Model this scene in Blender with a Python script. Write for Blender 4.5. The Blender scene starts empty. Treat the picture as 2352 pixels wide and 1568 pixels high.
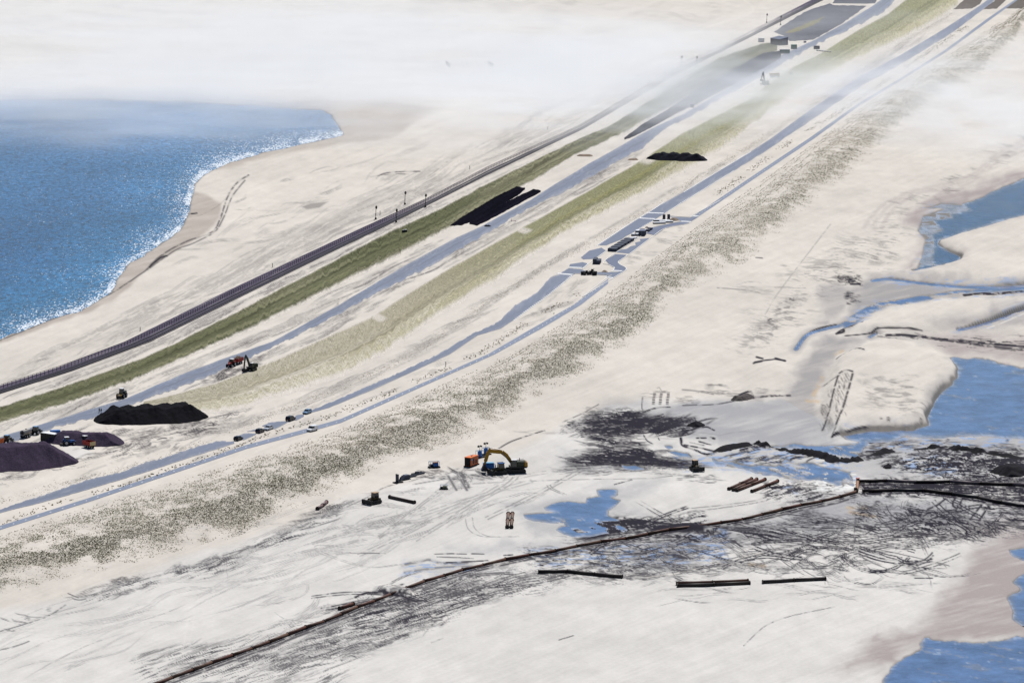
import bpy, bmesh, math, random
import numpy as np
from mathutils import Vector, Matrix

# ------------------------------------------------------------------ camera, sky, sun, exposure
SC = bpy.context.scene
COL = SC.collection
F, CX, CY, Y0, H = 10163.0, 1176.0, 784.0, -907.0, 270.0     # survey frame: 2352 x 1568 units, horizon at Y0
TH = math.atan((CY - Y0) / F)
CT, ST = math.cos(TH), math.sin(TH)
cam_d = bpy.data.cameras.new('camera')
cam = bpy.data.objects.new('camera', cam_d); COL.objects.link(cam)
cam.location = (0, 0, H); cam.rotation_euler = (math.pi / 2 - TH, 0, 0)
cam_d.sensor_width = 36.0; cam_d.lens = F / 2352.0 * 36.0
cam_d.clip_start = 1.0; cam_d.clip_end = 60000.0
SC.camera = cam

SUN_EL, SUN_AZ = math.radians(56), math.radians(14)          # azimuth from +Y towards +X
wd = bpy.data.worlds.new('World'); SC.world = wd; wd.use_nodes = True
wn = wd.node_tree.nodes; wl = wd.node_tree.links
bg = wn['Background']; sky = wn.new('ShaderNodeTexSky'); sky.sky_type = 'NISHITA'
sky.sun_disc = False; sky.sun_elevation = SUN_EL; sky.sun_rotation = SUN_AZ
sky.altitude = 0; sky.air_density = 1.0; sky.dust_density = 0.6; sky.ozone_density = 3.0
wl.new(sky.outputs[0], bg.inputs[0]); bg.inputs[1].default_value = 0.06
sd = bpy.data.lights.new('sun', 'SUN'); sd.energy = 5.0; sd.angle = math.radians(0.53); sd.color = (1.0, 0.965, 0.92)
sun = bpy.data.objects.new('sun', sd); COL.objects.link(sun)
sv = Vector((math.sin(SUN_AZ) * math.cos(SUN_EL), math.cos(SUN_AZ) * math.cos(SUN_EL), math.sin(SUN_EL)))
sun.rotation_euler = sv.to_track_quat('Z', 'Y').to_euler(); sun.location = (0, 1500, 600)
vs = SC.view_settings
vs.view_transform = 'Standard'; vs.look = 'None'; vs.exposure = 0.07; vs.gamma = 1.0; vs.use_curve_mapping = False
cy = SC.cycles
cy.use_denoising = True; cy.max_bounces = 6; cy.diffuse_bounces = 1; cy.glossy_bounces = 2; cy.transmission_bounces = 2
cy.volume_bounces = 2; cy.transparent_max_bounces = 12; cy.volume_max_steps = 128
cy.sample_clamp_direct = 12.0; cy.sample_clamp_indirect = 4.0
SC.render.filter_size = 1.3

rng = np.random.default_rng(7)
random.seed(7)

# ------------------------------------------------------------------ frame -> ground
def Wn(x, y, z=0.0):
    """numpy: survey frame to world at height z"""
    dx = (np.asarray(x, float) - CX) / F; dy = (CY - np.asarray(y, float)) / F
    dz = -ST + dy * CT; dY = CT + dy * ST
    t = (z - H) / dz
    return dx * t, dY * t
def W(x, y, z=0.0):
    a, b = Wn(x, y, z); return Vector((float(a), float(b), z))
def heading(x0, y0, x1, y1):
    d = W(x1, y1) - W(x0, y0); return math.atan2(d.y, d.x)

# ------------------------------------------------------------------ noise
def _hash(i, j, s):
    v = (i.astype(np.int64) * 374761393 + j.astype(np.int64) * 668265263 + s * 974711) & 0x7fffffff
    v = ((v ^ (v >> 13)) * 1274126177) & 0x7fffffff
    return ((v ^ (v >> 16)) & 0xffff) / 65535.0
def vn(x, y, s=0):
    x = np.asarray(x, float); y = np.asarray(y, float)
    i = np.floor(x); j = np.floor(y); u = x - i; v = y - j
    u = u * u * (3 - 2 * u); v = v * v * (3 - 2 * v)
    i = i.astype(np.int64); j = j.astype(np.int64)
    a = _hash(i, j, s); b = _hash(i + 1, j, s); c = _hash(i, j + 1, s); d = _hash(i + 1, j + 1, s)
    return a + (b - a) * u + (c - a) * v + (a - b - c + d) * u * v
def fbm(x, y, o=4, s=0):
    r = 0; a = .5; t = 0
    for k in range(o):
        r = r + a * vn(x, y, s + k * 17); t += a; a *= .5; x = np.asarray(x) * 2.03; y = np.asarray(y) * 2.03
    return r / t
def sst(a, b, x):
    t = np.clip((x - a) / (b - a), 0, 1); return t * t * (3 - 2 * t)

# ------------------------------------------------------------------ materials
MATS = {}
def mat(name, col, rough=.7, metal=0., noise=0., nscale=3., spec=.25, bump=0.):
    if name in MATS: return MATS[name]
    m = bpy.data.materials.new(name); m.use_nodes = True; MATS[name] = m
    nt = m.node_tree; b = nt.nodes['Principled BSDF']
    b.inputs['Base Color'].default_value = (*col, 1); b.inputs['Roughness'].default_value = rough
    b.inputs['Metallic'].default_value = metal; b.inputs['Specular IOR Level'].default_value = spec
    tc = nt.nodes.new('ShaderNodeTexCoord'); nz = nt.nodes.new('ShaderNodeTexNoise')
    nz.inputs['Scale'].default_value = nscale; nz.inputs['Detail'].default_value = 4
    nt.links.new(tc.outputs['Object'], nz.inputs['Vector'])
    if noise:
        mx = nt.nodes.new('ShaderNodeMix'); mx.data_type = 'RGBA'
        mx.inputs['A'].default_value = (*[c * (1 - noise) for c in col], 1)
        mx.inputs['B'].default_value = (*[min(1, c * (1 + noise)) for c in col], 1)
        nt.links.new(nz.outputs['Fac'], mx.inputs['Factor']); nt.links.new(mx.outputs['Result'], b.inputs['Base Color'])
    if bump:
        bp = nt.nodes.new('ShaderNodeBump'); bp.inputs['Strength'].default_value = 1; bp.inputs['Distance'].default_value = bump
        nt.links.new(nz.outputs['Fac'], bp.inputs['Height']); nt.links.new(bp.outputs['Normal'], b.inputs['Normal'])
    return m

def attr_mat(name, amp=.12, sx=1., sy=1., uv=False, bump=0., rough=None, spec=.05):
    """surface whose colour is stored per vertex (sand, wet sand, mud, turf as they lie), with grain on top"""
    m = bpy.data.materials.new(name); m.use_nodes = True; MATS[name] = m
    nt = m.node_tree; N = nt.nodes.new; L = nt.links.new; b = nt.nodes['Principled BSDF']
    at = N('ShaderNodeAttribute'); at.attribute_name = 'albedo'
    tc = N('ShaderNodeTexCoord'); mp = N('ShaderNodeMapping'); mp.inputs['Scale'].default_value = (sx, sy, 1)
    L(tc.outputs['UV' if uv else 'Object'], mp.inputs['Vector'])
    nz = N('ShaderNodeTexNoise'); nz.inputs['Scale'].default_value = 1; nz.inputs['Detail'].default_value = 5; nz.inputs['Roughness'].default_value = .62
    L(mp.outputs['Vector'], nz.inputs['Vector'])
    mr = N('ShaderNodeMapRange'); mr.inputs['From Min'].default_value = .25; mr.inputs['From Max'].default_value = .75
    mr.inputs['To Min'].default_value = 1 - amp; mr.inputs['To Max'].default_value = 1 + amp
    L(nz.outputs['Fac'], mr.inputs['Value'])
    vm = N('ShaderNodeVectorMath'); vm.operation = 'SCALE'
    L(at.outputs['Color'], vm.inputs[0]); L(mr.outputs['Result'], vm.inputs['Scale']); L(vm.outputs['Vector'], b.inputs['Base Color'])
    if rough is None: L(at.outputs['Alpha'], b.inputs['Roughness'])
    else: b.inputs['Roughness'].default_value = rough
    b.inputs['Specular IOR Level'].default_value = spec
    if bump:
        bp = N('ShaderNodeBump'); bp.inputs['Strength'].default_value = 1; bp.inputs['Distance'].default_value = bump
        L(nz.outputs['Fac'], bp.inputs['Height']); L(bp.outputs['Normal'], b.inputs['Normal'])
    return m

# ------------------------------------------------------------------ mesh helpers
def tag(o, label=None, cat=None, group=None, kind=None):
    if label: o['label'] = label
    if cat: o['category'] = cat
    if group: o['group'] = group
    if kind: o['kind'] = kind
    return o
def raw_mesh(name, co, faces, material, smooth=True):
    """co (n,3), faces (m,k) numpy"""
    me = bpy.data.meshes.new(name); co = np.ascontiguousarray(co, np.float32); faces = np.ascontiguousarray(faces, np.int32)
    k = faces.shape[1]
    me.vertices.add(len(co)); me.vertices.foreach_set('co', co.ravel())
    me.loops.add(faces.size); me.loops.foreach_set('vertex_index', faces.ravel())
    me.polygons.add(len(faces)); me.polygons.foreach_set('loop_start', np.arange(0, faces.size, k, dtype=np.int32))
    me.update(calc_edges=True)
    me.polygons.foreach_set('use_smooth', np.full(len(faces), smooth, bool))
    me.materials.append(material)
    return me
def set_albedo(me, rgba):
    a = me.attributes.new('albedo', 'FLOAT_COLOR', 'POINT'); a.data.foreach_set('color', np.ascontiguousarray(rgba, np.float32).ravel())
def link(name, me, parent=None):
    o = bpy.data.objects.new(name, me); COL.objects.link(o); o.parent = parent; return o
def grid_faces(nr, nc):
    i = np.arange(nr - 1)[:, None] * nc + np.arange(nc - 1)[None, :]
    i = i.ravel(); return np.stack([i, i + nc, i + nc + 1, i + 1], 1)
# ================================================================== GROUND: what lies on it, surveyed as shapes
SX, SY = 2.25, 1.7
GX = np.arange(-130, 2490, SX); GY = np.arange(-90, 1660, SY)
PX, PY = np.meshgrid(GX, GY); NR, NC = PX.shape
WX, WY = Wn(PX, PY)
A2 = 1.35                                    # ground foreshortening used for stroke widths
def bbox(pts, pad):
    p = np.asarray(pts, float)
    i0 = int(np.clip((p[:, 0].min() - pad - GX[0]) / SX, 0, NC)); i1 = int(np.clip((p[:, 0].max() + pad - GX[0]) / SX + 2, 0, NC))
    j0 = int(np.clip((p[:, 1].min() - pad - GY[0]) / SY, 0, NR)); j1 = int(np.clip((p[:, 1].max() + pad - GY[0]) / SY + 2, 0, NR))
    return slice(j0, j1), slice(i0, i1)
def seg_d2(x, y, p):
    best = np.full(x.shape, 1e18)
    for (ax, ay), (bx, by) in zip(p[:-1], p[1:]):
        vx, vy = bx - ax, (by - ay) * A2; L = vx * vx + vy * vy + 1e-9
        qx, qy = x - ax, (y - ay) * A2; t = np.clip((qx * vx + qy * vy) / L, 0, 1)
        best = np.minimum(best, (qx - t * vx) ** 2 + (qy - t * vy) ** 2)
    return best
def inside(x, y, p):
    r = np.zeros(x.shape, bool); n = len(p)
    for k in range(n):
        ax, ay = p[k]; bx, by = p[(k + 1) % n]
        if ay == by: continue
        c = ((ay > y) != (by > y)) & (x < (bx - ax) * (y - ay) / (by - ay) + ax); r ^= c
    return r
def area(pts, soft=6, warp=0., wscale=40, seed=0):
    """coverage 0..1 of a patch with a soft, ragged rim; returns slice and values"""
    s = bbox(pts, soft + warp * 2); x = PX[s]; y = PY[s]
    if x.size == 0: return s, x
    if warp:
        x = x + (fbm(x / wscale, y / wscale * A2, 4, seed) - .5) * 2.6 * warp; y = y + (fbm(x / wscale, y / wscale * A2, 4, seed + 5) - .5) * 2.6 * warp / A2
    d = np.sqrt(seg_d2(x, y, list(pts) + [pts[0]])); d = np.where(inside(x, y, pts), d, -d)
    return s, sst(-soft, soft, d)
def stroke(pts, w, soft=None, rag=0., seed=0):
    soft = w if soft is None else soft
    w = w * .75 + .85; soft = soft * .75 + .8
    s = bbox(pts, w + soft + 2); x = PX[s]; y = PY[s]
    if x.size == 0: return s, x
    d = np.sqrt(seg_d2(x, y, pts)); v = 1 - sst(max(w - soft, 0) * .6, w + soft * .6, d)
    if rag: v = v * (.25 + .75 * sst(.40 - rag * .25, .5, fbm(x / 12, y / 6, 3, seed)))
    return s, v
def spline(pts, n=10):
    p = [pts[0]] + list(pts) + [pts[-1]]; out = []
    for k in range(1, len(p) - 2):
        a, b, c, d = (np.array(q, float) for q in p[k - 1:k + 3])
        for t in np.linspace(0, 1, n, endpoint=False):
            out.append(.5 * (2 * b + (c - a) * t + (2 * a - 5 * b + 4 * c - d) * t * t + (3 * b - a - 3 * c + d) * t ** 3))
    out.append(np.array(pts[-1], float)); return [tuple(q) for q in out]
def layer(): return np.zeros(PX.shape)
def put(L, sv, a=1.): s, v = sv; L[s] = np.maximum(L[s], v * a)
def add(L, sv, a=1.): s, v = sv; L[s] = L[s] + v * a
def cut(L, sv, a=1.): s, v = sv; L[s] = L[s] * (1 - v * a)
def C1(l): return [(x / 3, 784 + y / 3) for x, y in l]
def C2(l): return [(x / 3, 1045.3 + y / 3) for x, y in l]
def C3(l): return [(784 + x / 3, 1001.8 + y / 3) for x, y in l]
def C4(l): return [(1568 + x / 3, 1001.8 + y / 3) for x, y in l]
def C5(l): return [(1568 + x / 3, 508.1 + y / 3) for x, y in l]
def C6(l): return [(784 + x / 3, 290.4 + y / 3) for x, y in l]
def C7(l): return [(1568 + x / 3, y / 3) for x, y in l]
def C8(l): return [(x * .4075, 145.2 + y * .4075) for x, y in l]
def ZJ(l): return [(1292 + x / 6.48, 464.6 + y / 6.48) for x, y in l]     # road junction
def ZL(l): return [(2018 + x / 4.32, 406.5 + y / 4.32) for x, y in l]     # lagoon
def ZM(l): return [(1292 + x / 6.75, 900.1 + y / 6.75) for x, y in l]     # dozer mud field

# ---- water outlines
SHORE = [(-150, 815), (0, 773), (53, 752), (122, 728), (183, 710), (228, 683), (253, 668), (265, 640), (293, 602), (326, 583), (367, 557), (407, 528), (430, 492), (434, 455), (444, 422), (468, 396), (517, 373), (583, 353), (660, 333), (725, 320), (782, 306), (774, 292), (758, 267), (733, 255), (672, 252), (530, 243), (387, 235), (204, 232), (0, 232), (-150, 233)]
SEA = SHORE + [(-400, 300), (-400, 800)]
LAG = [(2352, 412), (2307, 430), (2249, 456), (2215, 468), (2229, 483), (2185, 492), (2189, 501), (2145, 508), (2164, 529), (2143, 540), (2148, 568), (2144, 592), (2148, 607), (2180, 606), (2201, 601), (2208, 589), (2194, 582), (2166, 571), (2153, 559), (2157, 550), (2180, 544), (2226, 531), (2296, 508), (2352, 493), (2560, 430), (2560, 330)]
LAGSH = [(2122, 476), (2165, 480), (2120, 494), (2108, 527), (2127, 550), (2120, 575), (2105, 618), (2145, 612), (2148, 568), (2143, 540), (2164, 529), (2145, 508), (2189, 501), (2229, 483), (2215, 468), (2160, 466)]
BIGP = [(2191, 825), (2235, 823), (2352, 848), (2560, 880), (2560, 1000), (2352, 1004), (2250, 996), (2150, 1003), (2080, 1000), (2000, 1014), (1950, 1008), (1935, 1001), (2000, 990), (2100, 985), (2135, 975), (2131, 958), (2145, 915), (2168, 891), (2201, 871), (2206, 845)]
POOL1 = [(1638, 1052), (1678, 1062), (1735, 1073), (1781, 1067), (1808, 1055), (1835, 1063), (1901, 1075), (1951, 1088), (1961, 1112), (1918, 1108), (1868, 1098), (1815, 1098), (1768, 1088), (1725, 1080), (1678, 1070)]
POOL2 = [(1770, 1022), (1835, 1020), (1961, 1024), (1980, 1012), (1992, 1014), (1978, 1034), (1965, 1055), (1928, 1058), (1895, 1042), (1861, 1031)]
POND = [(1374, 1125), (1414, 1125), (1416, 1135), (1401, 1142), (1421, 1148), (1411, 1158), (1394, 1168), (1394, 1182), (1414, 1192), (1417, 1198), (1437, 1215), (1347, 1228), (1311, 1230), (1281, 1215), (1304, 1202), (1211, 1188), (1207, 1182), (1284, 1175), (1254, 1165), (1271, 1157), (1304, 1152), (1347, 1155), (1351, 1145), (1381, 1140)]
BOTR = [(2128, 1467), (2201, 1475), (2261, 1475), (2352, 1462), (2560, 1450), (2560, 1720), (1960, 1720), (2040, 1550), (2060, 1525), (2090, 1505), (2120, 1482)]
RGT1 = [(2318, 1262), (2352, 1258), (2420, 1262), (2420, 1292), (2352, 1285), (2325, 1272)]
RGT2 = [(2352, 1318), (2335, 1335), (2345, 1352), (2315, 1372), (2331, 1402), (2328, 1418), (2352, 1432), (2560, 1440), (2560, 1290)]
SMALLP = [ZM([(1580, 830), (1680, 840), (1700, 865), (1640, 870)]), ZM([(1640, 915), (1760, 920), (1960, 950), (2000, 1000), (1850, 985), (1700, 950)]), ZM([(930, 1130), (1150, 1140), (1260, 1180), (1100, 1195), (960, 1175)])]
STRM = [(C5([(780, 880), (860, 780), (1000, 735), (1100, 710), (1200, 640), (1350, 570), (1600, 535), (1850, 490), (2100, 475), (2500, 455)]), 5), (C5([(1130, 720), (1230, 650), (1330, 590), (1480, 560), (1700, 520)]), 11), (C5([(1310, 408), (1420, 398), (1600, 420), (1900, 450), (2200, 452), (2500, 425)]), 5), (C5([(1900, 745), (2000, 725), (2120, 690), (2250, 645), (2500, 560)]), 5), (C5([(1590, 345), (1680, 315), (1790, 312)]), 5), (C5([(1290, 795), (1330, 770)]), 4)]

depth = layer(); MARG = []
for k, (p, soft, wp) in enumerate([(SEA, 5, 3), (LAG, 4, 3), (BIGP, 5, 7), (POOL1, 3, 8), (POOL2, 3, 6), (POND, 3, 5), (BOTR, 5, 8), (RGT1, 3, 4), (RGT2, 5, 5)] + [(q, 2, 4) for q in SMALLP]):
    put(depth, area(p, soft * 2.2, wp, 30, 100 + k * 9)); MARG.append((p, 34 if k < 3 or k == 6 else 16))
for k, (p, w) in enumerate(STRM): put(depth, stroke(spline(p), w, w * .7), 1)
# bars that stand out of the thin sheets of water
def bars(p, th, sx, sy, seed, lo=0.):
    s, v = area(p, 12); n = fbm(PX[s] / sx, (PY[s] - .18 * PX[s]) / sy, 5, seed); depth[s] *= 1 - (1 - lo) * v * sst(th, th + .06, n)
bars(BOTR, .64, 70, 6, 31, .5); bars(BIGP, .70, 60, 5, 33, .5); bars(POOL1, .54, 24, 5, 35); bars(POOL2, .60, 40, 5, 36)
bars(C5([(1100, 600), (1300, 540), (2000, 470), (2000, 540), (1250, 720), (1100, 740)]), .50, 26, 5, 37); bars([(1210, 1190), (1440, 1190), (1440, 1235), (1270, 1235)], .57, 30, 6, 38)
s, v = area(LAGSH, 6, 4, 30, 71); depth[s] = np.maximum(depth[s], v * .32)

# ---- masks
wet, mud, warm, white, ochre = layer(), layer(), layer(), layer(), layer()  # mud also holds the shadow painted along the pipes
hgt = layer()
# warm dry sand everywhere inland, pale dredged sand in the works
warm[:] = .85
put(white, area([(-200, 1430), (130, 1380), (280, 1330), (430, 1275), (560, 1240), (700, 1190), (800, 1150), (870, 1125), (960, 1105), (1180, 1045), (1320, 960), (1420, 925), (1790, 915), (1960, 1000), (2400, 1000), (2600, 1720), (-300, 1720)], 16, 12, 60, 3))
# beach and tide marks by the sea
put(wet, area([(434, 455), (447, 441), (475, 447), (508, 470), (505, 500), (482, 532), (440, 556), (390, 585), (345, 615), (310, 645), (262, 690), (210, 715), (122, 744), (0, 790), (-150, 830), (-150, 800), (0, 765), (183, 702), (253, 660), (290, 600), (407, 525)], 6, 5, 40, 4), .62)
put(wet, area([(500, 240), (700, 231), (900, 232), (1012, 250), (950, 285), (890, 318), (800, 327), (700, 345), (600, 365), (480, 395), (460, 410), (520, 365), (660, 330), (780, 310), (770, 285), (740, 255)], 8, 6, 60, 5), .52)
put(wet, stroke(spline([(470, 395), (520, 372), (640, 345), (780, 322)]), 10, 8), .4)
for k, (p, w, a) in enumerate([(C8([(820, 1170), (900, 1090), (1040, 1010), (1190, 955), (1240, 880), (1280, 760), (1330, 680), (1400, 630)]), 2.0, .5), (C8([(830, 1165), (980, 1060), (1100, 1010), (1210, 950), (1260, 870), (1310, 750), (1380, 660)]), 1.6, .45), (C8([(840, 1150), (900, 1100), (940, 1085)]), 3, .8), (C8([(0, 1560), (300, 1440), (600, 1310), (700, 1250), (820, 1170)]), 1.6, .5), (C8([(1060, 850), (1110, 845)]), 1.6, .9)]):
    put(mud, stroke(spline(p), w, w, .3, k), a)
for k, (p, sf) in enumerate(MARG[1:]): put(wet, area(p, sf, 10, 30, 150 + k * 7), 1.0 if k < 2 else .8)
for p, w in STRM: put(wet, stroke(spline(p), w + 14, 16), .8)
# grey wet flats round the pools
WETP = [(C3([(1090, 450), (1400, 430), (1700, 380), (1800, 335), (2200, 325), (2140, 390), (1910, 435), (2030, 480), (2150, 545), (1960, 570), (1980, 640), (1690, 700), (1300, 700), (1250, 560), (1150, 490)]), .55, 10), (C3([(730, 765), (1300, 720), (1700, 690), (2200, 590), (2352, 620), (2000, 740), (1600, 800), (1000, 790)]), .5, 10), (C3([(420, 890), (560, 850), (700, 870), (1000, 900), (1200, 900), (900, 950), (430, 950)]), .45, 8),
        (C5([(740, 1200), (760, 1050), (830, 940), (900, 850), (1010, 750), (1260, 790), (1130, 900), (1000, 1050), (950, 1200), (900, 1240), (1000, 1400), (1010, 1490), (1200, 1500), (2500, 1440), (2500, 1600), (1300, 1650), (0, 1500), (-350, 1340), (-60, 1262), (340, 1240), (740, 1225)]), .85, 10), (C4([(2200, 640), (2500, 640), (2600, 1400), (1900, 1420), (1680, 1395), (1560, 1480), (1500, 1568), (1080, 1600), (1300, 1400), (1600, 1330), (1760, 1200), (1860, 1000), (2010, 800)]), .95, 16),
        (C4([(-60, 150), (500, 60), (1000, 170), (1500, 90), (2500, 60), (2500, 300), (1200, 320), (600, 250), (0, 210)]), .55, 8), (C4([(0, 640), (400, 600), (900, 420), (1200, 390), (2352, 470), (2500, 640), (2100, 700), (1500, 640), (800, 700), (300, 760), (0, 900), (-400, 900), (-500, 800)]), .85, 16), (ZL([(300, 380), (420, 230), (700, 150), (1000, 90), (1500, -60), (1500, 60), (1000, 230), (700, 300), (500, 420), (470, 620), (420, 760), (330, 930), (200, 950), (380, 700), (380, 560), (300, 480)]), .9, 10),
        (C5([(1290, 410), (1500, 390), (2352, 470), (2500, 520), (2000, 520), (1600, 560), (1250, 640), (1100, 720), (1180, 600), (1150, 500)]), .95, 12), (C5([(1450, 770), (1800, 780), (2500, 820), (2500, 1010), (2000, 930), (1880, 940), (1700, 850)]), .75, 14), (C5([(1700, 700), (1900, 690), (2352, 600), (2500, 560), (2500, 700), (2100, 740), (1900, 760)]), .8, 10), (C5([(950, 520), (1010, 440), (1130, 430), (1170, 520), (1130, 640), (1040, 720), (930, 700), (990, 640), (960, 560)]), .7, 8), (ZM([(0, 880), (300, 930), (900, 1000), (1300, 1100), (1200, 1220), (300, 1200), (0, 1210)]), .5, 12), (ZM([(380, 1500), (600, 1470), (1000, 1430), (1500, 1430), (1200, 1500), (900, 1540)]), .4, 12), (ZM([(560, 250), (760, 140), (1000, 90), (1250, 90), (1240, 300), (900, 300), (620, 330)]), .5, 10)]
for k, (p, a, sf) in enumerate(WETP): put(wet, area(p, sf * 2.2, 22, 45, 200 + k * 11), a)
for p in ([(934, 0), (1000, 30)],): pass
wet = np.clip(wet, 0, 1) * np.clip(.22 + .75 * fbm(PX / 90, (PY + .10 * PX) / 14, 5, 77) + .62 * fbm((PX + 1.5 * PY) / 40, (PY + .25 * PX) / 5, 5, 76), 0, 1)
for k, (p, sf) in enumerate(MARG[1:]): put(wet, area(p, sf * .55, 10, 30, 150 + k * 7), .62)
for p, w in STRM: put(wet, stroke(spline(p), w + 7, 7), .55)
# ochre stains along the outflow
for p in (C5([(930, 1240), (860, 1235)]), C5([(1060, 920), (1100, 895)]), C4([(1140, 490), (1260, 490)]), C5([(960, 1080), (900, 1200)]), C4([(460, 880), (560, 890)]), C4([(1150, 520), (1350, 560)])): put(ochre, stroke(p, 7, 7, .3, 3), .8)

# ---- tracks and mud: many single passes of wheels, blades and water
def streaks(poly, n, ang, spread, ln, w, a, seed, L=None, bend=0., rag=.35):
    """n passes laid inside an outline, roughly along ang (degrees in the survey frame)"""
    L = mud if L is None else L; r = random.Random(seed); xs = [p[0] for p in poly]; ys = [p[1] for p in poly]; done = tries = 0
    while done < n * .55 and tries < n * 30:
        tries += 1; x = r.uniform(min(xs), max(xs)); y = r.uniform(min(ys), max(ys))
        if not bool(inside(np.array([x]), np.array([y]), poly)[0]): continue
        done += 1
        t = math.radians(ang + r.gauss(0, spread)); l = r.uniform(*ln) * .75; b = r.gauss(0, .10) + r.uniform(-bend, bend); k_ = r.choice((1, 1, 2, 2, 3, 4)); gap = r.uniform(2.2, 6); ww = r.uniform(*w); av = r.uniform(*a)
        dx, dy = math.cos(t) * l, math.sin(t) * l; b2 = b + r.gauss(0, .06)
        for q in range(k_):
            o_ = (q - k_ / 2) * gap; ox, oy = -math.sin(t) * o_ * 1.2, math.cos(t) * o_ * .6; f0, f1 = r.uniform(.55, 1), r.uniform(.55, 1)
            p = spline([(x + ox - dx * f0, y + oy - dy * f0), (x + ox - dx * .3 - dy * b, y + oy - dy * .3 + dx * b * .6), (x + ox + dx * .35 - dy * b2, y + oy + dy * .35 + dx * b2 * .6), (x + ox + dx * f1, y + oy + dy * f1)], 4)
            w_ = ww * r.uniform(.6, 1.1); sl, v = stroke(p, w_, w_, rag, seed * 31 + done * 5 + q)
            if v.size:
                e = np.minimum(np.hypot(PX[sl] - p[0][0], PY[sl] - p[0][1]), np.hypot(PX[sl] - p[-1][0], PY[sl] - p[-1][1])); v = v * np.clip(e / (l * .45), 0, 1) ** .7
                put(L, (sl, v), av * r.uniform(.6, 1))
def pair(pts, gap, w, a, L=None, rag=.2, sd=0):
    L = mud if L is None else L; p = spline(pts)
    for sgn in (-1, 1):
        q = [(x + sgn * gap, y) for x, y in p]; put(L, stroke(q, w, w, rag, sd), a)
# dozer field, dark ploughed wet sand
streaks(ZM([(330, 520), (470, 370), (700, 330), (1250, 380), (1660, 430), (1300, 540), (1100, 640), (700, 650), (470, 640)]), 110, -4, 6, (25, 110), (.8, 3.2), (.35, 1.), 1)
streaks(ZM([(430, 400), (740, 360), (800, 620), (480, 650), (360, 520)]), 60, -3, 8, (15, 60), (1, 3.5), (.5, .95), 2)
streaks(ZM([(1280, 560), (1680, 430), (2150, 520), (1850, 640), (1500, 660)]), 40, -17, 3, (40, 110), (1.2, 3.4), (.7, 1.), 3, rag=.15)
streaks(ZM([(320, 1010), (620, 930), (1000, 900), (1300, 950), (1900, 1080), (1950, 1150), (1300, 1110), (600, 1130), (150, 1080)]), 120, 6, 5, (30, 130), (.8, 3), (.4, .95), 4)
streaks(ZM([(470, 620), (1100, 700), (1200, 800), (700, 820), (420, 800)]), 45, 6, 6, (20, 70), (.8, 2.4), (.4, .9), 5)
streaks(ZM([(0, 1180), (900, 1170), (1500, 1230), (2300, 1300), (2300, 1400), (900, 1300), (0, 1290)]), 45, 0, 5, (20, 90), (.5, 1.6), (.25, .7), 6)
streaks(ZM([(0, 480), (350, 480), (480, 640), (300, 690), (0, 640)]), 50, -15, 12, (5, 30), (.5, 1.4), (.3, .8), 7)
for k, (p, w, a) in enumerate([([(340, 370), (900, 330), (1190, 330)], 1.5, .9), ([(860, 380), (1200, 385), (1500, 405), (1700, 440), (2000, 480), (2080, 480), (2160, 520)], 3, 1), ([(1990, 490), (2080, 480), (2150, 520), (2080, 550), (1950, 610), (1870, 645), (1835, 690), (1840, 750), (1870, 830), (2050, 900), (2260, 975), (2352, 950)], 3, 1), ([(1240, 560), (1250, 640), (1300, 740), (1390, 800)], 1.2, .7), ([(1440, 630), (1500, 740)], .9, .6), ([(640, 890), (680, 860), (900, 850), (1050, 860), (1240, 940)], 1.4, .8), ([(1280, 300), (1400, 260), (1540, 235), (1670, 228)], 1.6, 1), ([(1240, 80), (1235, 260), (1290, 300)], .8, .5), ([(0, 470), (150, 400), (330, 320), (560, 190)], .9, .5), ([(1890, 820), (2050, 850), (2350, 920)], 2.2, .95), ([(1980, 780), (2190, 830)], 1.6, .9), ([(2120, 765), (2300, 820)], 1.8, .95), ([(2080, 710), (2220, 710)], 2, .9), ([(2300, 700), (2352, 720)], 3, .95), ([(2170, 540), (2260, 545), (2352, 590)], 2, .8), ([(140, 1075), (520, 1130)], 1.4, .9), ([(1200, 1080), (1900, 1145)], 1.3, .9)]):
    put(mud, stroke(spline(ZM(p)), w, w, .12, 400 + k), a)
for x0 in (1425, 1530, 1640):
    for j in range(12): put(mud, stroke(ZM([(x0 - 12 - j * 2, 10 + j * 16), (x0 + 18 - j * 2, 10 + j * 16)]), .8, .8), .6 if j % 2 else .35)
put(mud, stroke(spline(ZM([(1500, 60), (1535, 0), (1500, -70), (1470, -60)])), 1.2, 1.2), .2)
# ridge lines across the right
RIDGE = [(C4([(170, 130), (300, 90), (500, 60), (560, 70), (640, 90), (760, 110), (860, 125), (960, 140), (1060, 175), (1130, 175), (1200, 165), (1320, 130), (1440, 95)]), 3.2), (C4([(400, 100), (520, 75), (600, 90)]), 3.5), (C4([(840, 115), (920, 130), (1000, 150), (1070, 180), (1180, 168)]), 4.5), (C4([(1600, 95), (1720, 85), (1850, 75), (1890, 95), (1990, 105), (2100, 120), (2352, 160)]), 3.2), (C4([(1700, 78), (1900, 100), (2080, 105), (2260, 120)]), 2.2), (C4([(2190, 200), (2240, 170), (2300, 190), (2420, 240)]), 8), (C4([(2200, 240), (2280, 230), (2420, 290)]), 7), (C4([(1380, 205), (1420, 195), (1450, 215)]), 5), (C4([(1200, 130), (1260, 110), (1400, 105)]), 3)]
for k, (p, w) in enumerate(RIDGE): put(mud, stroke(spline(p), w, w * .8, .1, 500 + k), 1); add(hgt, stroke(spline(p), w * 1.6, w), .35)
streaks(C4([(210, 150), (480, 70), (700, 110), (1000, 170), (1200, 170), (900, 190), (500, 200)]), 60, -13, 4, (12, 60), (.6, 2), (.5, 1), 11, rag=.15)
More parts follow.
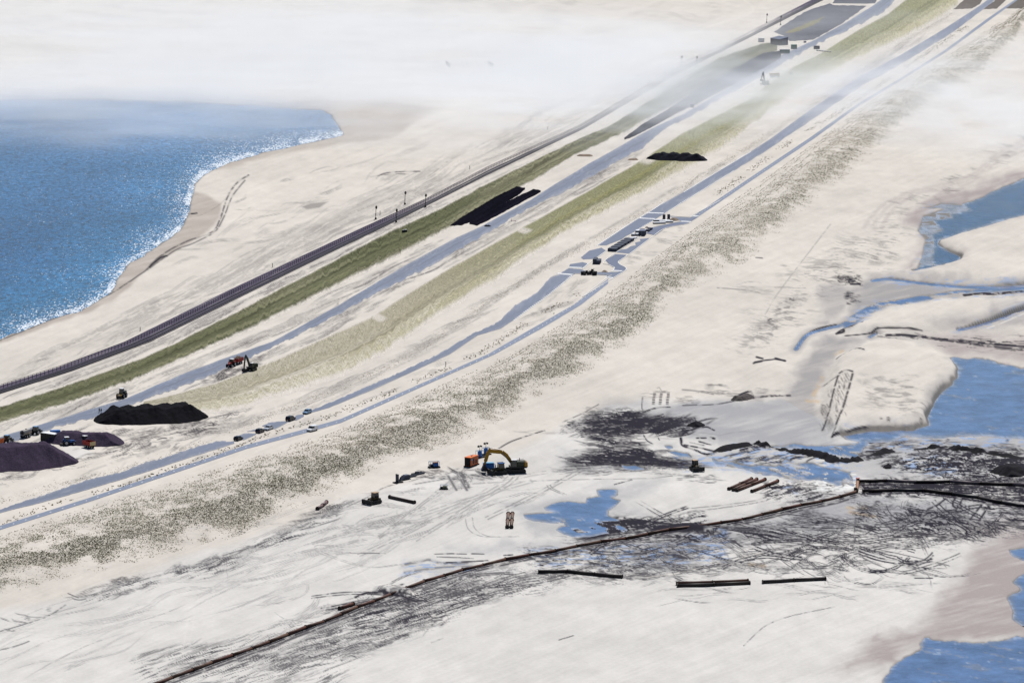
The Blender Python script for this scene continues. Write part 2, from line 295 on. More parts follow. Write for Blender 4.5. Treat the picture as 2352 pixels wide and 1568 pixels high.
streaks(C4([(1190, 140), (1440, 90), (1500, 130), (1300, 160)]), 30, -6, 4, (10, 40), (.7, 1.6), (.6, 1), 12)
streaks(C4([(1450, 180), (1700, 90), (2300, 150), (2400, 320), (2000, 300), (1750, 260)]), 90, -12, 30, (8, 45), (.7, 2.4), (.45, 1), 13)
streaks(C4([(1850, 130), (2352, 170), (2352, 330), (1900, 250)]), 50, -50, 12, (10, 30), (1, 2.6), (.5, .9), 14)
streaks(C4([(1360, 290), (1900, 260), (2352, 330), (2352, 470), (1900, 390), (1230, 370)]), 150, 8, 18, (8, 50), (.6, 2.2), (.4, .95), 15)
streaks(C4([(1240, 320), (1700, 340), (2352, 350), (2352, 460), (1700, 375), (1240, 375)]), 90, 4, 8, (12, 60), (1, 3), (.45, .85), 16)
streaks(C4([(1200, 0), (1900, 20), (1900, 90), (1300, 90)]), 30, -3, 8, (10, 50), (.5, 1.6), (.4, .9), 17)
streaks(C4([(2000, 60), (2352, 70), (2352, 150), (2000, 100)]), 30, 5, 8, (10, 40), (.5, 1.8), (.4, .9), 18)
streaks(C4([(600, 330), (1180, 330), (1180, 375), (900, 430), (640, 400)]), 60, -10, 12, (8, 40), (.6, 2), (.3, .75), 19)
# wheel lines below the pipeline
streaks(C4([(1150, 480), (1560, 470), (1700, 600), (1400, 600), (1200, 560)]), 60, 30, 35, (10, 40), (.6, 2.2), (.4, .8), 20, bend=.5)
streaks(C4([(1650, 590), (2120, 600), (2200, 660), (2000, 720), (1750, 660)]), 70, 12, 12, (12, 50), (.7, 2), (.4, .85), 21)
streaks(C4([(2110, 500), (2500, 480), (2500, 640), (2120, 640)]), 80, 6, 14, (12, 50), (.8, 3), (.5, .9), 22)
for k, p in enumerate([[(1820, 420), (1760, 470), (1690, 500)], [(1880, 420), (1860, 470), (1880, 490)], [(1930, 430), (1910, 470), (1920, 490)], [(2060, 470), (1960, 600), (1950, 640)], [(2110, 480), (2020, 610), (2010, 640)], [(1640, 560), (1720, 520), (1750, 560)]]): put(mud, stroke(spline(C4(p)), 3, 3, .2, 540 + k), .75)
put(mud, area(C4([(1560, 530), (1740, 490), (1980, 540), (2120, 640), (2100, 690), (1800, 640)]), 10, 20, 20, 55), .22)
streaks(C4([(-700, 560), (200, 640), (900, 540), (1200, 600), (1800, 640), (1900, 760), (1400, 760), (700, 800), (200, 930), (-300, 960), (-700, 900)]), 260, 6, 14, (20, 110), (.4, 1.3), (.2, .6), 23, bend=.12)
streaks(C4([(-150, 600), (380, 640), (860, 690), (600, 700), (100, 690)]), 55, 10, 5, (30, 90), (.8, 2.2), (.4, .85), 24)
streaks(C4([(750, 510), (960, 530), (900, 580), (760, 570)]), 35, 0, 6, (15, 45), (.6, 1.6), (.3, .6), 25)
streaks(C4([(-200, 880), (300, 880), (700, 890), (900, 920), (300, 960), (-300, 960)]), 70, 3, 9, (12, 60), (.5, 1.6), (.25, .65), 26)
streaks(C4([(700, 850), (1850, 870), (1700, 960), (900, 930)]), 50, 14, 18, (12, 60), (.4, 1.1), (.25, .6), 27, bend=.3)
streaks(C4([(-100, 1050), (1600, 1000), (1700, 1100), (-100, 1150)]), 50, 0, 8, (25, 140), (.4, .9), (.2, .45), 28)
for k, (p, w, a) in enumerate([([(-250, 960), (0, 925), (290, 850), (600, 780), (900, 720), (1100, 650), (1300, 610), (1700, 600)], 1.2, .5), ([(-230, 975), (40, 935), (330, 860), (650, 780), (950, 725)], 1.3, .55), ([(380, 640), (900, 720), (1200, 750), (1600, 830), (1840, 890)], .9, .5), ([(1700, 600), (1740, 660), (1780, 720), (1600, 700)], .8, .5), ([(0, 710), (500, 740), (1000, 760), (1450, 800)], .9, .45), ([(500, 720), (900, 610), (1200, 560)], .8, .45), ([(1190, 560), (1180, 700), (1170, 780)], 2.2, .4), ([(1130, 720), (1130, 780)], 2.4, .5), ([(1190, 690), (1180, 770)], 2.4, .55), ([(0, 500), (300, 470), (500, 440), (590, 400), (500, 385)], .8, .4), ([(0, 525), (350, 480), (560, 445), (620, 410)], .8, .4), ([(420, 1440), (560, 1310), (700, 1250), (860, 1210), (1050, 1170)], .7, .45), ([(820, 905), (900, 910), (1000, 890), (1080, 850)], 1.5, .6), ([(450, 850), (520, 845), (550, 855)], 3.2, .95), ([(1490, 870), (1570, 870)], 1.8, .9), ([(1600, 975), (1720, 975)], 1.4, .8)]):
    put(mud, stroke(spline(C4(p)), w, w, .15, 560 + k), a)
# left part of the pipeline spread
streaks(C3([(0, 1180), (250, 1090), (600, 1000), (900, 960), (1400, 960), (1500, 1010), (1000, 1120), (700, 1260), (560, 1310), (0, 1560), (-400, 1560), (-200, 1400)]), 260, -14, 7, (20, 110), (.4, 1.4), (.2, .6), 31, bend=.08)
streaks(C3([(250, 1440), (460, 1360), (440, 1380), (270, 1445)]), 30, -16, 4, (12, 40), (.8, 1.8), (.5, .8), 32)
streaks(C3([(380, 1070), (900, 1000), (1350, 960), (1350, 1010), (800, 1110)]), 70, -10, 10, (14, 60), (.5, 1.5), (.25, .6), 33)
streaks(C3([(1350, 860), (2352, 840), (2352, 1030), (1900, 1010), (1350, 970)]), 130, 2, 10, (14, 70), (.5, 1.5), (.25, .7), 34)
streaks(C3([(1600, 600), (2352, 540), (2352, 640), (1950, 640), (1700, 700)]), 50, -9, 5, (25, 100), (.8, 2.2), (.5, 1.), 35)
streaks(C3([(1250, 790), (2352, 740), (2352, 860), (1400, 880)]), 90, 0, 12, (8, 40), (.6, 2), (.2, .7), 36)
for k, (p, w, a) in enumerate([([(1700, 690), (2000, 640), (2240, 610), (2500, 600)], 2.2, 1), ([(1760, 690), (2000, 660), (2300, 630)], 1.8, .9), ([(1950, 560), (2100, 580), (2250, 600), (2352, 615)], 2.4, 1), ([(2000, 570), (2050, 600), (2150, 615), (2300, 610)], 1.6, .9), ([(640, 810), (760, 808), (860, 810)], 1, .9), ([(900, 808), (980, 810)], 1.2, .9), ([(660, 830), (800, 835), (910, 842)], 1, .6), ([(700, 870), (900, 862), (1010, 855)], 1.5, .9), ([(420, 885), (600, 850), (700, 875), (900, 870)], 5, .35), ([(440, 935), (700, 900), (900, 895)], 4, .3), ([(100, 1105), (200, 1070), (330, 1085), (440, 1105)], 4, .9), ([(170, 1080), (300, 1070)], 5, .7), ([(350, 1040), (430, 1015)], 2, .9), ([(340, 1080), (420, 1100), (500, 1130)], 5, .7), ([(360, 1110), (390, 1170)], 3, .4), ([(430, 1115), (455, 1165)], 2.4, .45), ([(620, 1300), (650, 1270), (690, 1250)], 3, .5), ([(680, 1305), (720, 1270)], 3, .5), ([(1500, 1400), (1600, 1370)], .9, .6), ([(620, 1420), (700, 1390)], .8, .5), ([(0, 1540), (60, 1510), (100, 1520)], 2, .6), ([(1120, 820), (1180, 815)], 1.4, .9), ([(1370, 885), (1390, 890)], 2.4, .9), ([(2000, 300), (1880, 332)], .9, .8), ([(0, 800), (300, 805)], 1.2, .5)]):
    put(mud, stroke(spline(C3(p)), w, w, .15, 600 + k), a)
# wheel tracks on the pale sand
for k, (p, gap, w, a) in enumerate([([(1200, 280), (1120, 350), (900, 470), (700, 600), (500, 720)], 6, 1., .3), ([(1170, 275), (1050, 370), (850, 450), (500, 620), (200, 700), (-300, 800)], 8, 1., .25), ([(760, 250), (800, 320), (830, 370)], 12, 4, .45), ([(820, 250), (850, 300), (870, 350)], 2, 5, .5), ([(880, 560), (900, 640), (1000, 690), (1200, 690)], 8, .7, .25), ([(400, 880), (200, 900), (0, 850), (-150, 790), (-150, 750), (0, 760)], 6, .7, .2), ([(1290, 260), (900, 270), (500, 330)], 3, .7, .3), ([(2200, 290), (1500, 300), (1000, 320), (800, 340)], 2, .6, .3), ([(1430, 335), (1450, 360), (1540, 400)], 4, .7, .35), ([(600, 1060), (620, 1150), (640, 1230), (540, 1370)], 8, .8, .2)]):
    pair(C3(p), gap, w, a, sd=640 + k)
streaks(C3([(540, 235), (1000, 220), (1250, 250), (1100, 300), (700, 300), (500, 290)]), 80, 4, 14, (8, 45), (.5, 1.4), (.25, .7), 41)
streaks(C3([(740, 290), (900, 270), (870, 360), (750, 360)]), 40, 60, 20, (6, 18), (.6, 1.4), (.2, .5), 42)
streaks(C3([(-700, 560), (100, 420), (700, 420), (1000, 470), (700, 700), (200, 900), (-900, 1300)]), 80, -20, 6, (40, 180), (.3, .8), (.10, .28), 43, bend=.1)
streaks(C2([(0, 1150), (700, 950), (1600, 700), (2300, 560), (2300, 700), (1200, 1150), (300, 1568), (0, 1568)]), 80, -17, 5, (50, 220), (.3, .8), (.10, .30), 44, bend=.06)
streaks(C2([(1000, 1350), (2352, 1150), (2352, 1568), (1100, 1568)]), 150, -19, 5, (30, 130), (.5, 1.3), (.2, .55), 45)
streaks(C2([(1300, 800), (1750, 620), (2300, 330), (2352, 350), (1900, 600), (1500, 760)]), 70, -17, 9, (15, 80), (.5, 1.5), (.25, .65), 46)
streaks(C2([(740, 870), (950, 830), (960, 870), (800, 890)]), 30, -10, 15, (8, 25), (.8, 1.8), (.4, .7), 47)
streaks(C2([(470, 960), (1500, 690), (1550, 720), (560, 990)]), 50, -19, 8, (10, 50), (.5, 1.5), (.3, .6), 48)
streaks(C2([(760, 970), (1080, 880), (1060, 900), (770, 990)]), 26, -16, 8, (10, 40), (.6, 1.8), (.3, .6), 49)
streaks(C2([(1430, 690), (1900, 720), (1700, 830), (1450, 800)]), 26, -10, 25, (10, 50), (.4, .9), (.2, .45), 50, bend=.5)
streaks(C2([(0, 1120), (430, 1040), (100, 1180), (0, 1240)]), 16, 14, 5, (10, 40), (.5, 1), (.3, .5), 51)
streaks(C2([(2130, 430), (2352, 340), (2352, 400), (2200, 450)]), 22, -14, 12, (10, 40), (.8, 1.8), (.3, .7), 52)
for k, p in enumerate([[(500, 985), (580, 990), (800, 910), (1020, 845), (1300, 765), (1500, 700), (1760, 620), (1850, 570), (2200, 480), (2352, 430)], [(470, 950), (540, 980)], [(0, 1210), (300, 1120), (450, 1030)], [(0, 1340), (120, 1310), (200, 1280)]]): put(mud, stroke(spline(C2(p)), 1.2, 1.2, .25, 660 + k), .5)
put(mud, stroke(spline(C3([(0, 500), (160, 430), (300, 350), (500, 300), (700, 240)])), 1.1, 1.1, .2, 3), .4)
put(mud, stroke(spline(C3([(1080, 85), (1160, 40), (1240, 10), (1400, -40)])), 1.3, 1.3, .2, 3), .75)
# dry sand between sea and railway: grader lines
streaks([(0, 870), (300, 720), (560, 590), (800, 460), (1100, 330), (1400, 220), (1500, 190), (1300, 290), (1000, 440), (600, 620), (300, 770), (0, 880)], 190, -27, 4, (40, 200), (.5, 1.8), (.08, .30), 61, rag=.3)
streaks([(480, 470), (700, 400), (1000, 330), (900, 430), (600, 560), (400, 620)], 60, -18, 10, (30, 110), (.6, 2.2), (.10, .26), 62, bend=.2)
put(mud, stroke(spline(C6([(240, 360), (280, 330), (370, 315), (540, 310)])), 1.6, 1.6, .3, 1), .5); put(mud, stroke(spline(C6([(200, 350), (340, 330), (460, 330)])), 1.4, 1.4, .4, 1), .4)
put(mud, area(C8([(1700, 810), (1750, 790), (1850, 780), (1800, 815), (1730, 825)]), 3), .25)
# strip between railway and service road
streaks([(0, 915), (300, 815), (700, 620), (1000, 470), (1000, 480), (700, 640), (300, 830), (0, 925)], 110, -25, 2, (30, 140), (.4, 1.), (.2, .55), 63)
streaks([(0, 985), (300, 895), (620, 760), (900, 610), (1050, 535), (900, 620), (620, 775), (300, 905), (0, 995)], 110, -25, 2, (40, 160), (.4, 1.), (.2, .5), 64)
streaks([(30, 1020), (210, 985), (420, 900), (640, 800), (1200, 490), (1460, 350), (1480, 365), (1200, 520), (800, 740), (480, 890), (200, 990)], 130, -26, 2.5, (20, 110), (.4, 1.1), (.2, .55), 65)
# churned yard round the heaps
streaks(C1([(640, 640), (900, 620), (1150, 610), (1650, 470), (1500, 600), (1000, 740), (500, 840), (0, 960), (0, 880), (420, 860), (800, 720)]), 120, -13, 8, (14, 80), (.5, 1.6), (.2, .6), 66, bend=.2)
streaks(C1([(1380, 280), (1560, 190), (1660, 190), (1640, 240), (1480, 290), (1420, 290)]), 50, -18, 12, (6, 30), (.8, 2.4), (.4, .8), 67)
streaks(C1([(1700, 130), (1880, 110), (1900, 140), (1760, 200)]), 20, -18, 12, (6, 30), (.8, 2), (.3, .6), 68)
streaks(C1([(1100, 590), (1330, 540), (1480, 560), (1200, 640)]), 35, -12, 8, (10, 40), (.6, 1.6), (.3, .7), 69)
streaks(C1([(1600, 470), (1640, 450), (1300, 470), (1200, 450)]), 20, 8, 15, (10, 50), (.5, 1.2), (.3, .6), 70)
# beach on the right: wind lines, drift dashes, dark seams
streaks(C5([(350, 400), (900, 250), (1400, 0), (1500, 60), (1400, 300), (1100, 380), (800, 600), (500, 900), (480, 760)]), 150, 3, 6, (10, 50), (.5, 1.8), (.08, .30), 81)
streaks(C5([(560, 740), (640, 600), (720, 520), (800, 560), (700, 640), (640, 760)]), 50, -8, 6, (6, 20), (.5, 1.3), (.3, .7), 82)
streaks(C5([(1040, 400), (1110, 375), (1220, 380), (1200, 430), (1100, 420)]), 40, 8, 12, (6, 20), (.7, 2), (.6, .95), 83)
streaks(C5([(1110, 490), (1200, 480), (1220, 560), (1130, 580)]), 24, 4, 8, (6, 18), (.6, 1.6), (.4, .85), 84)
streaks(C5([(1200, 1130), (1370, 1120), (1560, 1150), (1700, 1350), (1350, 1350), (1230, 1300)]), 60, 6, 6, (10, 40), (1, 3), (.10, .3), 85)
streaks(C5([(950, 1280), (1000, 1260), (1120, 1100), (1160, 1140), (1080, 1420), (1030, 1490), (940, 1440)]), 50, 66, 5, (10, 26), (.8, 1.6), (.2, .5), 86)
for k, (p, w, a, rg) in enumerate([([(960, 1445), (1010, 1330), (1050, 1180), (1070, 1110)], 2.4, .6, .3), ([(1035, 1485), (1090, 1370), (1130, 1250), (1160, 1140), (1170, 1100)], 2.8, .6, .3), ([(1075, 1150), (1080, 1200)], 2.4, .4, .3), ([(1120, 1150), (1110, 1210)], 2.4, .4, .3), ([(1080, 1095), (1120, 1078), (1170, 1085)], 2, .7, .1), ([(960, 1140), (1080, 1110)], .9, .5, .1), ([(1060, 960), (1130, 930), (1190, 910), (1250, 940)], 1.3, .7, .2), ([(1190, 910), (1240, 940)], 2.4, .8, .2), ([(1030, 1492), (1120, 1465), (1250, 1438), (1400, 1435), (1590, 1430)], 2.6, 1, 0), ([(1250, 1440), (1400, 1436)], 3, 1, 0), ([(1590, 1430), (1800, 1400), (2000, 1370), (2200, 1360), (2290, 1370)], 1.3, .9, .15), ([(2190, 1310), (2280, 1345), (2290, 1375)], 2.2, .9, 0), ([(350, 1235), (400, 1195), (450, 1180), (475, 1190), (480, 1215)], 3.5, .9, .1), ([(480, 1215), (600, 1205), (740, 1200)], 2, .9, .3), ([(0, 1268), (200, 1262), (350, 1240)], 1.2, .6, .2), ([(490, 980), (540, 965), (640, 955), (700, 958)], 2.6, 1, 0), ([(510, 935), (550, 945)], 2.4, 1, 0), ([(640, 945), (705, 962)], 3, 1, 0), ([(500, 975), (540, 968)], 4, 1, 0), ([(820, 820), (870, 765), (960, 730), (1060, 710)], 1.1, 1, 0), ([(1060, 775), (1090, 755), (1170, 740), (1240, 712)], 2.2, 1, 0), ([(1060, 775), (1110, 765)], 3, 1, 0), ([(1120, 790), (1280, 775), (1350, 752), (1500, 750), (1650, 756)], 1.1, .95, 0), ([(1400, 785), (1550, 785), (1700, 800), (1950, 825), (2200, 850), (2500, 870)], 3.4, 1, .25), ([(1700, 800), (2000, 845), (2400, 890)], 4.5, .6, .5), ([(1940, 510), (2050, 502), (2200, 495), (2500, 460)], 4.2, 1, .06), ([(1960, 505), (2150, 480), (2350, 465)], 2.2, .9, .2), ([(1690, 312), (1790, 312)], 1.8, 1, 0), ([(1160, 432), (1220, 432)], 3, 1, 0), ([(0, 1160), (120, 1172), (210, 1190)], 2.2, .3, .2), ([(240, 458), (400, 470), (540, 495)], 1.4, .3, .3), ([(570, 640), (640, 520), (780, 330), (1020, 20)], .8, .22, .2), ([(505, 250), (550, 254)], 1, .6, 0)]):
    put(mud, stroke(spline(C5(p)), w, w, rg, 700 + k), a)
streaks(C5([(1860, 1230), (2000, 1180), (2030, 1210), (1900, 1250)]), 18, -8, 8, (6, 20), (.6, 1.5), (.5, .9), 91); streaks(C5([(1960, 1300), (2300, 1280), (2300, 1340), (1960, 1340)]), 40, 2, 10, (5, 16), (.6, 1.5), (.4, .9), 92); streaks(C5([(2200, 1150), (2352, 1140), (2352, 1240), (2200, 1220)]), 24, 4, 10, (6, 24), (.6, 1.5), (.4, .9), 93)
streaks(C5([(1150, 1380), (2500, 1420), (2500, 1580), (1200, 1560)]), 70, 2, 12, (1.5, 6), (.5, 1.1), (.4, .8), 94); streaks(C4([(-1200, -30), (0, -60), (400, 0), (0, 40), (-600, 40)]), 40, 1, 4, (20, 90), (.5, 1.5), (.06, .2), 95)
streaks(C5([(-350, 1200), (300, 1130), (700, 1180), (300, 1230), (-100, 1250)]), 30, 4, 3, (15, 60), (.5, 1.2), (.2, .5), 96)
for k in range(3): put(wet, stroke(spline(C7([(1250 + 60 * k, 1568), (1350 + 50 * k, 1440), (1550 + 40 * k, 1330), (1800, 1270 + 20 * k), (2000, 1200 + 25 * k), (2200, 1040 + 30 * k), (2500, 900 + 40 * k)])), 7, 8, .4, k), .35)
streaks(C7([(1300, 1568), (1450, 1360), (1800, 1250), (2150, 1010), (2500, 880), (2500, 1000), (2100, 1180), (1700, 1400), (1500, 1568)]), 80, 8, 6, (10, 40), (.6, 2), (.1, .32), 97)
def smear(poly, ang, lx, ly, th, a, seed, soft=22, warp=9, L=None, gain=.09):
    """dragged, smeared mud: long broken filaments along ang that bend with a slow warp"""
    L = mud if L is None else L; s, v = area(poly, soft, 18, 45, seed + 1)
    if v.size == 0: return
    x, y = PX[s], PY[s]; t = math.radians(ang); w = (fbm(x / 90, y / 45, 3, seed + 2) - .5) * 2 * warp
    u = x * math.cos(t) + y * math.sin(t); q = -x * math.sin(t) + y * math.cos(t) + w
    n = .6 * fbm(u / lx, q / ly, 4, seed) + .4 * fbm(u / (lx * .35), q / (ly * .6), 3, seed + 4); big = fbm(x / 55, y / 22, 3, seed + 6)
    L[s] = np.maximum(L[s], v * a * sst(th, th + gain, n + (big - .5) * .28) * (.55 + .6 * big))
smear(ZM([(300, 520), (470, 350), (700, 310), (1250, 370), (1700, 430), (1300, 560), (1100, 660), (700, 680), (450, 660)]), -4, 60, 3.4, .455, 1., 2001)
smear(ZM([(1260, 570), (1680, 430), (2180, 520), (1850, 660), (1480, 670)]), -17, 70, 3.4, .45, 1., 2002, 10)
smear(ZM([(120, 1080), (320, 1000), (620, 920), (1000, 890), (1300, 940), (1950, 1080), (1950, 1160), (1300, 1130), (600, 1150)]), 6, 70, 3.2, .46, 1., 2003)
smear(ZM([(430, 620), (1100, 690), (1250, 800), (700, 840), (400, 800)]), 6, 50, 3.0, .49, .9, 2004)
smear(C4([(1400, 190), (1680, 80), (2300, 130), (2500, 200), (2500, 330), (2000, 310), (1700, 270)]), -8, 26, 3.6, .50, 1., 2005)
smear(C4([(1230, 310), (1700, 320), (2500, 330), (2500, 480), (1900, 400), (1240, 385)]), 5, 40, 3.2, .485, 1., 2006, 12)
smear(C4([(2080, 470), (2500, 470), (2500, 645), (2120, 650)]), 6, 40, 3.2, .495, .95, 2007, 16)
smear(C4([(1150, 470), (1700, 460), (2150, 640), (2000, 710), (1600, 660), (1250, 600)]), 24, 22, 3.0, .545, .85, 2008, 24, 22)
smear(C4([(-700, 560), (200, 620), (900, 520), (1300, 600), (1900, 640), (1850, 760), (1400, 780), (700, 820), (200, 950), (-300, 970), (-800, 900)]), 6, 70, 5.0, .585, .6, 2009, 30, 16)
smear(C4([(-200, 560), (380, 610), (900, 680), (600, 720), (0, 720)]), 9, 70, 4.5, .50, .95, 2010, 14)
smear(C3([(100, 1160), (600, 1000), (900, 950), (1500, 940), (1500, 1010), (1000, 1130), (700, 1270), (500, 1330), (0, 1560), (-500, 1600)]), -15, 60, 2.2, .545, .65, 2011, 30, 10)
smear(C2([(900, 1400), (2352, 1100), (2352, 1568), (1000, 1600)]), -19, 60, 2.2, .56, .5, 2012, 30)
smear(C3([(1250, 790), (2352, 720), (2352, 880), (1900, 1000), (1350, 980)]), 2, 34, 2.6, .56, .75, 2013, 26, 12)
smear(C4([(560, 320), (1180, 320), (1180, 385), (850, 450), (600, 420)]), -12, 24, 3.0, .52, .75, 2014, 16)
smear(C3([(1600, 600), (2500, 530), (2500, 640), (1950, 650), (1700, 710)]), -9, 60, 3.2, .46, 1., 2015, 12)
smear(C5([(1040, 390), (1220, 370), (1240, 440), (1100, 430)]), 8, 14, 3, .5, .9, 2016, 8); smear(C5([(1400, 770), (2500, 820), (2500, 930), (1600, 810)]), 4, 50, 2.4, .52, .8, 2017, 14)
smear(C2([(1200, 850), (1750, 610), (2352, 300), (2352, 420), (1900, 640), (1500, 820)]), -18, 50, 2.4, .56, .6, 2018, 16); smear(C2([(400, 1010), (1550, 680), (1600, 740), (500, 1040)]), -19, 40, 2.2, .55, .6, 2019, 12)
smear([(0, 880), (300, 740), (560, 600), (800, 470), (1100, 340), (1500, 180), (1300, 300), (1000, 450), (600, 640), (300, 790), (0, 890)], -27, 110, 3.2, .50, .20, 2020, 26, 10, gain=.16)
smear(C1([(620, 640), (1150, 600), (1700, 460), (1500, 620), (1000, 760), (400, 880), (0, 980), (0, 880), (800, 720)]), -14, 40, 2.6, .53, .55, 2021, 22, 14)
smear([(-130, -90), (1900, -90), (1500, 90), (1200, 180), (-130, 225)], 5, 120, 4.5, .50, .09, 2022, 30, 14, gain=.2)
smear(C5([(300, 900), (900, 250), (1450, 0), (1560, 100), (1400, 330), (1000, 500), (640, 900)]), 4, 40, 3, .52, .28, 2023, 40, 14, gain=.16)
smear(C5([(1200, 1100), (1600, 1120), (1720, 1360), (1250, 1360)]), 4, 34, 5, .5, .25, 2025, 20, 8, gain=.2)
for k, (p, an, th_, a_) in enumerate([(ZM([(300, 520), (470, 350), (700, 310), (1250, 370), (1700, 430), (1300, 560), (1100, 660), (700, 680), (450, 660)]), -3, .50, 1), (ZM([(120, 1080), (320, 1000), (620, 920), (1000, 890), (1950, 1080), (1950, 1160), (1300, 1130), (600, 1150)]), 7, .49, 1), (C4([(1400, 190), (1680, 80), (2300, 130), (2500, 200), (2500, 330), (2000, 310), (1700, 270)]), 4, .54, 1), (C4([(1200, 300), (1700, 310), (2500, 320), (2500, 500), (1900, 410), (1240, 390)]), 3, .53, .95), (C4([(1150, 460), (1700, 450), (2500, 480), (2500, 650), (2100, 720), (1600, 680), (1250, 610)]), 10, .585, .4), (C4([(-700, 560), (200, 620), (900, 510), (1300, 590), (2000, 660), (1850, 780), (1400, 800), (700, 840), (200, 960), (-300, 980), (-900, 900)]), 4, .61, .3), (C3([(1250, 780), (2352, 720), (2352, 890), (1900, 1010), (1350, 990)]), 0, .60, .4), (C3([(100, 1160), (600, 1000), (900, 950), (1500, 940), (1500, 1010), (1000, 1130), (700, 1270), (0, 1560), (-500, 1600)]), -15, .60, .5)]):
    smear(p, an, 26, 1.9, th_, a_, 2100 + k * 13, 24, 12, gain=.055)
for k in range(34):                                    # passes of the dozer fanning out from where it stands
    f = random.random(); x0, y0 = ZM([(120 + 700 * f + random.uniform(-60, 60), 1090 - 190 * f + random.uniform(-60, 90))])[0]; x1, y1 = ZM([(1900 + random.uniform(-250, 0), 1120 + random.uniform(-35, 30))])[0]
    w_ = random.uniform(.5, 1.6); put(mud, stroke(spline([(x0, y0), ((x0 + x1) / 2, (y0 + y1) / 2 + random.uniform(-7, 1)), (x1, y1)]), w_, w_, .2, 2300 + k), random.uniform(.4, .95))
for k in range(26):
    f = k / 25; x0, y0 = C4([(1230 + 500 * random.random(), 330 + 40 * random.random())])[0]; x1, y1 = C4([(2300 + 200 * random.random(), 250 + 260 * f)])[0]
    w_ = random.uniform(.5, 1.5); put(mud, stroke(spline([(x0, y0), ((x0 + x1) / 2, (y0 + y1) / 2 + random.uniform(-6, 6)), (x1, y1)]), w_, w_, .3, 2400 + k), random.uniform(.35, .9))
MAINP = [(300, 1592), (471, 1530), (640, 1467), (784, 1411), (895, 1366), (960, 1340), (1100, 1300), (1210, 1276), (1310, 1263), (1330, 1256), (1430, 1239), (1540, 1217), (1660, 1202), (1745, 1184), (1850, 1160), (1920, 1145), (1966, 1131)]
put(mud, stroke([(x, y + 4) for x, y in MAINP], 2.6, 2.6, .35, 31), .95); put(mud, stroke([(x + 6, y + 8) for x, y in MAINP], 3.5, 4, .8, 32), .6)  # dark band below the pipe: mud with the pipe's shadow painted in
for p in ([(1974, 1113), (2120, 1114), (2330, 1120), (2480, 1125)], [(1982, 1135), (2100, 1131), (2225, 1146), (2480, 1190)]): put(mud, stroke(p, 3, 3, .4, 33), .9)  # same band of mud and painted shadow below the branch pipes
streaks(C4([(-500, 600), (300, 660), (900, 560), (1500, 620), (1850, 700), (1500, 830), (700, 860), (0, 920), (-500, 900)]), 75, 4, 16, (80, 240), (.3, .8), (.5, .95), 2501, bend=.30, rag=.15)
streaks(C4([(500, 860), (1800, 820), (1900, 900), (1600, 980), (700, 940)]), 34, 8, 22, (40, 120), (.25, .6), (.35, .8), 2502, bend=.6, rag=.15)
streaks(C3([(0, 1100), (700, 980), (1400, 950), (1400, 1050), (700, 1250), (-200, 1500)]), 60, -12, 10, (60, 180), (.25, .6), (.3, .75), 2503, bend=.2, rag=.15)
streaks(C3([(300, 300), (1300, 260), (1500, 330), (1000, 560), (300, 760), (-300, 800)]), 46, -22, 12, (60, 200), (.2, .5), (.15, .4), 2504, bend=.25, rag=.15)
streaks(C2([(1900, 1100), (2352, 1000), (2352, 1150), (2000, 1250)]), 12, -18, 14, (40, 120), (.2, .5), (.15, .4), 2505, bend=.3)
streaks([(150, 1105), (500, 985), (784, 880), (1000, 770), (1250, 600), (1270, 610), (1000, 800), (784, 905), (500, 1000), (160, 1115)], 90, -24, 3, (30, 140), (.4, 1.2), (.12, .36), 2510); streaks([(0, 1195), (567, 1012), (784, 940), (1100, 795), (1280, 690), (1300, 700), (1110, 808), (784, 955), (567, 1022), (0, 1203)], 60, -20, 3, (20, 90), (.3, .9), (.12, .36), 2511)
streaks([(1500, 470), (1800, 290), (2100, 90), (2120, 100), (1800, 310), (1520, 485)], 50, -34, 3, (20, 90), (.4, 1.), (.12, .3), 2512); streaks([(1290, 640), (1390, 640), (1300, 700), (1200, 750)], 30, -35, 8, (10, 40), (.4, 1.), (.1, .3), 2513); streaks(ZJ([(850, 880), (1300, 560), (1850, 330), (1700, 560), (1000, 980)]), 30, 4, 6, (10, 40), (.6, 1.6), (.1, .25), 2514)
def ruts(poly, n, ang, spread, ln, seed, amp=(.6, 1.), gap=(3, 6), bend=.35):
    """pairs of broad wheel ruts that swing in long arcs"""
    r = random.Random(seed); xs = [p[0] for p in poly]; ys = [p[1] for p in poly]; done = 0
    while done < n:
        x, y = r.uniform(min(xs), max(xs)), r.uniform(min(ys), max(ys))
        if not bool(inside(np.array([x]), np.array([y]), poly)[0]): continue
        done += 1; t = math.radians(ang + r.gauss(0, spread)); l = r.uniform(*ln) * .5; b = r.uniform(-bend, bend); g = r.uniform(*gap); w_ = r.uniform(.7, 1.7); a_ = r.uniform(*amp)
        for sg in (-1, 1):
            pts = [(x + math.cos(t) * l * f - math.sin(t) * (b * l * (1 - f * f) + sg * g), y + math.sin(t) * l * f * .8 + math.cos(t) * (b * l * (1 - f * f) * .6 + sg * g * .55)) for f in np.linspace(-1, 1, 12)]
            put(mud, stroke(pts, w_, w_, .12, seed * 7 + done), a_)
ruts(C4([(-500, 620), (300, 660), (900, 560), (1500, 620), (1800, 700), (1500, 830), (700, 870), (0, 920), (-400, 890)]), 22, 3, 14, (120, 330), 2601)
ruts(C4([(600, 800), (1700, 780), (1800, 900), (1000, 940)]), 10, 6, 20, (60, 160), 2602, bend=.7)
ruts(C4([(1150, 470), (2000, 480), (2100, 660), (1400, 640)]), 16, 10, 22, (60, 180), 2603, bend=.5); ruts(C3([(0, 1120), (700, 990), (1400, 950), (1300, 1060), (500, 1300), (-200, 1480)]), 18, -13, 8, (120, 300), 2604, (.4, .8), bend=.2)
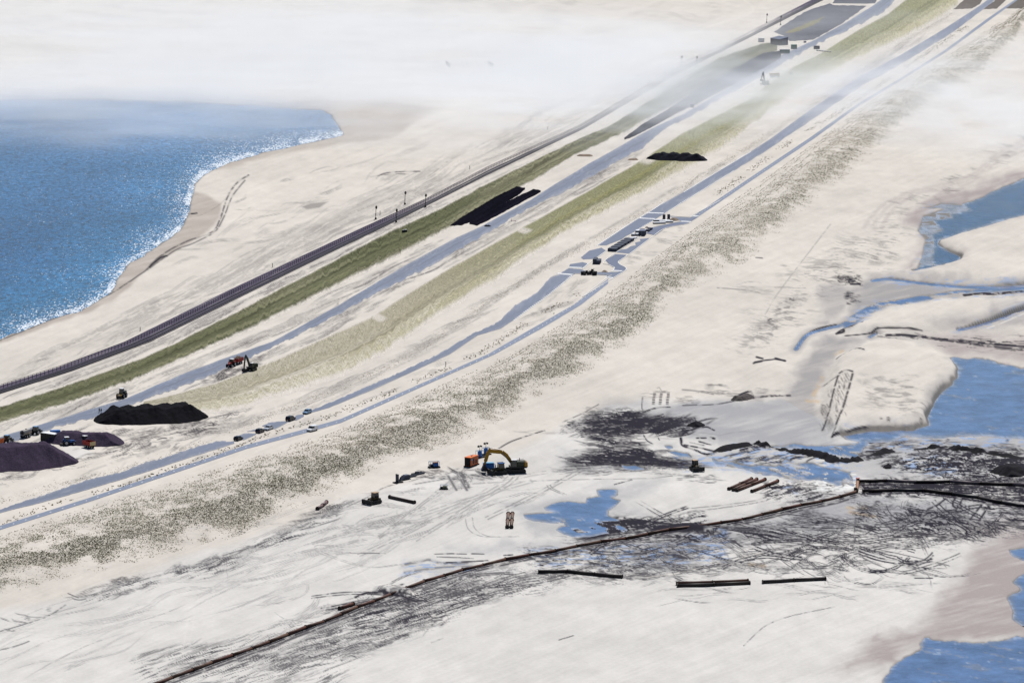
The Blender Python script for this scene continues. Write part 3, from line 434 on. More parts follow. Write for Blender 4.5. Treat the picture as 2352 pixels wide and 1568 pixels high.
ruts(ZM([(330, 420), (1250, 400), (1700, 480), (1100, 660), (500, 640)]), 12, -5, 6, (80, 200), 2605, (.7, 1.), bend=.15); ruts(C4([(1450, 180), (2300, 140), (2450, 300), (1800, 280)]), 10, 0, 14, (50, 140), 2606, bend=.4)
ruts(C3([(200, 420), (1200, 280), (1500, 330), (900, 620), (0, 760)]), 12, -24, 10, (120, 300), 2607, (.15, .35), bend=.25)
for k in range(70):                                    # broad graded bands that run with the roads
    f = random.random(); base = random.choice(([(0, 915), (300, 808), (700, 620), (1000, 468), (1300, 330)], [(0, 985), (300, 895), (620, 765), (900, 615), (1200, 470), (1480, 330)], [(200, 1095), (500, 990), (784, 890), (1000, 790), (1250, 620), (1500, 470), (1800, 290)], [(0, 860), (285, 745), (560, 610), (800, 490), (1100, 350), (1400, 210)], [(480, 895), (800, 735), (1200, 505), (1460, 360)]))
    x0 = base[0][0] + f * (base[-1][0] - base[0][0]) * .8; x1 = x0 + random.uniform(80, 420); off = random.uniform(-16, 12); xs__ = np.linspace(x0, min(x1, base[-1][0]), 8)
    put(mud, stroke([(x, float(np.interp(x, [q[0] for q in base], [q[1] for q in base])) + off) for x in xs__], random.uniform(1.5, 5), 4, .25, 2700 + k), random.uniform(.06, .2))
# white trodden shell ground in the yard and a few pale wheel marks
for p in (C1([(420, 730), (520, 720), (640, 770), (520, 810), (470, 790)]), C1([(720, 690), (800, 690), (840, 705), (770, 715)])): put(white, area(p, 5, 5, 20, 9), 1)
pale = layer()
for k, (p, w, a) in enumerate([(C3([(-20, 860), (60, 960), (200, 1030), (420, 1060)]), 1, .5), (C3([(100, 870), (200, 1000), (340, 1050)]), 1, .5), (C4([(-250, 970), (0, 935), (290, 858), (600, 790)]), 2.2, .8), (C3([(430, 1070), (600, 1130), (640, 1190), (600, 1290), (540, 1370)]), 1.1, .7), (C3([(470, 1070), (650, 1140), (680, 1200), (640, 1290)]), 1.1, .6), (C2([(1340, 1100), (1310, 1260), (1240, 1380)]), 1, .35), (C2([(1300, 1120), (1270, 1280)]), 1, .35), (C4([(1120, 560), (1140, 700), (1110, 830)]), 1.3, .5), (C4([(640, 820), (800, 800), (900, 870)]), 1.5, .5), (C5([(1030, 1040), (1100, 960), (1200, 925), (1300, 960)]), 3, .4), (C1([(0, 590), (400, 460), (800, 310), (1200, 160), (1600, 0)]), 2.4, .6), (C6([(0, 1110), (400, 890), (760, 700), (900, 640)]), 2.2, .6), (C5([(2100, 735), (2200, 700), (2352, 640)]), 1.4, .9), (C5([(1330, 790), (1420, 772), (1500, 770)]), 1.4, .9), (C5([(1960, 520), (2200, 515), (2400, 505)]), 1.2, .9), (C5([(1560, 800), (1800, 830), (2352, 880)]), 1., .5), (C7([(420, 0), (470, 40), (480, 80), (400, 120), (200, 180), (0, 260)]), 1.6, .6), (C7([(1030, 12), (1150, 18), (1330, 35)]), 1.6, .9), (C7([(1430, 90), (1370, 105), (1250, 150), (1150, 205)]), 1.6, .8)]):
    put(pale, stroke(spline(p), w, w, .15, 800 + k), a)
foam = layer()
for k in range(90):                                   # clumps of foam where the pipe spills
    x, y = C4([(random.uniform(900, 1190), random.uniform(255, 375))])[0]; l = random.uniform(2, 9); put(foam, stroke([(x - l, y), (x + l, y + random.uniform(-2, 1))], random.uniform(.8, 1.8), 1), random.uniform(.4, 1))
put(foam, stroke(C4([(1120, 350), (1180, 345)]), 5, 5, .3, 2), 1)

# ---- relief
def d_dune(x, y, t, wx, wy):
    n = fbm(wx / 16, wy / 26, 4, 301); n2 = fbm(wx / 4.5, wy / 7, 3, 303); core = np.exp(-((t - .60 - .25 * (n - .5)) / .20) ** 2)
    rag = sst(-.02, .30, (1 - t) + (n2 - .5) * .22 + (n - .5) * .30) * sst(-.02, .10, t)
    core = np.exp(-((t - .66 - .22 * (n - .5)) / .13) ** 2)
    return rag * np.clip((.15 + .24 * sst(.1, .45, t) + .85 * core * sst(.25, .6, n)) * sst(.15, .8, n2 + .2 * core) * 1.7, 0, 1)
DU = [(-150, 1275), (0, 1227), (200, 1161), (400, 1104), (567, 1051), (784, 984), (1170, 812), (1300, 735), (1372, 681), (1431, 642), (1493, 597), (1574, 539), (1647, 483), (1768, 400), (1868, 327), (2001, 230), (2135, 147), (2268, 67), (2345, 18), (2480, -60)]
DL = [(-150, 1395), (0, 1365), (100, 1345), (233, 1315), (333, 1285), (433, 1259), (520, 1242), (583, 1215), (620, 1202), (784, 1120), (884, 1068), (1017, 1028), (1084, 1008), (1250, 905), (1300, 882), (1440, 800), (1545, 700), (1568, 675), (1635, 648), (1711, 605), (1755, 571), (1815, 513), (1901, 440), (1985, 373), (2068, 300), (2135, 247), (2251, 183), (2328, 100), (2352, 50), (2480, -20)]
bx, by = WX / 9, WY / 9
hum = fbm(bx, by, 4, 900) - .5
depth = np.clip(depth, 0, 1)
flat = layer()      # 1 where sheets (roads, turf, rails) lie: stays level
put(flat, area([(-200, 1290), (0, 1222), (567, 1047), (784, 980), (1140, 822), (1430, 645), (1610, 510), (1760, 402), (2000, 235), (2400, -20), (2400, -130), (1400, -130), (1500, 100), (1150, 345), (784, 530), (300, 770), (-200, 950)], 8))
dune = layer()
put(dune, area([(-200, 1300), (0, 1232), (567, 1056), (784, 990), (1170, 815), (1372, 685), (1493, 600), (1647, 486), (1868, 330), (2135, 150), (2400, 0), (2400, 30), (2251, 190), (2068, 305), (1901, 440), (1755, 571), (1568, 675), (1440, 800), (1250, 905), (1017, 1028), (784, 1115), (583, 1210), (433, 1255), (233, 1310), (0, 1362), (-200, 1400)], 14))
yu_ = np.interp(PX, [p[0] for p in DU], [p[1] for p in DU]); yl_ = np.interp(PX, [p[0] for p in DL], [p[1] for p in DL]); tt = np.clip((PY - yu_) / (yl_ - yu_), 0, 1)
hgt += 2.3 * sst(.02, .42, tt) * sst(1.0, .55, tt) * (.55 + .9 * fbm(WX / 26, WY / 45, 3, 907)) * np.clip(dune * 2, 0, 1)
hgt += dune * (.9 * hum + .25 * (fbm(WX / 2.2, WY / 2.2, 3, 905) - .5)) + (1 - flat) * (1 - dune) * .22 * hum
hgt += (1 - flat) * .25 * (fbm(WX / 40, WY / 40, 3, 910) - .5)
for p, z_, sf in ((C5([(1030, 1040), (1100, 950), (1250, 870), (1450, 830), (1680, 870), (1820, 960), (1870, 1050), (1780, 1160), (1700, 1250), (1670, 1370), (1580, 1420), (1250, 1425), (1060, 1470), (975, 1300), (1010, 1150)]), 2.8, 22), (C5([(1120, 755), (1260, 690), (1420, 610), (1900, 545), (2500, 525), (2500, 590), (2100, 690), (1800, 735), (1400, 750)]), 1.8, 15), (C5([(1790, 140), (1850, 115), (2500, -60), (2500, 405), (2200, 430), (1900, 415), (1600, 380), (1450, 368), (1720, 330), (1940, 265), (1900, 205)]), 2.0, 17), (C5([(520, 1000), (640, 970), (740, 1040), (720, 1170), (480, 1180), (440, 1100)]), .9, 20)):
    sl, v = area(p, sf, 6, 40, 61); hgt[sl] += z_ * v * (.8 + .4 * fbm(WX[sl] / 18, WY[sl] / 30, 3, 62))
add(hgt, stroke(C4([(60, 625), (230, 650), (400, 690)]), 10, 10), 1.0); add(hgt, stroke(C3([(260, 1050), (340, 1050), (460, 1075)]), 13, 14), 1.0); add(hgt, area(C3([(1610, 790), (1900, 735), (2200, 760), (1900, 770)]), 20), .7); add(hgt, area(C3([(1490, 810), (1560, 790), (1680, 800)]), 10), .7)
rim = np.clip(depth * 4, 0, 1) * np.clip((1 - depth) * 3, 0, 1)
hgt = hgt * (1 - depth) - 1.1 * depth + rim * .42 * (fbm(WX / 3.2, WY / 7, 4, 915) - .5)
hgt[(depth < .04) & (hgt < -.12)] = -.12
WL = -.26

# ---- colour
def lerp(a, b, t): return a + (b - a) * t[..., None]
def rgb(*c): return np.array(c)
n1 = fbm(WX / 30, WY / 30, 4, 920); n2 = fbm(WX / 3.5, WY / 9, 4, 925)
alb = np.broadcast_to(rgb(.506, .472, .428), PX.shape + (3,)).copy()
alb = lerp(alb, rgb(.502, .490, .468), np.clip(white * .9, 0, 1))
n3 = fbm((PX + 1.9 * PY) / 30, (PY + .38 * PX) / 5, 4, 930)
alb *= (1 + .22 * (n1 - .5) + .16 * (n2 - .5) + .14 * (n3 - .5))[..., None]
wm = np.clip(wet, 0, 1); mv = layer(); put(mv, area([(1950, 1290), (2300, 1200), (2489, 1190), (2489, 1660), (1700, 1660)], 60)); put(mv, area([(1900, 300), (2489, 300), (2489, 620), (2200, 630), (1900, 620)], 40)); put(mv, area([(2100, 760), (2489, 760), (2489, 870), (2200, 860)], 30))
alb = lerp(alb, np.where((white > .5)[..., None], rgb(.275, .275, .285), np.where((PX < 1100)[..., None], rgb(.26, .222, .190), rgb(.262, .250, .248))), np.clip(wm * 1.15, 0, 1) * (1 - mv)); alb = lerp(alb, rgb(.285, .248, .240), np.clip(wm * 1.15, 0, 1) * mv)
dd = d_dune(PX, PY, tt, WX, WY) * np.clip(dune * 1.5, 0, 1); alb = lerp(alb, rgb(.300, .280, .220), np.clip(dd * .6, 0, .5))
alb = lerp(alb, rgb(.42, .30, .16), np.clip(ochre * .7, 0, 1))
alb = lerp(alb, rgb(.60, .57, .52), np.clip(pale, 0, 1) * .8)
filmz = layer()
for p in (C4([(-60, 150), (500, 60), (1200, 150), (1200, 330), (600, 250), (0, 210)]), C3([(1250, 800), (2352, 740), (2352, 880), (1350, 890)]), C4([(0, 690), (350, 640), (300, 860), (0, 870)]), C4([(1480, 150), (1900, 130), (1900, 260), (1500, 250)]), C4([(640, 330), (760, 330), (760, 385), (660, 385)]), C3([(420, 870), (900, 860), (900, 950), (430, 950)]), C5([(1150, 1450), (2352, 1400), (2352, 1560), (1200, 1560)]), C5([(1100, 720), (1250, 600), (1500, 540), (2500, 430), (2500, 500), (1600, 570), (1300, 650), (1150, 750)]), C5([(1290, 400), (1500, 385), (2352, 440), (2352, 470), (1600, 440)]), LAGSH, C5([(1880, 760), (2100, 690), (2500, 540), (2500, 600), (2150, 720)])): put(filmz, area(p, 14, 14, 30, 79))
sky_film = sst(.53, .60, fbm((PX + 2 * PY) / 22, PY / 3.2, 5, 78)) * filmz
alb = lerp(alb, rgb(.20, .29, .46), sky_film * .8)  # blue sky reflection of the thin water film painted into the sand colour
mk = np.clip(mud * 1.35, 0, 1); mm = 1 - (1 - mk) ** 1.7
alb = lerp(alb, rgb(.020, .018, .026), mm)
alb = lerp(alb, rgb(.66, .67, .66), np.clip(foam, 0, 1))
under = sst(.02, .3, depth); alb = lerp(alb, rgb(.16, .15, .14), under)
rough = np.clip(.95 - .30 * wm - .2 * under + .2 * mk, .3, 1)
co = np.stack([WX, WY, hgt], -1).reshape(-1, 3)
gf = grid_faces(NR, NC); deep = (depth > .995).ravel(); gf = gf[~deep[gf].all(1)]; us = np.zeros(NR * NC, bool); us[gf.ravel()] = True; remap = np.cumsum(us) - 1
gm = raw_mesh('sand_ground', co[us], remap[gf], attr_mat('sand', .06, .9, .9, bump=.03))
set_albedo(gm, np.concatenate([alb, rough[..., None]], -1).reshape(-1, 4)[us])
tag(link('sand_ground', gm), 'pale dredged sand with wheel tracks and mud', kind='structure')
# the same sand carries on far beyond what the survey covers
oc = []; fc = []
yb0, yb1 = float(WY[0, 0]), float(WY[-1, 0]); xs0 = float(WX[0, -1]); xs1 = float(WX[-1, -1])
B = 40000.
quad = [(-B, yb0, B, 40000)]
pts = [(-B, 45000), (B, 45000), (B, yb0), (-B, yb0), (float(WX[0, 0]), yb0), (xs0, yb0), (xs1, yb1), (float(WX[-1, 0]), yb1), (B, yb1), (-B, yb1), (-B, -8000), (B, -8000)]
co = np.array([(x, y, -.14) for x, y in pts])
fo = bpy.data.meshes.new('sand_plain'); fo.from_pydata([tuple(c) for c in co], [], [(0, 3, 4, 5, 2, 1), (5, 6, 8, 2), (4, 3, 9, 7), (9, 10, 11, 8, 6, 7)])
fo.materials.append(mat('sand_far', (.53, .48, .42), .95, noise=.08, nscale=.02)); tag(link('sand_plain', fo), 'flat sand reaching to the horizon', kind='structure')
# ================================================================== WATER
def water_mat(name, col, rough, sx, sy, bump, caps_glints=None, spec=.5, attr=False):
    m = bpy.data.materials.new(name); m.use_nodes = True; nt = m.node_tree; N = nt.nodes.new; L = nt.links.new; b = nt.nodes['Principled BSDF']
    tc = N('ShaderNodeTexCoord'); mp = N('ShaderNodeMapping'); mp.inputs['Scale'].default_value = (sx, sy, 1); mp.inputs['Rotation'].default_value = (0, 0, .16); L(tc.outputs['Object'], mp.inputs['Vector'])
    nz = N('ShaderNodeTexNoise'); nz.inputs['Scale'].default_value = 1; nz.inputs['Detail'].default_value = 6; nz.inputs['Roughness'].default_value = .6; nz.inputs['Distortion'].default_value = .6; L(mp.outputs['Vector'], nz.inputs['Vector'])
    bp = N('ShaderNodeBump'); bp.inputs['Strength'].default_value = 1; bp.inputs['Distance'].default_value = bump; L(nz.outputs['Fac'], bp.inputs['Height']); L(bp.outputs['Normal'], b.inputs['Normal'])
    b.inputs['Roughness'].default_value = rough; b.inputs['Specular IOR Level'].default_value = spec; b.inputs['IOR'].default_value = 1.333
    mc = N('ShaderNodeMix'); mc.data_type = 'RGBA'; mc.inputs['A'].default_value = (*[c * .72 for c in col], 1); mc.inputs['B'].default_value = (*[min(1, c * 1.35 + .01) for c in col], 1)
    mpb = N('ShaderNodeMapping'); mpb.inputs['Scale'].default_value = (sx * .35, sy * .5, 1); mpb.inputs['Rotation'].default_value = (0, 0, .3); L(tc.outputs['Object'], mpb.inputs['Vector']); nb = N('ShaderNodeTexNoise'); nb.inputs['Scale'].default_value = 1; nb.inputs['Detail'].default_value = 8; nb.inputs['Roughness'].default_value = .72; L(mpb.outputs['Vector'], nb.inputs['Vector'])
    rb = N('ShaderNodeMapRange'); rb.inputs['From Min'].default_value = .3; rb.inputs['From Max'].default_value = .7; L(nb.outputs['Fac'], rb.inputs['Value']); L(rb.outputs['Result'], mc.inputs['Factor']); L(mc.outputs['Result'], b.inputs['Base Color'])
    if attr:
        at = N('ShaderNodeAttribute'); at.attribute_name = 'albedo'; ra = N('ShaderNodeMapRange'); ra.inputs['From Min'].default_value = .3; ra.inputs['From Max'].default_value = .7; ra.inputs['To Min'].default_value = .62; ra.inputs['To Max'].default_value = 1.5; L(nb.outputs['Fac'], ra.inputs['Value'])
        sv_ = N('ShaderNodeVectorMath'); sv_.operation = 'SCALE'; L(at.outputs['Color'], sv_.inputs[0]); L(ra.outputs['Result'], sv_.inputs['Scale']); L(sv_.outputs['Vector'], b.inputs['Base Color'])  # wide noise range paints glints and pale reflections into the water colour
    if caps_glints:
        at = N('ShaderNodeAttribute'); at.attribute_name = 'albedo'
        # troughs darker / crests lighter water, then white specks: broken crests and painted sun glints
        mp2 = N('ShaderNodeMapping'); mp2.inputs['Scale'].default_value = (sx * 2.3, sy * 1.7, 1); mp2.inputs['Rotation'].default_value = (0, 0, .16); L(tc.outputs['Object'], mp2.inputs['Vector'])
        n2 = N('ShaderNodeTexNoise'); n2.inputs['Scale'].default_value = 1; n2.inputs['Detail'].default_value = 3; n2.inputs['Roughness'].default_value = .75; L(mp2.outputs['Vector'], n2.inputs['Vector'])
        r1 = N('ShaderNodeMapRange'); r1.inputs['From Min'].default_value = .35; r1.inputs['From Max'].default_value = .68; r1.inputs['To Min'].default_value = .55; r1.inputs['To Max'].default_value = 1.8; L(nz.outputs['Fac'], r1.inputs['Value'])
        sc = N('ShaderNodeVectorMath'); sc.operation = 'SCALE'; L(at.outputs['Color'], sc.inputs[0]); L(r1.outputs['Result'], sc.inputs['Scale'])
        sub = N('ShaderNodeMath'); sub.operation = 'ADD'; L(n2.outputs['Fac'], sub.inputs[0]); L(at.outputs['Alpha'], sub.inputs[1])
        r2 = N('ShaderNodeMapRange'); r2.inputs['From Min'].default_value = caps_glints; r2.inputs['From Max'].default_value = caps_glints + .07; L(sub.outputs[0], r2.inputs['Value'])
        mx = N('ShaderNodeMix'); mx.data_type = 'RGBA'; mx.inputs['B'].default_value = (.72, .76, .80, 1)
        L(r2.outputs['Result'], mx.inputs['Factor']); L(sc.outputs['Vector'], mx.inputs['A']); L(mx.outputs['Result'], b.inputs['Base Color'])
    return m
def quad_sheet(name, x0, y0, x1, y1, z, m, label):
    co = np.array([[*Wn(x, y, z), z] for x, y in ((x0, y0), (x0, y1), (x1, y1), (x1, y0))], float)
    return tag(link(name, raw_mesh(name, co, np.array([[0, 1, 2, 3]]), m)), label, kind='structure')
# the sea: swell, surf, whitecaps and sun glints painted as white specks
js = slice(int((215 - GY[0]) / SY), int((830 - GY[0]) / SY), 3); is_ = slice(0, int((800 - GX[0]) / SX), 2)
sx_, sy_ = PX[js, is_], PY[js, is_]; X_, Y_ = Wn(sx_, sy_, WL)
dsh = np.sqrt(seg_d2(sx_, sy_, SHORE[:21]))
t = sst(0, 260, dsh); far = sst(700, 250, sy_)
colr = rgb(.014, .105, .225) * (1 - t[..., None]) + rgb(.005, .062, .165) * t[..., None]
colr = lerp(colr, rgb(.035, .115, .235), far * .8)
colr *= (1 + .6 * (fbm(X_ / 60, Y_ / 90, 3, 51) - .5))[..., None]
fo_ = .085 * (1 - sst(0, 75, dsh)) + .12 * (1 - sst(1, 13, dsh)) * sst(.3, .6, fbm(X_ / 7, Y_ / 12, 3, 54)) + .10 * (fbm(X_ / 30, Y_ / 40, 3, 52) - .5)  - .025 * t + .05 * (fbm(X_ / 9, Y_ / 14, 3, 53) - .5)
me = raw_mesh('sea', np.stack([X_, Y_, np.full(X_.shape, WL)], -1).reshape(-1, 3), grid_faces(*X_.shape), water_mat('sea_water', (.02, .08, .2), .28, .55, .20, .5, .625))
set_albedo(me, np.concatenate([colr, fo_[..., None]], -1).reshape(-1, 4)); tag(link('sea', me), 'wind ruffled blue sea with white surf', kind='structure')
def pool_sheet(name, x0, y0, x1, y1, z, m, deep, label):
    a, b = slice(max(0, int((y0 - GY[0]) / SY)), int((y1 - GY[0]) / SY) + 1, 2), slice(max(0, int((x0 - GX[0]) / SX)), int((x1 - GX[0]) / SX) + 1, 2)
    x, y = PX[a, b], PY[a, b]; X, Y = Wn(x, y, z); d = np.clip((z - hgt[a, b]) / .84, 0, 1); n = fbm(X / 14, Y / 30, 4, 58)
    c = lerp(np.broadcast_to(rgb(.235, .240, .275), x.shape + (3,)), rgb(*[.5 * q + .09 for q in deep]), sst(.0, .35, d)); c = lerp(c, rgb(*deep), sst(.30, 1.0, d + (n - .5) * .7))
    f = sst(.60, .68, fbm((x + 2 * y) / 16, y / 2.6, 4, 57)) * (1 - sst(.5, 1.1, d)); c = lerp(c, rgb(.30, .37, .50), f * .45)
    me = raw_mesh(name, np.stack([X, Y, np.full(X.shape, z)], -1).reshape(-1, 3), grid_faces(*X.shape), m); set_albedo(me, np.concatenate([c, np.ones(c.shape[:2] + (1,))], -1).reshape(-1, 4)); return tag(link(name, me), label, kind='structure')
still = water_mat('still_water', (.07, .12, .28), .10, .35, .22, .05, attr=True); lagw = water_mat('lagoon_water', (.02, .07, .16), .18, .6, .22, .3, attr=True)
pool_sheet('lagoon_water', 2090, 395, 2489, 628, WL, lagw, (.014, .062, .150), 'dark blue lagoon behind the sandbar')
for nm, a in (('tidal_stream', (1815, 632, 2489, 812, WL)), ('pool_water', (1900, 814, 2489, 1020, WL)), ('pool_water', (1600, 1000, 1994, 1122, WL - .02)), ('pool_water', (1195, 1110, 1450, 1242, WL)), ('pool_water', (1930, 1440, 2489, 1658, WL)), ('pool_water', (2300, 1250, 2489, 1438, WL)), ('pool_water', (1395, 1015, 1598, 1090, WL))):
    pool_sheet(nm, *a, still, (.035, .085, .225) if nm == 'tidal_stream' else (.072, .128, .250), 'shallow water standing on the sand')

# ================================================================== STRIPS: roads, turf, ballast
def yy(poly, x):
    p = np.array(poly, float); return np.interp(x, p[:, 0], p[:, 1])
def strip(name, up, lo, m, z, n=600, k=9, jit=(0, 0), js=(14, 14), seed=0, colour=None, x0=None, x1=None):
    """sheet between two edges; jit roughens them where sand has blown over; colour(u, v, X, Y, t) -> rgb"""
    x0 = max(up[0][0], lo[0][0]) if x0 is None else x0; x1 = min(up[-1][0], lo[-1][0]) if x1 is None else x1
    x = np.linspace(x0, x1, n); a = yy(up, x); b = yy(lo, x)
    if jit[0]: a = a + (fbm(x / js[0], x * 0 + seed, 4, seed) - .5) * 2 * jit[0]
    if jit[1]: b = b + (fbm(x / js[1], x * 0 + seed + 50, 4, seed + 3) - .5) * 2 * jit[1]
    b = np.maximum(b, a + .3)
    v = np.linspace(0, 1, k)[None, :]; PXs = np.repeat(x[:, None], k, 1); PYs = a[:, None] * (1 - v) + b[:, None] * v
    X, Y = Wn(PXs, PYs, z)
    mx_, my_ = X[:, k // 2], Y[:, k // 2]; u = np.concatenate([[0], np.cumsum(np.hypot(np.diff(mx_), np.diff(my_)))])
    tx = np.gradient(mx_, u + np.arange(n) * 1e-6); ty = np.gradient(my_, u + np.arange(n) * 1e-6)
    cross = -(X - mx_[:, None]) * ty[:, None] + (Y - my_[:, None]) * tx[:, None]
    me = raw_mesh(name, np.stack([X, Y, np.full(X.shape, z)], -1).reshape(-1, 3), grid_faces(n, k), m)
    U = np.repeat(u[:, None], k, 1)
    uvl = me.uv_layers.new(name='UVMap'); li = np.zeros(len(me.loops), np.int32); me.loops.foreach_get('vertex_index', li)
    uvl.data.foreach_set('uv', np.stack([U.ravel()[li], cross.ravel()[li]], 1).astype(np.float32).ravel())
    if colour is not None:
        c = colour(U, cross, X, Y, np.repeat(v, n, 0)); set_albedo(me, np.concatenate([c, np.full(c.shape[:2] + (1,), .85)], -1).reshape(-1, 4))
    return link(name, me)
SAND = rgb(.506, .472, .428)
turf_m = attr_mat('turf', .5, .16, 1.8, uv=True, rough=.95)
asph_m = attr_mat('asphalt', .20, .12, 1.3, uv=True, rough=.6, spec=.3)
ball_m = attr_mat('ballast', .25, 1.5, 1.5, uv=True, rough=.9)
soil_m = attr_mat('soil', .5, .3, 1.2, uv=True, rough=.95, spec=0.)

def c_turf(green, olive, s_up, s_lo, seed, thin=0.):
    def f(U, V, X, Y, t):
        n = fbm(U / 30, V / 2.0, 5, seed); q = fbm(U / 240, V / 9, 3, seed + 9); st = fbm(U / 400, V / .8, 3, seed + 4)
        c = lerp(np.broadcast_to(rgb(*green), U.shape + (3,)), rgb(*olive), sst(.35, .65, q))
        c = c * (1 + 1.5 * (st - .5) + .5 * (n - .5))[..., None]
        edge = np.maximum(sst(s_up, 0, t), sst(1 - s_lo, 1, t)); bare = np.clip(edge * 1.25 + (n - .5) * 1.1 * np.clip(edge * 3, 0, 1) + thin * (n + st - .35), 0, 1)
        return lerp(c, SAND, bare)
    return f
def c_flat(col, amp=.1, seed=0, line=0., sandy=0.):
    def f(U, V, X, Y, t):
        n = fbm(U / 40, V / 1.2, 4, seed); c = np.broadcast_to(rgb(*col), U.shape + (3,)) * (1 + amp * 2 * (n - .5))[..., None]
        g = fbm(U / 14, V / 2.5, 5, seed + 5); drift = np.clip(np.maximum(sst(.72, 1.05, t), sst(.22, -.05, t)) * .9 + (g - .56) * 1.6, 0, .85)
        if sandy: c = lerp(c, SAND, drift * sandy)
        if line: c = c * (1 - line * np.exp(-((t - .5) / .06) ** 2) - line * .5 * np.exp(-((t - .28) / .05) ** 2))[..., None]
        return c
    return f
G1U = [(-150, 985), (0, 936), (167, 881), (333, 821), (413, 784), (570, 703), (784, 590), (884, 537), (1017, 477), (1117, 424), (1217, 374), (1317, 327), (1401, 290), (1568, 185), (1651, 133), (1748, 103), (1785, 100)]
G1L = [(-150, 1015), (0, 969), (167, 921), (317, 867), (505, 784), (611, 736), (784, 649), (917, 584), (1037, 520), (1100, 482), (1217, 420), (1317, 357), (1437, 300), (1568, 227), (1668, 173), (1755, 128), (1785, 112)]
G1U = [(x, y - 3.5) for x, y in G1U]; G1L = [(x, y + 5) for x, y in G1L]
o = strip('grass_verge', G1U, G1L, turf_m, .03, 1100, 26, (2, 3), (20, 12), 11, c_turf((.082, .086, .044), (.145, .142, .088), .10, .20, 11)); tag(o, 'green grass verge beside the railway', kind='stuff')
G2U = [(330, 922), (400, 905), (500, 877), (640, 822), (784, 757), (851, 727), (1017, 624), (1184, 530), (1317, 457), (1451, 380), (1568, 305), (1721, 227), (1755, 200), (1815, 157), (1888, 120), (1968, 70), (2041, 30), (2078, 0), (2200, -80)]
G2L = [(330, 935), (400, 945), (500, 940), (567, 928), (700, 885), (784, 858), (871, 813), (1017, 713), (1151, 632), (1284, 536), (1417, 470), (1568, 393), (1668, 330), (1748, 268), (1841, 200), (1968, 133), (2068, 90), (2191, 20), (2230, -5), (2330, -80)]
def c_field(U, V, X, Y, t):
    n = fbm(U / 80, V / 2.2, 4, 21); st = fbm(U / 600, V / .7, 3, 24); q = fbm(U / 200, V / 30, 3, 27); u = U / U.max()
    c = lerp(np.broadcast_to(rgb(.178, .176, .098), U.shape + (3,)), rgb(.335, .300, .225), sst(.26, .10, u + (n - .5) * .05))
    fx = CX + F * X / (Y * CT + H * ST); c = lerp(c, rgb(.215, .205, .130), sst(1180 + 40 * t, 1165 + 40 * t, fx) * .6); c = lerp(c, rgb(.235, .235, .150), sst(1480, 1560, fx) * .7)
    c = lerp(c, rgb(.335, .315, .215), sst(.48, .78, t + (n - .5) * .25))
    c = lerp(c, rgb(.150, .140, .035), .45 * np.exp(-((t - .42 - .05 * (n - .5)) / .07) ** 2) * sst(.2, .3, u) * sst(.62, .5, u) * (.5 + q))
    c = c * (1 + 1.0 * (st - .5))[..., None]
    bare = np.clip(sst(.80, 1.0, t) * 1.1 + sst(.05, 0, t) + (n - .5) * 1.0 * sst(.3, .8, t) + .16 * (q - .3) + .5 * sst(.20, .05, u) * (n + st - .55), 0, 1)
    for xc, w in ((1192, 9), (858, 10), (1478, 14), (1735, 9)): bare = np.maximum(bare, np.exp(-((fx - xc - 90 * t) / w) ** 4) * sst(.32, .2, t) * .8)
    return lerp(c, SAND, bare)
G2L = [(x, y + 7) for x, y in G2L]
o = strip('grass_field', G2U, G2L, turf_m, .03, 1200, 34, (1.5, 6), (40, 16), 21, c_field); tag(o, 'long sparse grass field thinning into blown sand', kind='stuff')
# top of the view: dark tilled fields
def poly_sheet(name, pts, m, z, label, col=None, kind='structure', warp=0.):
    bm = bmesh.new(); q = []
    for k in range(len(pts)):
        (ax, ay), (bx_, by_) = pts[k], pts[(k + 1) % len(pts)]
        nn = max(1, int(math.hypot(bx_ - ax, by_ - ay) / 5)) if warp else 1
        for i in range(nn):
            x, y = ax + (bx_ - ax) * i / nn, ay + (by_ - ay) * i / nn
            if warp: x += random.uniform(-warp, warp); y += random.uniform(-warp, warp) * .5
            q.append(bm.verts.new(W(x, y, z)))
    f = bm.faces.new(q); f.normal_update()
    if f.normal.z < 0: f.normal_flip()
    bmesh.ops.triangulate(bm, faces=bm.faces[:])
    me = bpy.data.meshes.new(name); bm.to_mesh(me); bm.free(); me.materials.append(m)
    return tag(link(name, me), label, kind=kind) if label else link(name, me)
dark_soil = mat('dark_soil', (.088, .092, .112), .95, noise=.5, nscale=.3, bump=.1)  # blue grey of the dust haze is mixed into the soil colour
mustard = mat('mustard', (.17, .155, .075), .95, noise=.4, nscale=.2)  # paler than the crop, with haze mixed into the colour
poly_sheet('tilled_field', [(1778, 74), (1815, 48), (1855, 24), (1905, 8), (1912, 12), (1990, 14), (1935, 54), (1868, 92), (1815, 95), (1800, 84)], dark_soil, .05, 'dark tilled field by the far railway', warp=1.5)
poly_sheet('tilled_field', [(1912, 8), (1930, -20), (2045, -60), (2010, 8), (1990, 9)], dark_soil, .05, 'dark field at the far end of the strip')
poly_sheet('tilled_field', [(2190, 22), (2225, -10), (2262, -10), (2250, 10), (2232, 20)], mat('brown_soil', (.10, .085, .075), .95, noise=.4, nscale=.3), .05, 'brown field beside the far road', warp=1)
poly_sheet('tilled_field', [(2255, 22), (2300, -8), (2320, -8), (2290, 20)], MATS['brown_soil'], .05, 'brown field between far road and path', warp=1)
poly_sheet('tilled_field', [(2308, 20), (2345, -8), (2480, -20), (2480, 20)], MATS['brown_soil'], .05, 'brown field right of the far path', warp=1)
poly_sheet('flower_strip', [(1802, 76), (1850, 55), (1895, 38), (1880, 52), (1850, 66), (1820, 76)], mustard, .09, 'mustard green strip in the dark field', kind='stuff', warp=2)
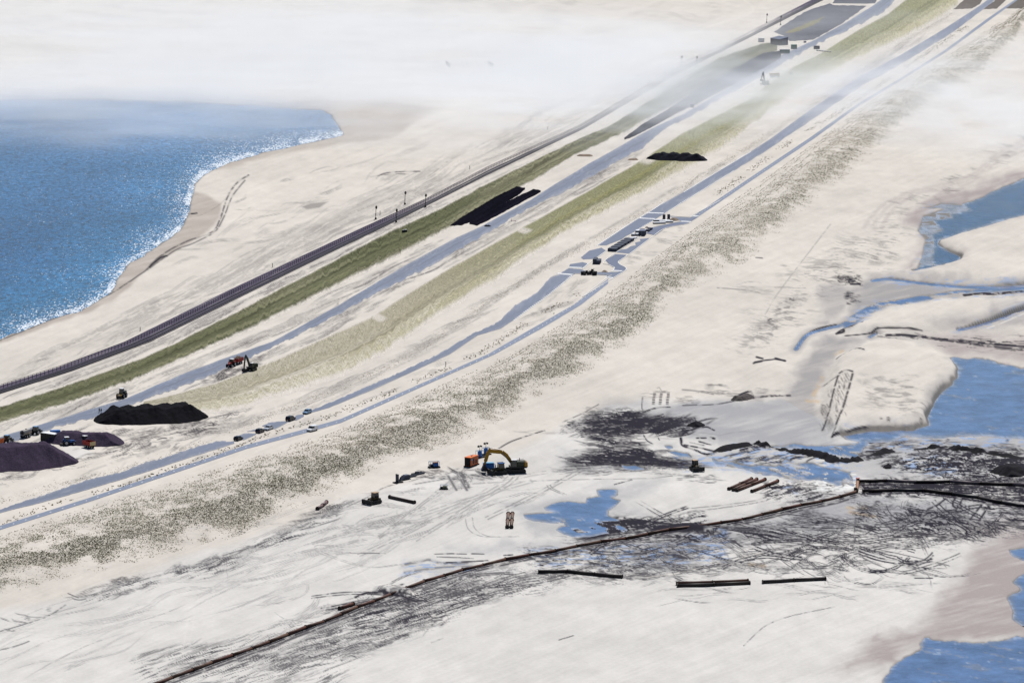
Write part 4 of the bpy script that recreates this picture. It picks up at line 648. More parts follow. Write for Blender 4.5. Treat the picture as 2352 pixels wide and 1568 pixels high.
# fresh black topsoil strips (low spread beds with real thickness)
def soil_bed(name, up, lo, label, col, z=.3, n=120, k=12, seed=0):
    o = strip(name, up, lo, soil_m, .06, n, k, (1.2, 1.2), (6, 6), seed, c_flat(col, .5, seed))
    me = o.data; co = np.zeros(len(me.vertices) * 3, np.float32); me.vertices.foreach_get('co', co); co = co.reshape(n, k, 3)
    t = np.linspace(-1, 1, k)[None, :]; e = np.minimum(1, np.minimum(np.arange(n), np.arange(n)[::-1]) / 8)[:, None]
    co[..., 2] = .06 + np.maximum(0, 1 - t ** 4) * e * z * (.4 + 1.1 * fbm(co[..., 0] / 2, co[..., 1] / 2, 3, seed))
    me.vertices.foreach_set('co', co.ravel()); me.update()
    return tag(o, label, 'soil bed', 'strips of black topsoil')
soil_bed('topsoil_strip', [(1034, 517), (1060, 499), (1094, 478), (1140, 451), (1186, 428), (1206, 431)], [(1034, 519), (1061, 517), (1087, 507), (1116, 491), (1194, 446), (1206, 435)], 'black topsoil strip spread on the grass verge edge', (.006, .006, .010), seed=5)
soil_bed('topsoil_strip', [(1078, 511), (1094, 501), (1172, 459), (1225, 434), (1242, 437)], [(1078, 514), (1096, 518), (1116, 509), (1172, 479), (1242, 441)], 'black topsoil strip lying against the service road', (.007, .007, .012), seed=6)
soil_bed('topsoil_strip', [(1434, 316), (1475, 286), (1530, 254), (1600, 207), (1700, 150), (1755, 121), (1794, 117)], [(1434, 321), (1455, 314), (1500, 291), (1560, 257), (1600, 239), (1700, 187), (1770, 148), (1794, 134)], 'long grey topsoil strip below the far cabins', (.022, .023, .034), seed=7, n=300)

# ---- roads
ASP = (.088, .112, .172)
R1U = [(-150, 1052), (0, 1003), (55, 986), (139, 960), (290, 914), (413, 861), (520, 821), (627, 784), (784, 697), (917, 617), (1051, 544), (1104, 520), (1217, 460), (1264, 430), (1351, 377), (1451, 320), (1507, 290), (1568, 263), (1701, 187), (1801, 123), (1868, 93), (1935, 57), (2005, 13), (2030, -5), (2150, -85)]
R1L = [(-150, 1070), (0, 1026), (60, 1003), (139, 977), (208, 960), (300, 929), (433, 881), (520, 847), (567, 824), (653, 784), (784, 718), (851, 680), (984, 614), (1117, 537), (1217, 477), (1284, 447), (1351, 410), (1417, 370), (1467, 347), (1537, 290), (1568, 277), (1668, 220), (1755, 173), (1815, 137), (1875, 103), (1951, 67), (2031, 27), (2060, -5), (2180, -85)]
tag(strip('service_road', R1U, R1L, asph_m, .07, 1300, 15, (1.2, 5), (30, 9), 31, c_flat(ASP, .30, 31, .26, .3)), 'blue grey service road half covered by sand', kind='structure')
road = bpy.data.objects.new('main_road', None); COL.objects.link(road); tag(road, 'wide grey main road half buried under drifted sand', kind='structure')
paint = mat('road_paint', (.78, .79, .80), .6)
def asph(name, up, lo, seed, jit=(2.4, .8), n=420, col=ASP, z=.075):
    o = strip(name, up, lo, asph_m, z, n, 7, jit, (6, 12), seed, c_flat(col, .22, seed, 0., .3)); o.parent = road; return o
asph('carriageway', [(-150, 1212), (0, 1169), (50, 1152), (93, 1139), (200, 1101), (277, 1084), (333, 1061), (367, 1054), (433, 1031), (467, 1021), (500, 1012), (538, 1014)], [(-150, 1222), (0, 1177), (100, 1152), (200, 1124), (333, 1084), (433, 1051), (538, 1018)], 41)
for k, (u, l) in enumerate([([(540, 1003), (560, 995), (572, 994), (588, 996)], [(540, 1005), (560, 1010), (588, 997)]), ([(568, 990), (588, 985), (592, 987)], [(568, 991), (592, 989)]), ([(602, 977), (619, 970), (639, 967), (660, 967)], [(602, 978), (631, 985), (660, 970)]), ([(674, 961), (680, 953), (698, 950)], [(674, 963), (680, 965), (698, 956)])]): asph('carriageway', u, l, 43 + k, (.6, .6), 40)
asph('carriageway', [(712, 943), (755, 925), (860, 880), (950, 840), (1007, 813), (1084, 767), (1144, 740), (1184, 700), (1231, 674), (1264, 637), (1287, 629), (1306, 616), (1318, 617)], [(712, 948), (755, 936), (860, 893), (950, 852), (1034, 813), (1097, 770), (1151, 754), (1191, 727), (1257, 680), (1318, 630)], 51, (2.5, .4))
asph('carriageway', [(1519, 469), (1568, 442), (1678, 377), (1768, 320), (1868, 247), (1968, 180), (2068, 127), (2168, 67), (2251, 13), (2268, 0), (2390, -80)], [(1519, 494), (1567, 465), (1685, 393), (1755, 350), (1868, 273), (1981, 197), (2088, 137), (2191, 73), (2271, 13), (2285, 0), (2410, -80)], 52, (.3, 1.8), 700)
def apoly(pts, z, col=ASP, nm='carriageway', warp=.15):
    m = MATS.get('asphalt_plain') or mat('asphalt_plain', ASP, .55, noise=.10, nscale=.35)
    o = poly_sheet(nm, pts, m if col is ASP else mat('asphalt_new', col, .5, noise=.1, nscale=.35), z, None, warp=warp); o.parent = road; return o
apoly([(1287, 628), (1307, 616), (1338, 619), (1354, 624), (1400, 625), (1431, 624), (1409, 638), (1394, 638), (1394, 632), (1323, 628), (1317, 630)], .09, warp=0)
apoly(ZJ([(110, 920), (300, 890), (380, 910), (330, 960), (290, 980), (100, 965)]), .07)
apoly(ZJ([(270, 820), (400, 720), (580, 675), (650, 720), (560, 790), (440, 840), (310, 850)]), .07, warp=.6)
apoly(ZJ([(520, 640), (1150, 230), (1512, 5), (1512, 165), (1400, 240), (1210, 350), (1050, 450), (950, 500), (880, 550), (650, 640)]), .07, warp=.4)
apoly(ZJ([(640, 860), (790, 770), (950, 780), (890, 840), (830, 890), (870, 930), (930, 970), (950, 1000), (900, 1040), (750, 1010), (770, 970), (710, 940)]), .11, (.075, .095, .16), warp=.3)
apoly(ZJ([(790, 745), (880, 705), (960, 690), (1010, 655), (1090, 640), (1080, 600), (1160, 580), (1150, 545), (1320, 530), (1000, 765)]), .07, warp=.4)
apoly(ZJ([(1240, 460), (1330, 380), (1500, 340), (1760, 290), (1900, 290), (1850, 320), (1700, 340), (1520, 390), (1380, 490)]), .11, (.075, .095, .16), warp=.3)
apoly(ZJ([(1600, 215), (1700, 220), (1900, 230), (2050, 160), (2030, 210), (1920, 280), (1770, 280), (1720, 265)]), .09, warp=.2)
BPU = [(-150, 1255), (0, 1207), (200, 1144), (400, 1077), (567, 1021), (700, 985), (784, 961), (1121, 813), (1217, 757), (1317, 700), (1397, 640)]
BPL = [(-150, 1264), (0, 1216), (200, 1153), (400, 1086), (567, 1030), (700, 994), (784, 970), (1137, 813), (1251, 750), (1334, 700), (1408, 642)]
BQU = [(1593, 496), (1735, 400), (1855, 320), (1968, 240), (2068, 180), (2168, 117), (2268, 43), (2331, 0), (2450, -85)]
BQL = [(1593, 502), (1605, 497), (1748, 400), (1868, 320), (1978, 240), (2078, 180), (2178, 117), (2278, 43), (2338, 0), (2460, -85)]
path = bpy.data.objects.new('cycle_path', None); COL.objects.link(path); tag(path, 'narrow blue grey cycle path with white dots', kind='structure')
strip('path_surface', BPU, BPL, asph_m, .07, 700, 5, (.2, .3), (20, 20), 61, c_flat((.125, .155, .225), .10, 61)).parent = path
strip('path_surface', BQU, BQL, asph_m, .07, 500, 5, (.2, .4), (20, 20), 62, c_flat((.115, .145, .21), .10, 62)).parent = path
def dashes(name, parent, line, every, ln, w, z=.10):
    """painted dashes along a line of the survey, lengths in metres; one sheet"""
    p = [W(x, y, z) for x, y in spline(line, 14)]; vs, fs = [], []; s = 0; nxt = 0
    for a, b in zip(p[:-1], p[1:]):
        d = b - a; l = d.length
        if l < 1e-6: continue
        d /= l; nrm = Vector((-d.y, d.x, 0)) * w * .5
        while nxt < s + l:
            c = a + d * (nxt - s); i = len(vs)
            vs += [tuple(c - nrm), tuple(c + d * ln - nrm), tuple(c + d * ln + nrm), tuple(c + nrm)]; fs.append((i, i + 1, i + 2, i + 3)); nxt += every
        s += l
    me = bpy.data.meshes.new(name); me.from_pydata(vs, [], fs); me.materials.append(paint); o = link(name, me, parent); o['kind'] = 'stuff'; return o
mid = lambda a, b, xs: [(x, (yy(a, x) + yy(b, x)) / 2) for x in xs]
dashes('centre_dashes', path, mid(BPU, BPL, [0, 200, 400, 567, 700, 784, 950, 1121, 1250, 1390]), 6.5, .8, .28)
dashes('centre_dashes', path, mid(BQU, BQL, [1606, 1735, 1855, 1968]), 6.5, .8, .25)
dashes('edge_dots', road, ZJ([(515, 645), (760, 480), (1130, 235)]), 3.2, 1.3, .6); dashes('edge_dots', road, ZJ([(1160, 225), (1510, 3)]), 3.2, 1.3, .6)
dashes('edge_dots', road, ZJ([(1080, 435), (1220, 345), (1390, 250)]), 3.2, 1.3, .6); dashes('edge_dots', road, ZJ([(1530, 165), (1640, 90), (1770, 5)]), 3.2, 1.3, .6)
dashes('edge_dots', road, C6([(1190, 1335), (1300, 1250), (1420, 1165), (1590, 1025)]), 3.2, 1.3, .6); dashes('edge_dots', road, ZJ([(530, 810), (640, 735)]), 3.2, 1.3, .6); dashes('edge_dots', road, ZJ([(310, 985), (375, 915)]), 3.2, 1.3, .6)
dashes('edge_dots', road, C7([(10, 1322), (330, 1128), (470, 1045)]), 3.2, 1.3, .6); dashes('edge_dots', road, C7([(0, 1392), (350, 1178)]), 3.2, 1.3, .6)
def teeth(a, b, n, depth_):
    """give-way teeth across a lane: a bar with a row of triangles, one part"""
    A, Bv = W(*a, .12), W(*b, .12); d = Bv - A; nrm = Vector((d.y, -d.x, 0)).normalized(); vs, fs = [], []
    vs += [tuple(A), tuple(Bv), tuple(Bv - nrm * .9), tuple(A - nrm * .9)]; fs.append((0, 1, 2, 3))
    for i in range(n):
        p, q = A + d * (i + .1) / n, A + d * (i + .75) / n; k = len(vs); vs += [tuple(p + nrm * .02), tuple(q + nrm * .02), tuple((p + q) / 2 + d * .02 + nrm * depth_)]; fs.append((k, k + 1, k + 2))
    me = bpy.data.meshes.new('give_way_teeth'); me.from_pydata(vs, [], fs); me.materials.append(paint); o = link('give_way_teeth', me, road); o['kind'] = 'stuff'
for a, b in (((1270, 153), (1505, 160)), ((1145, 232), (1375, 245)), ((100, 963), (290, 972)), ((-80, 1055), (155, 1075)), ((745, 1012), (890, 1020)), ((665, 1115), (760, 1122)), ((1765, 280), (1915, 288)), ((1940, 200), (2030, 206))): teeth(*ZJ([a, b]), max(6, int((b[0] - a[0]) / 18)), 3.4)
# kerb lines
def kerb(line, w=.35, h=.13):
    p = [W(x, y, 0) for x, y in spline(line, 8)]; vs, fs = [], []
    for i, c in enumerate(p):
        d = (p[min(i + 1, len(p) - 1)] - p[max(i - 1, 0)]).normalized(); nrm = Vector((-d.y, d.x, 0)) * w / 2; k = i * 4
        vs += [tuple(c - nrm), tuple(c - nrm + Vector((0, 0, h + .06))), tuple(c + nrm + Vector((0, 0, h + .06))), tuple(c + nrm)]
        if i: fs += [(k - 4 + j, k - 3 + j, k + 1 + j, k + j) for j in range(3)]
    me = bpy.data.meshes.new('kerb'); me.from_pydata(vs, [], fs); me.materials.append(mat('kerb_concrete', (.58, .57, .55), .8, noise=.1)); link('kerb', me, road)
for l in ([(1920, 290), (1850, 325), (1530, 390), (1300, 545), (1000, 770), (890, 845), (830, 890), (860, 930), (935, 970), (950, 1000), (900, 1040), (770, 1120), (300, 1410)], [(280, 1000), (400, 1035), (700, 1045), (770, 985), (760, 965), (700, 935), (640, 862), (1240, 460), (1340, 375), (1530, 335), (1750, 288)], [(160, 1062), (690, 1085), (655, 1130), (310, 1400)], [(1600, 205), (1890, 225), (1940, 195), (2352, -30)], [(280, 1000), (640, 735), (1000, 500)]): kerb(ZJ(l))
# ================================================================== DUNE GRASS
def leaf_mat(name):
    m = attr_mat(name, .15, 1, 1, rough=.9); nt = m.node_tree; b = nt.nodes['Principled BSDF']; tr = nt.nodes.new('ShaderNodeBsdfTranslucent'); mx = nt.nodes.new('ShaderNodeMixShader'); mx.inputs[0].default_value = .45
    nt.links.new(b.inputs['Base Color'].links[0].from_socket, tr.inputs['Color']); nt.links.new(b.outputs[0], mx.inputs[1]); nt.links.new(tr.outputs[0], mx.inputs[2]); nt.links.new(mx.outputs[0], nt.nodes['Material Output'].inputs['Surface']); return m
def tufts(name, pts, hs, ws, cols, label, blades=6):
    """pts (n,2) world; a tuft is a fan of leaning blades"""
    n = len(pts); z0 = ground_z(pts[:, 0], pts[:, 1]) - .03
    a = rng.uniform(0, 2 * np.pi, (n, blades)); lean = rng.uniform(.25, .9, (n, blades)); hh = hs[:, None] * rng.uniform(.6, 1.1, (n, blades)); ww = ws[:, None] * rng.uniform(.12, .26, (n, blades))
    bx_ = pts[:, 0][:, None] + np.cos(a) * ws[:, None] * .18; by_ = pts[:, 1][:, None] + np.sin(a) * ws[:, None] * .18
    px, py = -np.sin(a) * ww, np.cos(a) * ww
    V = np.zeros((n, blades, 3, 3), np.float32)
    V[..., 0, 0] = bx_ - px; V[..., 0, 1] = by_ - py; V[..., 0, 2] = z0[:, None]; V[..., 1, 0] = bx_ + px; V[..., 1, 1] = by_ + py; V[..., 1, 2] = z0[:, None]
    V[..., 2, 0] = bx_ + np.cos(a) * ws[:, None] * lean * .5; V[..., 2, 1] = by_ + np.sin(a) * ws[:, None] * lean * .5; V[..., 2, 2] = z0[:, None] + hh
    m = n * blades; me = raw_mesh(name, V.reshape(-1, 3), np.arange(m * 3).reshape(m, 3), MATS.get('marram') or leaf_mat('marram'), False)
    c = np.repeat(cols, blades * 3, 0); set_albedo(me, np.concatenate([c, np.ones((len(c), 1))], 1))
    return tag(link(name, me), label, kind='stuff')
def ground_z(x, y):
    # height of the sand under a world point (inverse survey, bilinear)
    dxx, dyy, dzz = x, y, -H; dep = dyy * CT - dzz * ST * 1.0; dep = dyy * CT + H * ST; up = dyy * ST - H * CT
    fx = CX + F * x / dep; fy = CY - F * up / dep
    i = np.clip((fx - GX[0]) / SX, 0, NC - 2); j = np.clip((fy - GY[0]) / SY, 0, NR - 2); i0 = i.astype(int); j0 = j.astype(int); u = i - i0; v = j - j0
    return hgt[j0, i0] * (1 - u) * (1 - v) + hgt[j0, i0 + 1] * u * (1 - v) + hgt[j0 + 1, i0] * (1 - u) * v + hgt[j0 + 1, i0 + 1] * u * v
def scatter_band(up, lo, n, dens, seed):
    r = np.random.default_rng(seed); x = r.uniform(-150, 2470, n * 6); a, b = yy(up, x), yy(lo, x)
    t = r.uniform(0, 1, len(x)); y = a + (b - a) * t
    wx, wy = Wn(x, y); sc_ = ((b - a) / (np.max(b - a))) * (wy / 1900) ** 2.0       # even spread over the ground, not the view
    p = dens(x, y, t, wx, wy) * np.clip(sc_ * 2.2, 0, 1)
    k = r.uniform(0, 1, len(x)) < p; return np.stack([wx[k], wy[k]], 1)[:n], t[k][:n], x[k][:n]
P, T, Xf = scatter_band(DU, DL, 100000, d_dune, 5)
n = len(P); green = fbm(P[:, 0] / 25, P[:, 1] / 25, 3, 310)[:, None]; dk = rng.uniform(.45, 1.3, (n, 1)) * (1.2 - .6 * np.exp(-((T - .66) / .18) ** 2))[:, None]
cols = (rgb(.27, .23, .175) * (1 - green) + rgb(.165, .175, .110) * green) * dk
tufts('marram_grass', P, rng.uniform(.12, .34, n) * (.8 + .5 * green[:, 0]), rng.uniform(.25, .75, n), cols, 'dark marram tufts planted over the long dune', 3)
# planted rows on the landward slope
rows = []
for k in range(9):
    f = .03 + .045 * k
    xs_ = np.linspace(-150, 2470, 2600); ys_ = yy(DU, xs_) * (1 - f) + yy(DL, xs_) * f; wx, wy = Wn(xs_, ys_)
    s_ = np.concatenate([[0], np.cumsum(np.hypot(np.diff(wx), np.diff(wy)))]); q = np.arange(0, s_[-1], .95); X, Y = np.interp(q, s_, wx), np.interp(q, s_, wy)
    kp = (fbm(q / 30, q * 0 + k * 3, 3, 320) > .40) & (rng.uniform(0, 1, len(q)) < .62); rows.append(np.stack([X[kp] + rng.normal(0, .2, kp.sum()), Y[kp] + rng.normal(0, .35, kp.sum())], 1))
P = np.concatenate(rows); n = len(P); tufts('marram_rows', P, rng.uniform(.15, .42, n), rng.uniform(.4, .8, n), rgb(.17, .155, .10) * rng.uniform(.6, 1.5, (n, 1)), 'small marram tufts in planted rows beside the cycle path', 4)
# weeds along the road margins
def line_pts(line, every, sd, th, jitter):
    p = spline(line, 12); xs_ = np.array([q[0] for q in p]); ys_ = np.array([q[1] for q in p]); wx, wy = Wn(xs_, ys_)
    s_ = np.concatenate([[0], np.cumsum(np.hypot(np.diff(wx), np.diff(wy)))]); q = np.arange(0, s_[-1], every); k = fbm(q / 18, q * 0, 3, sd) > th; q = q[k]
    return np.stack([np.interp(q, s_, wx) + rng.normal(0, jitter, len(q)), np.interp(q, s_, wy) + rng.normal(0, jitter * 1.5, len(q))], 1)
L1 = [(-120, 1240), (0, 1203), (120, 1160), (333, 1098), (467, 1052), (567, 1015), (667, 982), (784, 946), (950, 878), (1101, 811), (1201, 747), (1251, 717), (1331, 675)]
L2 = [(1628, 463), (1701, 407), (1835, 313), (1928, 257), (2068, 163), (2235, 50)]
P = np.concatenate([line_pts(L1, .75, 331, .42, 1.0), line_pts(L2, .7, 332, .38, 1.3)]); n = len(P)
tufts('verge_weeds', P, rng.uniform(.2, .55, n), rng.uniform(.35, .9, n), rgb(.19, .165, .115) * rng.uniform(.5, 1.5, (n, 1)), 'dark weeds in a line along the cycle path', 7)
M1 = [(-120, 1188), (0, 1151), (167, 1104), (333, 1064), (500, 1001), (667, 934), (784, 887), (944, 813), (1117, 697), (1277, 597), (1331, 567), (1440, 508), (1568, 430), (1801, 285), (2001, 145), (2185, 30)]
P = np.concatenate([line_pts(M1, .22, 341, .34, 1.5), line_pts([(x, y + 4) for x, y in M1], .35, 342, .42, 1.8)]); n = len(P)
tufts('verge_weeds', P, rng.uniform(.08, .22, n), rng.uniform(.3, .7, n), rgb(.24, .205, .155) * rng.uniform(.6, 1.4, (n, 1)), 'low brown weeds in a line along the sanded road', 4)
# ================================================================== BLOWN DUST
def dust_mat(name, dens, nx, ny, th, seed, power=1.4):
    m = bpy.data.materials.new(name); m.use_nodes = True; nt = m.node_tree; nt.nodes.remove(nt.nodes['Principled BSDF']); N = nt.nodes.new; L = nt.links.new
    out = nt.nodes['Material Output']; pv = N('ShaderNodeVolumePrincipled'); pv.inputs['Color'].default_value = (.90, .925, .955, 1); pv.inputs['Anisotropy'].default_value = .45; L(pv.outputs[0], out.inputs['Volume'])
    tc = N('ShaderNodeTexCoord'); ln = N('ShaderNodeVectorMath'); ln.operation = 'LENGTH'; L(tc.outputs['Object'], ln.inputs[0])
    r = N('ShaderNodeMapRange'); r.interpolation_type = 'SMOOTHSTEP'; r.inputs['From Min'].default_value = 1.; r.inputs['From Max'].default_value = .15; L(ln.outputs['Value'], r.inputs['Value'])
    mp = N('ShaderNodeMapping'); mp.inputs['Scale'].default_value = (nx, ny, 1.5); mp.inputs['Location'].default_value = (seed * 7.3, seed * 3.1, 0); L(tc.outputs['Object'], mp.inputs['Vector'])
    nz = N('ShaderNodeTexNoise'); nz.inputs['Scale'].default_value = 1; nz.inputs['Detail'].default_value = 3; nz.inputs['Roughness'].default_value = .55; L(mp.outputs['Vector'], nz.inputs['Vector'])
    r2 = N('ShaderNodeMapRange'); r2.inputs['From Min'].default_value = th; r2.inputs['From Max'].default_value = th + .35; L(nz.outputs['Fac'], r2.inputs['Value'])
    a = N('ShaderNodeMath'); a.operation = 'MULTIPLY'; L(r.outputs['Result'], a.inputs[0]); L(r2.outputs['Result'], a.inputs[1])
    b = N('ShaderNodeMath'); b.operation = 'MULTIPLY'; b.inputs[1].default_value = dens; L(a.outputs[0], b.inputs[0]); L(b.outputs[0], pv.inputs['Density'])
    m.cycles.volume_step_rate = 1.0
    return m
def dust(x, y, rx, ry, rz, rot, dens, nx, ny, th, seed, label):
    bm = bmesh.new(); bmesh.ops.create_icosphere(bm, subdivisions=2, radius=1.04); me = bpy.data.meshes.new('dust_cloud'); bm.to_mesh(me); bm.free()
    me.materials.append(dust_mat('dust_%d' % seed, dens, nx, ny, th, seed)); o = link('dust_cloud', me); o.location = W(x, y, 2); o.scale = (rx, ry, rz); o.rotation_euler = (0, 0, rot)
    return tag(o, label, kind='stuff')
for k, a in enumerate([
    (250, 120, 430, 500, 15, 0, .020, 4, 16, .36), (950, 120, 280, 400, 15, 0, .026, 4, 12, .36), (560, 190, 420, 170, 9, 0, .042, 5, 5, .30),
    (1370, 170, 125, 380, 13, -.12, .034, 4, 8, .34), (1590, 205, 90, 270, 11, -.5, .025, 4, 9, .38), (1860, 230, 110, 280, 11, -.5, .026, 4, 8, .38), (150, 262, 280, 200, 10, 0, .030, 5, 5, .36), (2290, 270, 110, 240, 11, 0, .032, 4, 8, .32), (1130, 270, 170, 230, 8, -.2, .014, 4, 8, .38), (2120, 160, 130, 300, 11, -.5, .017, 4, 7, .34), (1850, 70, 120, 300, 10, -.4, .006, 4, 7, .34), (350, 20, 480, 700, 15, 0, .012, 4, 18, .34)]):
    dust(*a, k, 'blown sand drifting low over the ground')
# ================================================================== THINGS
class MB:
    """collects simple solids into one mesh"""
    def __init__(s): s.bm = bmesh.new()
    def box(s, x, y, z, sx, sy, sz, top=(1, 1), rx=0, ry=0, rz=0, off=(0, 0)):
        """centre x,y, bottom z; top = taper of the upper face, off = its shift"""
        vs = []
        for k, (tx, ty) in ((0, (1, 1)), (1, top)):
            for a, b in ((-1, -1), (1, -1), (1, 1), (-1, 1)):
                v = Vector((a * sx / 2 * tx + (off[0] if k else 0), b * sy / 2 * ty + (off[1] if k else 0), k * sz))
                v = Matrix.Rotation(rz, 3, 'Z') @ Matrix.Rotation(ry, 3, 'Y') @ Matrix.Rotation(rx, 3, 'X') @ v; vs.append(s.bm.verts.new(v + Vector((x, y, z))))
        for f in ((3, 2, 1, 0), (4, 5, 6, 7), (0, 1, 5, 4), (1, 2, 6, 5), (2, 3, 7, 6), (3, 0, 4, 7)): s.bm.faces.new([vs[i] for i in f])
        return s
    def tube(s, a, b, r, n=8, r2=None):
        a, b = Vector(a), Vector(b); d = (b - a).normalized(); u = d.orthogonal().normalized(); w = d.cross(u); r2 = r if r2 is None else r2
        A = [s.bm.verts.new(a + (u * math.cos(t) + w * math.sin(t)) * r) for t in (2 * math.pi * i / n for i in range(n))]
        B = [s.bm.verts.new(b + (u * math.cos(t) + w * math.sin(t)) * r2) for t in (2 * math.pi * i / n for i in range(n))]
        for i in range(n): s.bm.faces.new((A[i], A[(i + 1) % n], B[(i + 1) % n], B[i]))
        s.bm.faces.new(A[::-1]); s.bm.faces.new(B); return s
    def prism(s, prof, y0, y1, inset=0.):
        """side profile (x,z) extruded from y0 to y1"""
        A = [s.bm.verts.new((x, y0, z)) for x, z in prof]; B = [s.bm.verts.new((x, y1, z)) for x, z in prof]; n = len(prof)
        for i in range(n): s.bm.faces.new((A[i], A[(i + 1) % n], B[(i + 1) % n], B[i]))
        s.bm.faces.new(A[::-1]); s.bm.faces.new(B); return s
    def bar(s, a, b, w, h=None):
        a, b = Vector(a), Vector(b); d = b - a; l = d.length; q = d.to_track_quat('X', 'Z'); h = w if h is None else h; vs = []
        for x in (0, l):
            for yv, zv in ((-w / 2, -h / 2), (w / 2, -h / 2), (w / 2, h / 2), (-w / 2, h / 2)): vs.append(s.bm.verts.new(a + q @ Vector((x, yv, zv))))
        for f in ((0, 1, 2, 3), (7, 6, 5, 4), (0, 4, 5, 1), (1, 5, 6, 2), (2, 6, 7, 3), (3, 7, 4, 0)): s.bm.faces.new([vs[i] for i in f])
        return s
    def build(s, name, m, parent=None, bevel=0., smooth=False):
        bmesh.ops.recalc_face_normals(s.bm, faces=s.bm.faces[:])
        if bevel: bmesh.ops.bevel(s.bm, geom=s.bm.edges[:], offset=bevel, segments=1, affect='EDGES', clamp_overlap=True)
        me = bpy.data.meshes.new(name); s.bm.to_mesh(me); s.bm.free(); me.materials.append(m)
        if smooth: me.polygons.foreach_set('use_smooth', np.full(len(me.polygons), True))
        return link(name, me, parent)
def thing(name, label, cat, x, y, rot=0., group=None, z=None):
    o = bpy.data.objects.new(name, None); COL.objects.link(o); p = W(x, y); p.z = float(ground_z(np.array([p.x]), np.array([p.y]))[0]) if z is None else z
    o.location = p; o.rotation_euler = (0, 0, rot); o.empty_display_size = .5; return tag(o, label, cat, group)
def copy_tree(o, parent=None):
    c = o.copy(); COL.objects.link(c); c.parent = parent
    for ch in list(o.children): copy_tree(ch, c)
    return c
BLACK = mat('rubber', (.012, .012, .013), .85); DARK = mat('dark_steel', (.022, .021, .022), .6, noise=.4); GLASS = mat('dark_glass', (.012, .016, .020), .08, spec=.6)
YEL = mat('machine_yellow', (.30, .155, .008), .55, noise=.35, nscale=1.5); ORG = mat('machine_orange', (.42, .085, .012), .5, noise=.2, nscale=1.5); RED = mat('machine_red', (.26, .018, .014), .5, noise=.25, nscale=1.5)
BLUE = mat('machine_blue', (.018, .10, .33), .45, noise=.2, nscale=1.5); LBLUE = mat('frame_blue', (.12, .25, .42), .5); WHITE = mat('white_paint', (.68, .69, .70), .45, noise=.08); GREY = mat('grey_paint', (.30, .31, .33), .5, noise=.15); GREEN = mat('green_paint', (.012, .12, .085), .5, noise=.2, nscale=1.2)
DKG = mat('dark_green', (.022, .034, .024), .5, noise=.3); LAMP = mat('lamp_glass', (.75, .72, .68), .15); TAIL = mat('tail_glass', (.30, .01, .01), .2); RUST = mat('rusty_pipe', (.070, .030, .019), .6, noise=.6, nscale=.8, bump=.01); RUSTD = mat('rusty_dark', (.022, .014, .013), .6, noise=.5, nscale=.8); STEEL = mat('worn_steel', (.20, .19, .18), .4, metal=.6, noise=.3)
CREAM = mat('cream_board', (.45, .36, .20), .6)
def wheel(parent, x, y, r, w, rim=True):
    o = MB().tube((x, y - w / 2, r), (x, y + w / 2, r), r, 14).build('wheel', BLACK, parent)
    if rim:
        s = 1 if y > 0 else -1
        MB().tube((x, y + s * w * .38, r), (x, y + s * w * .54, r), r * .55, 10).build('rim', GREY, o)
    return o
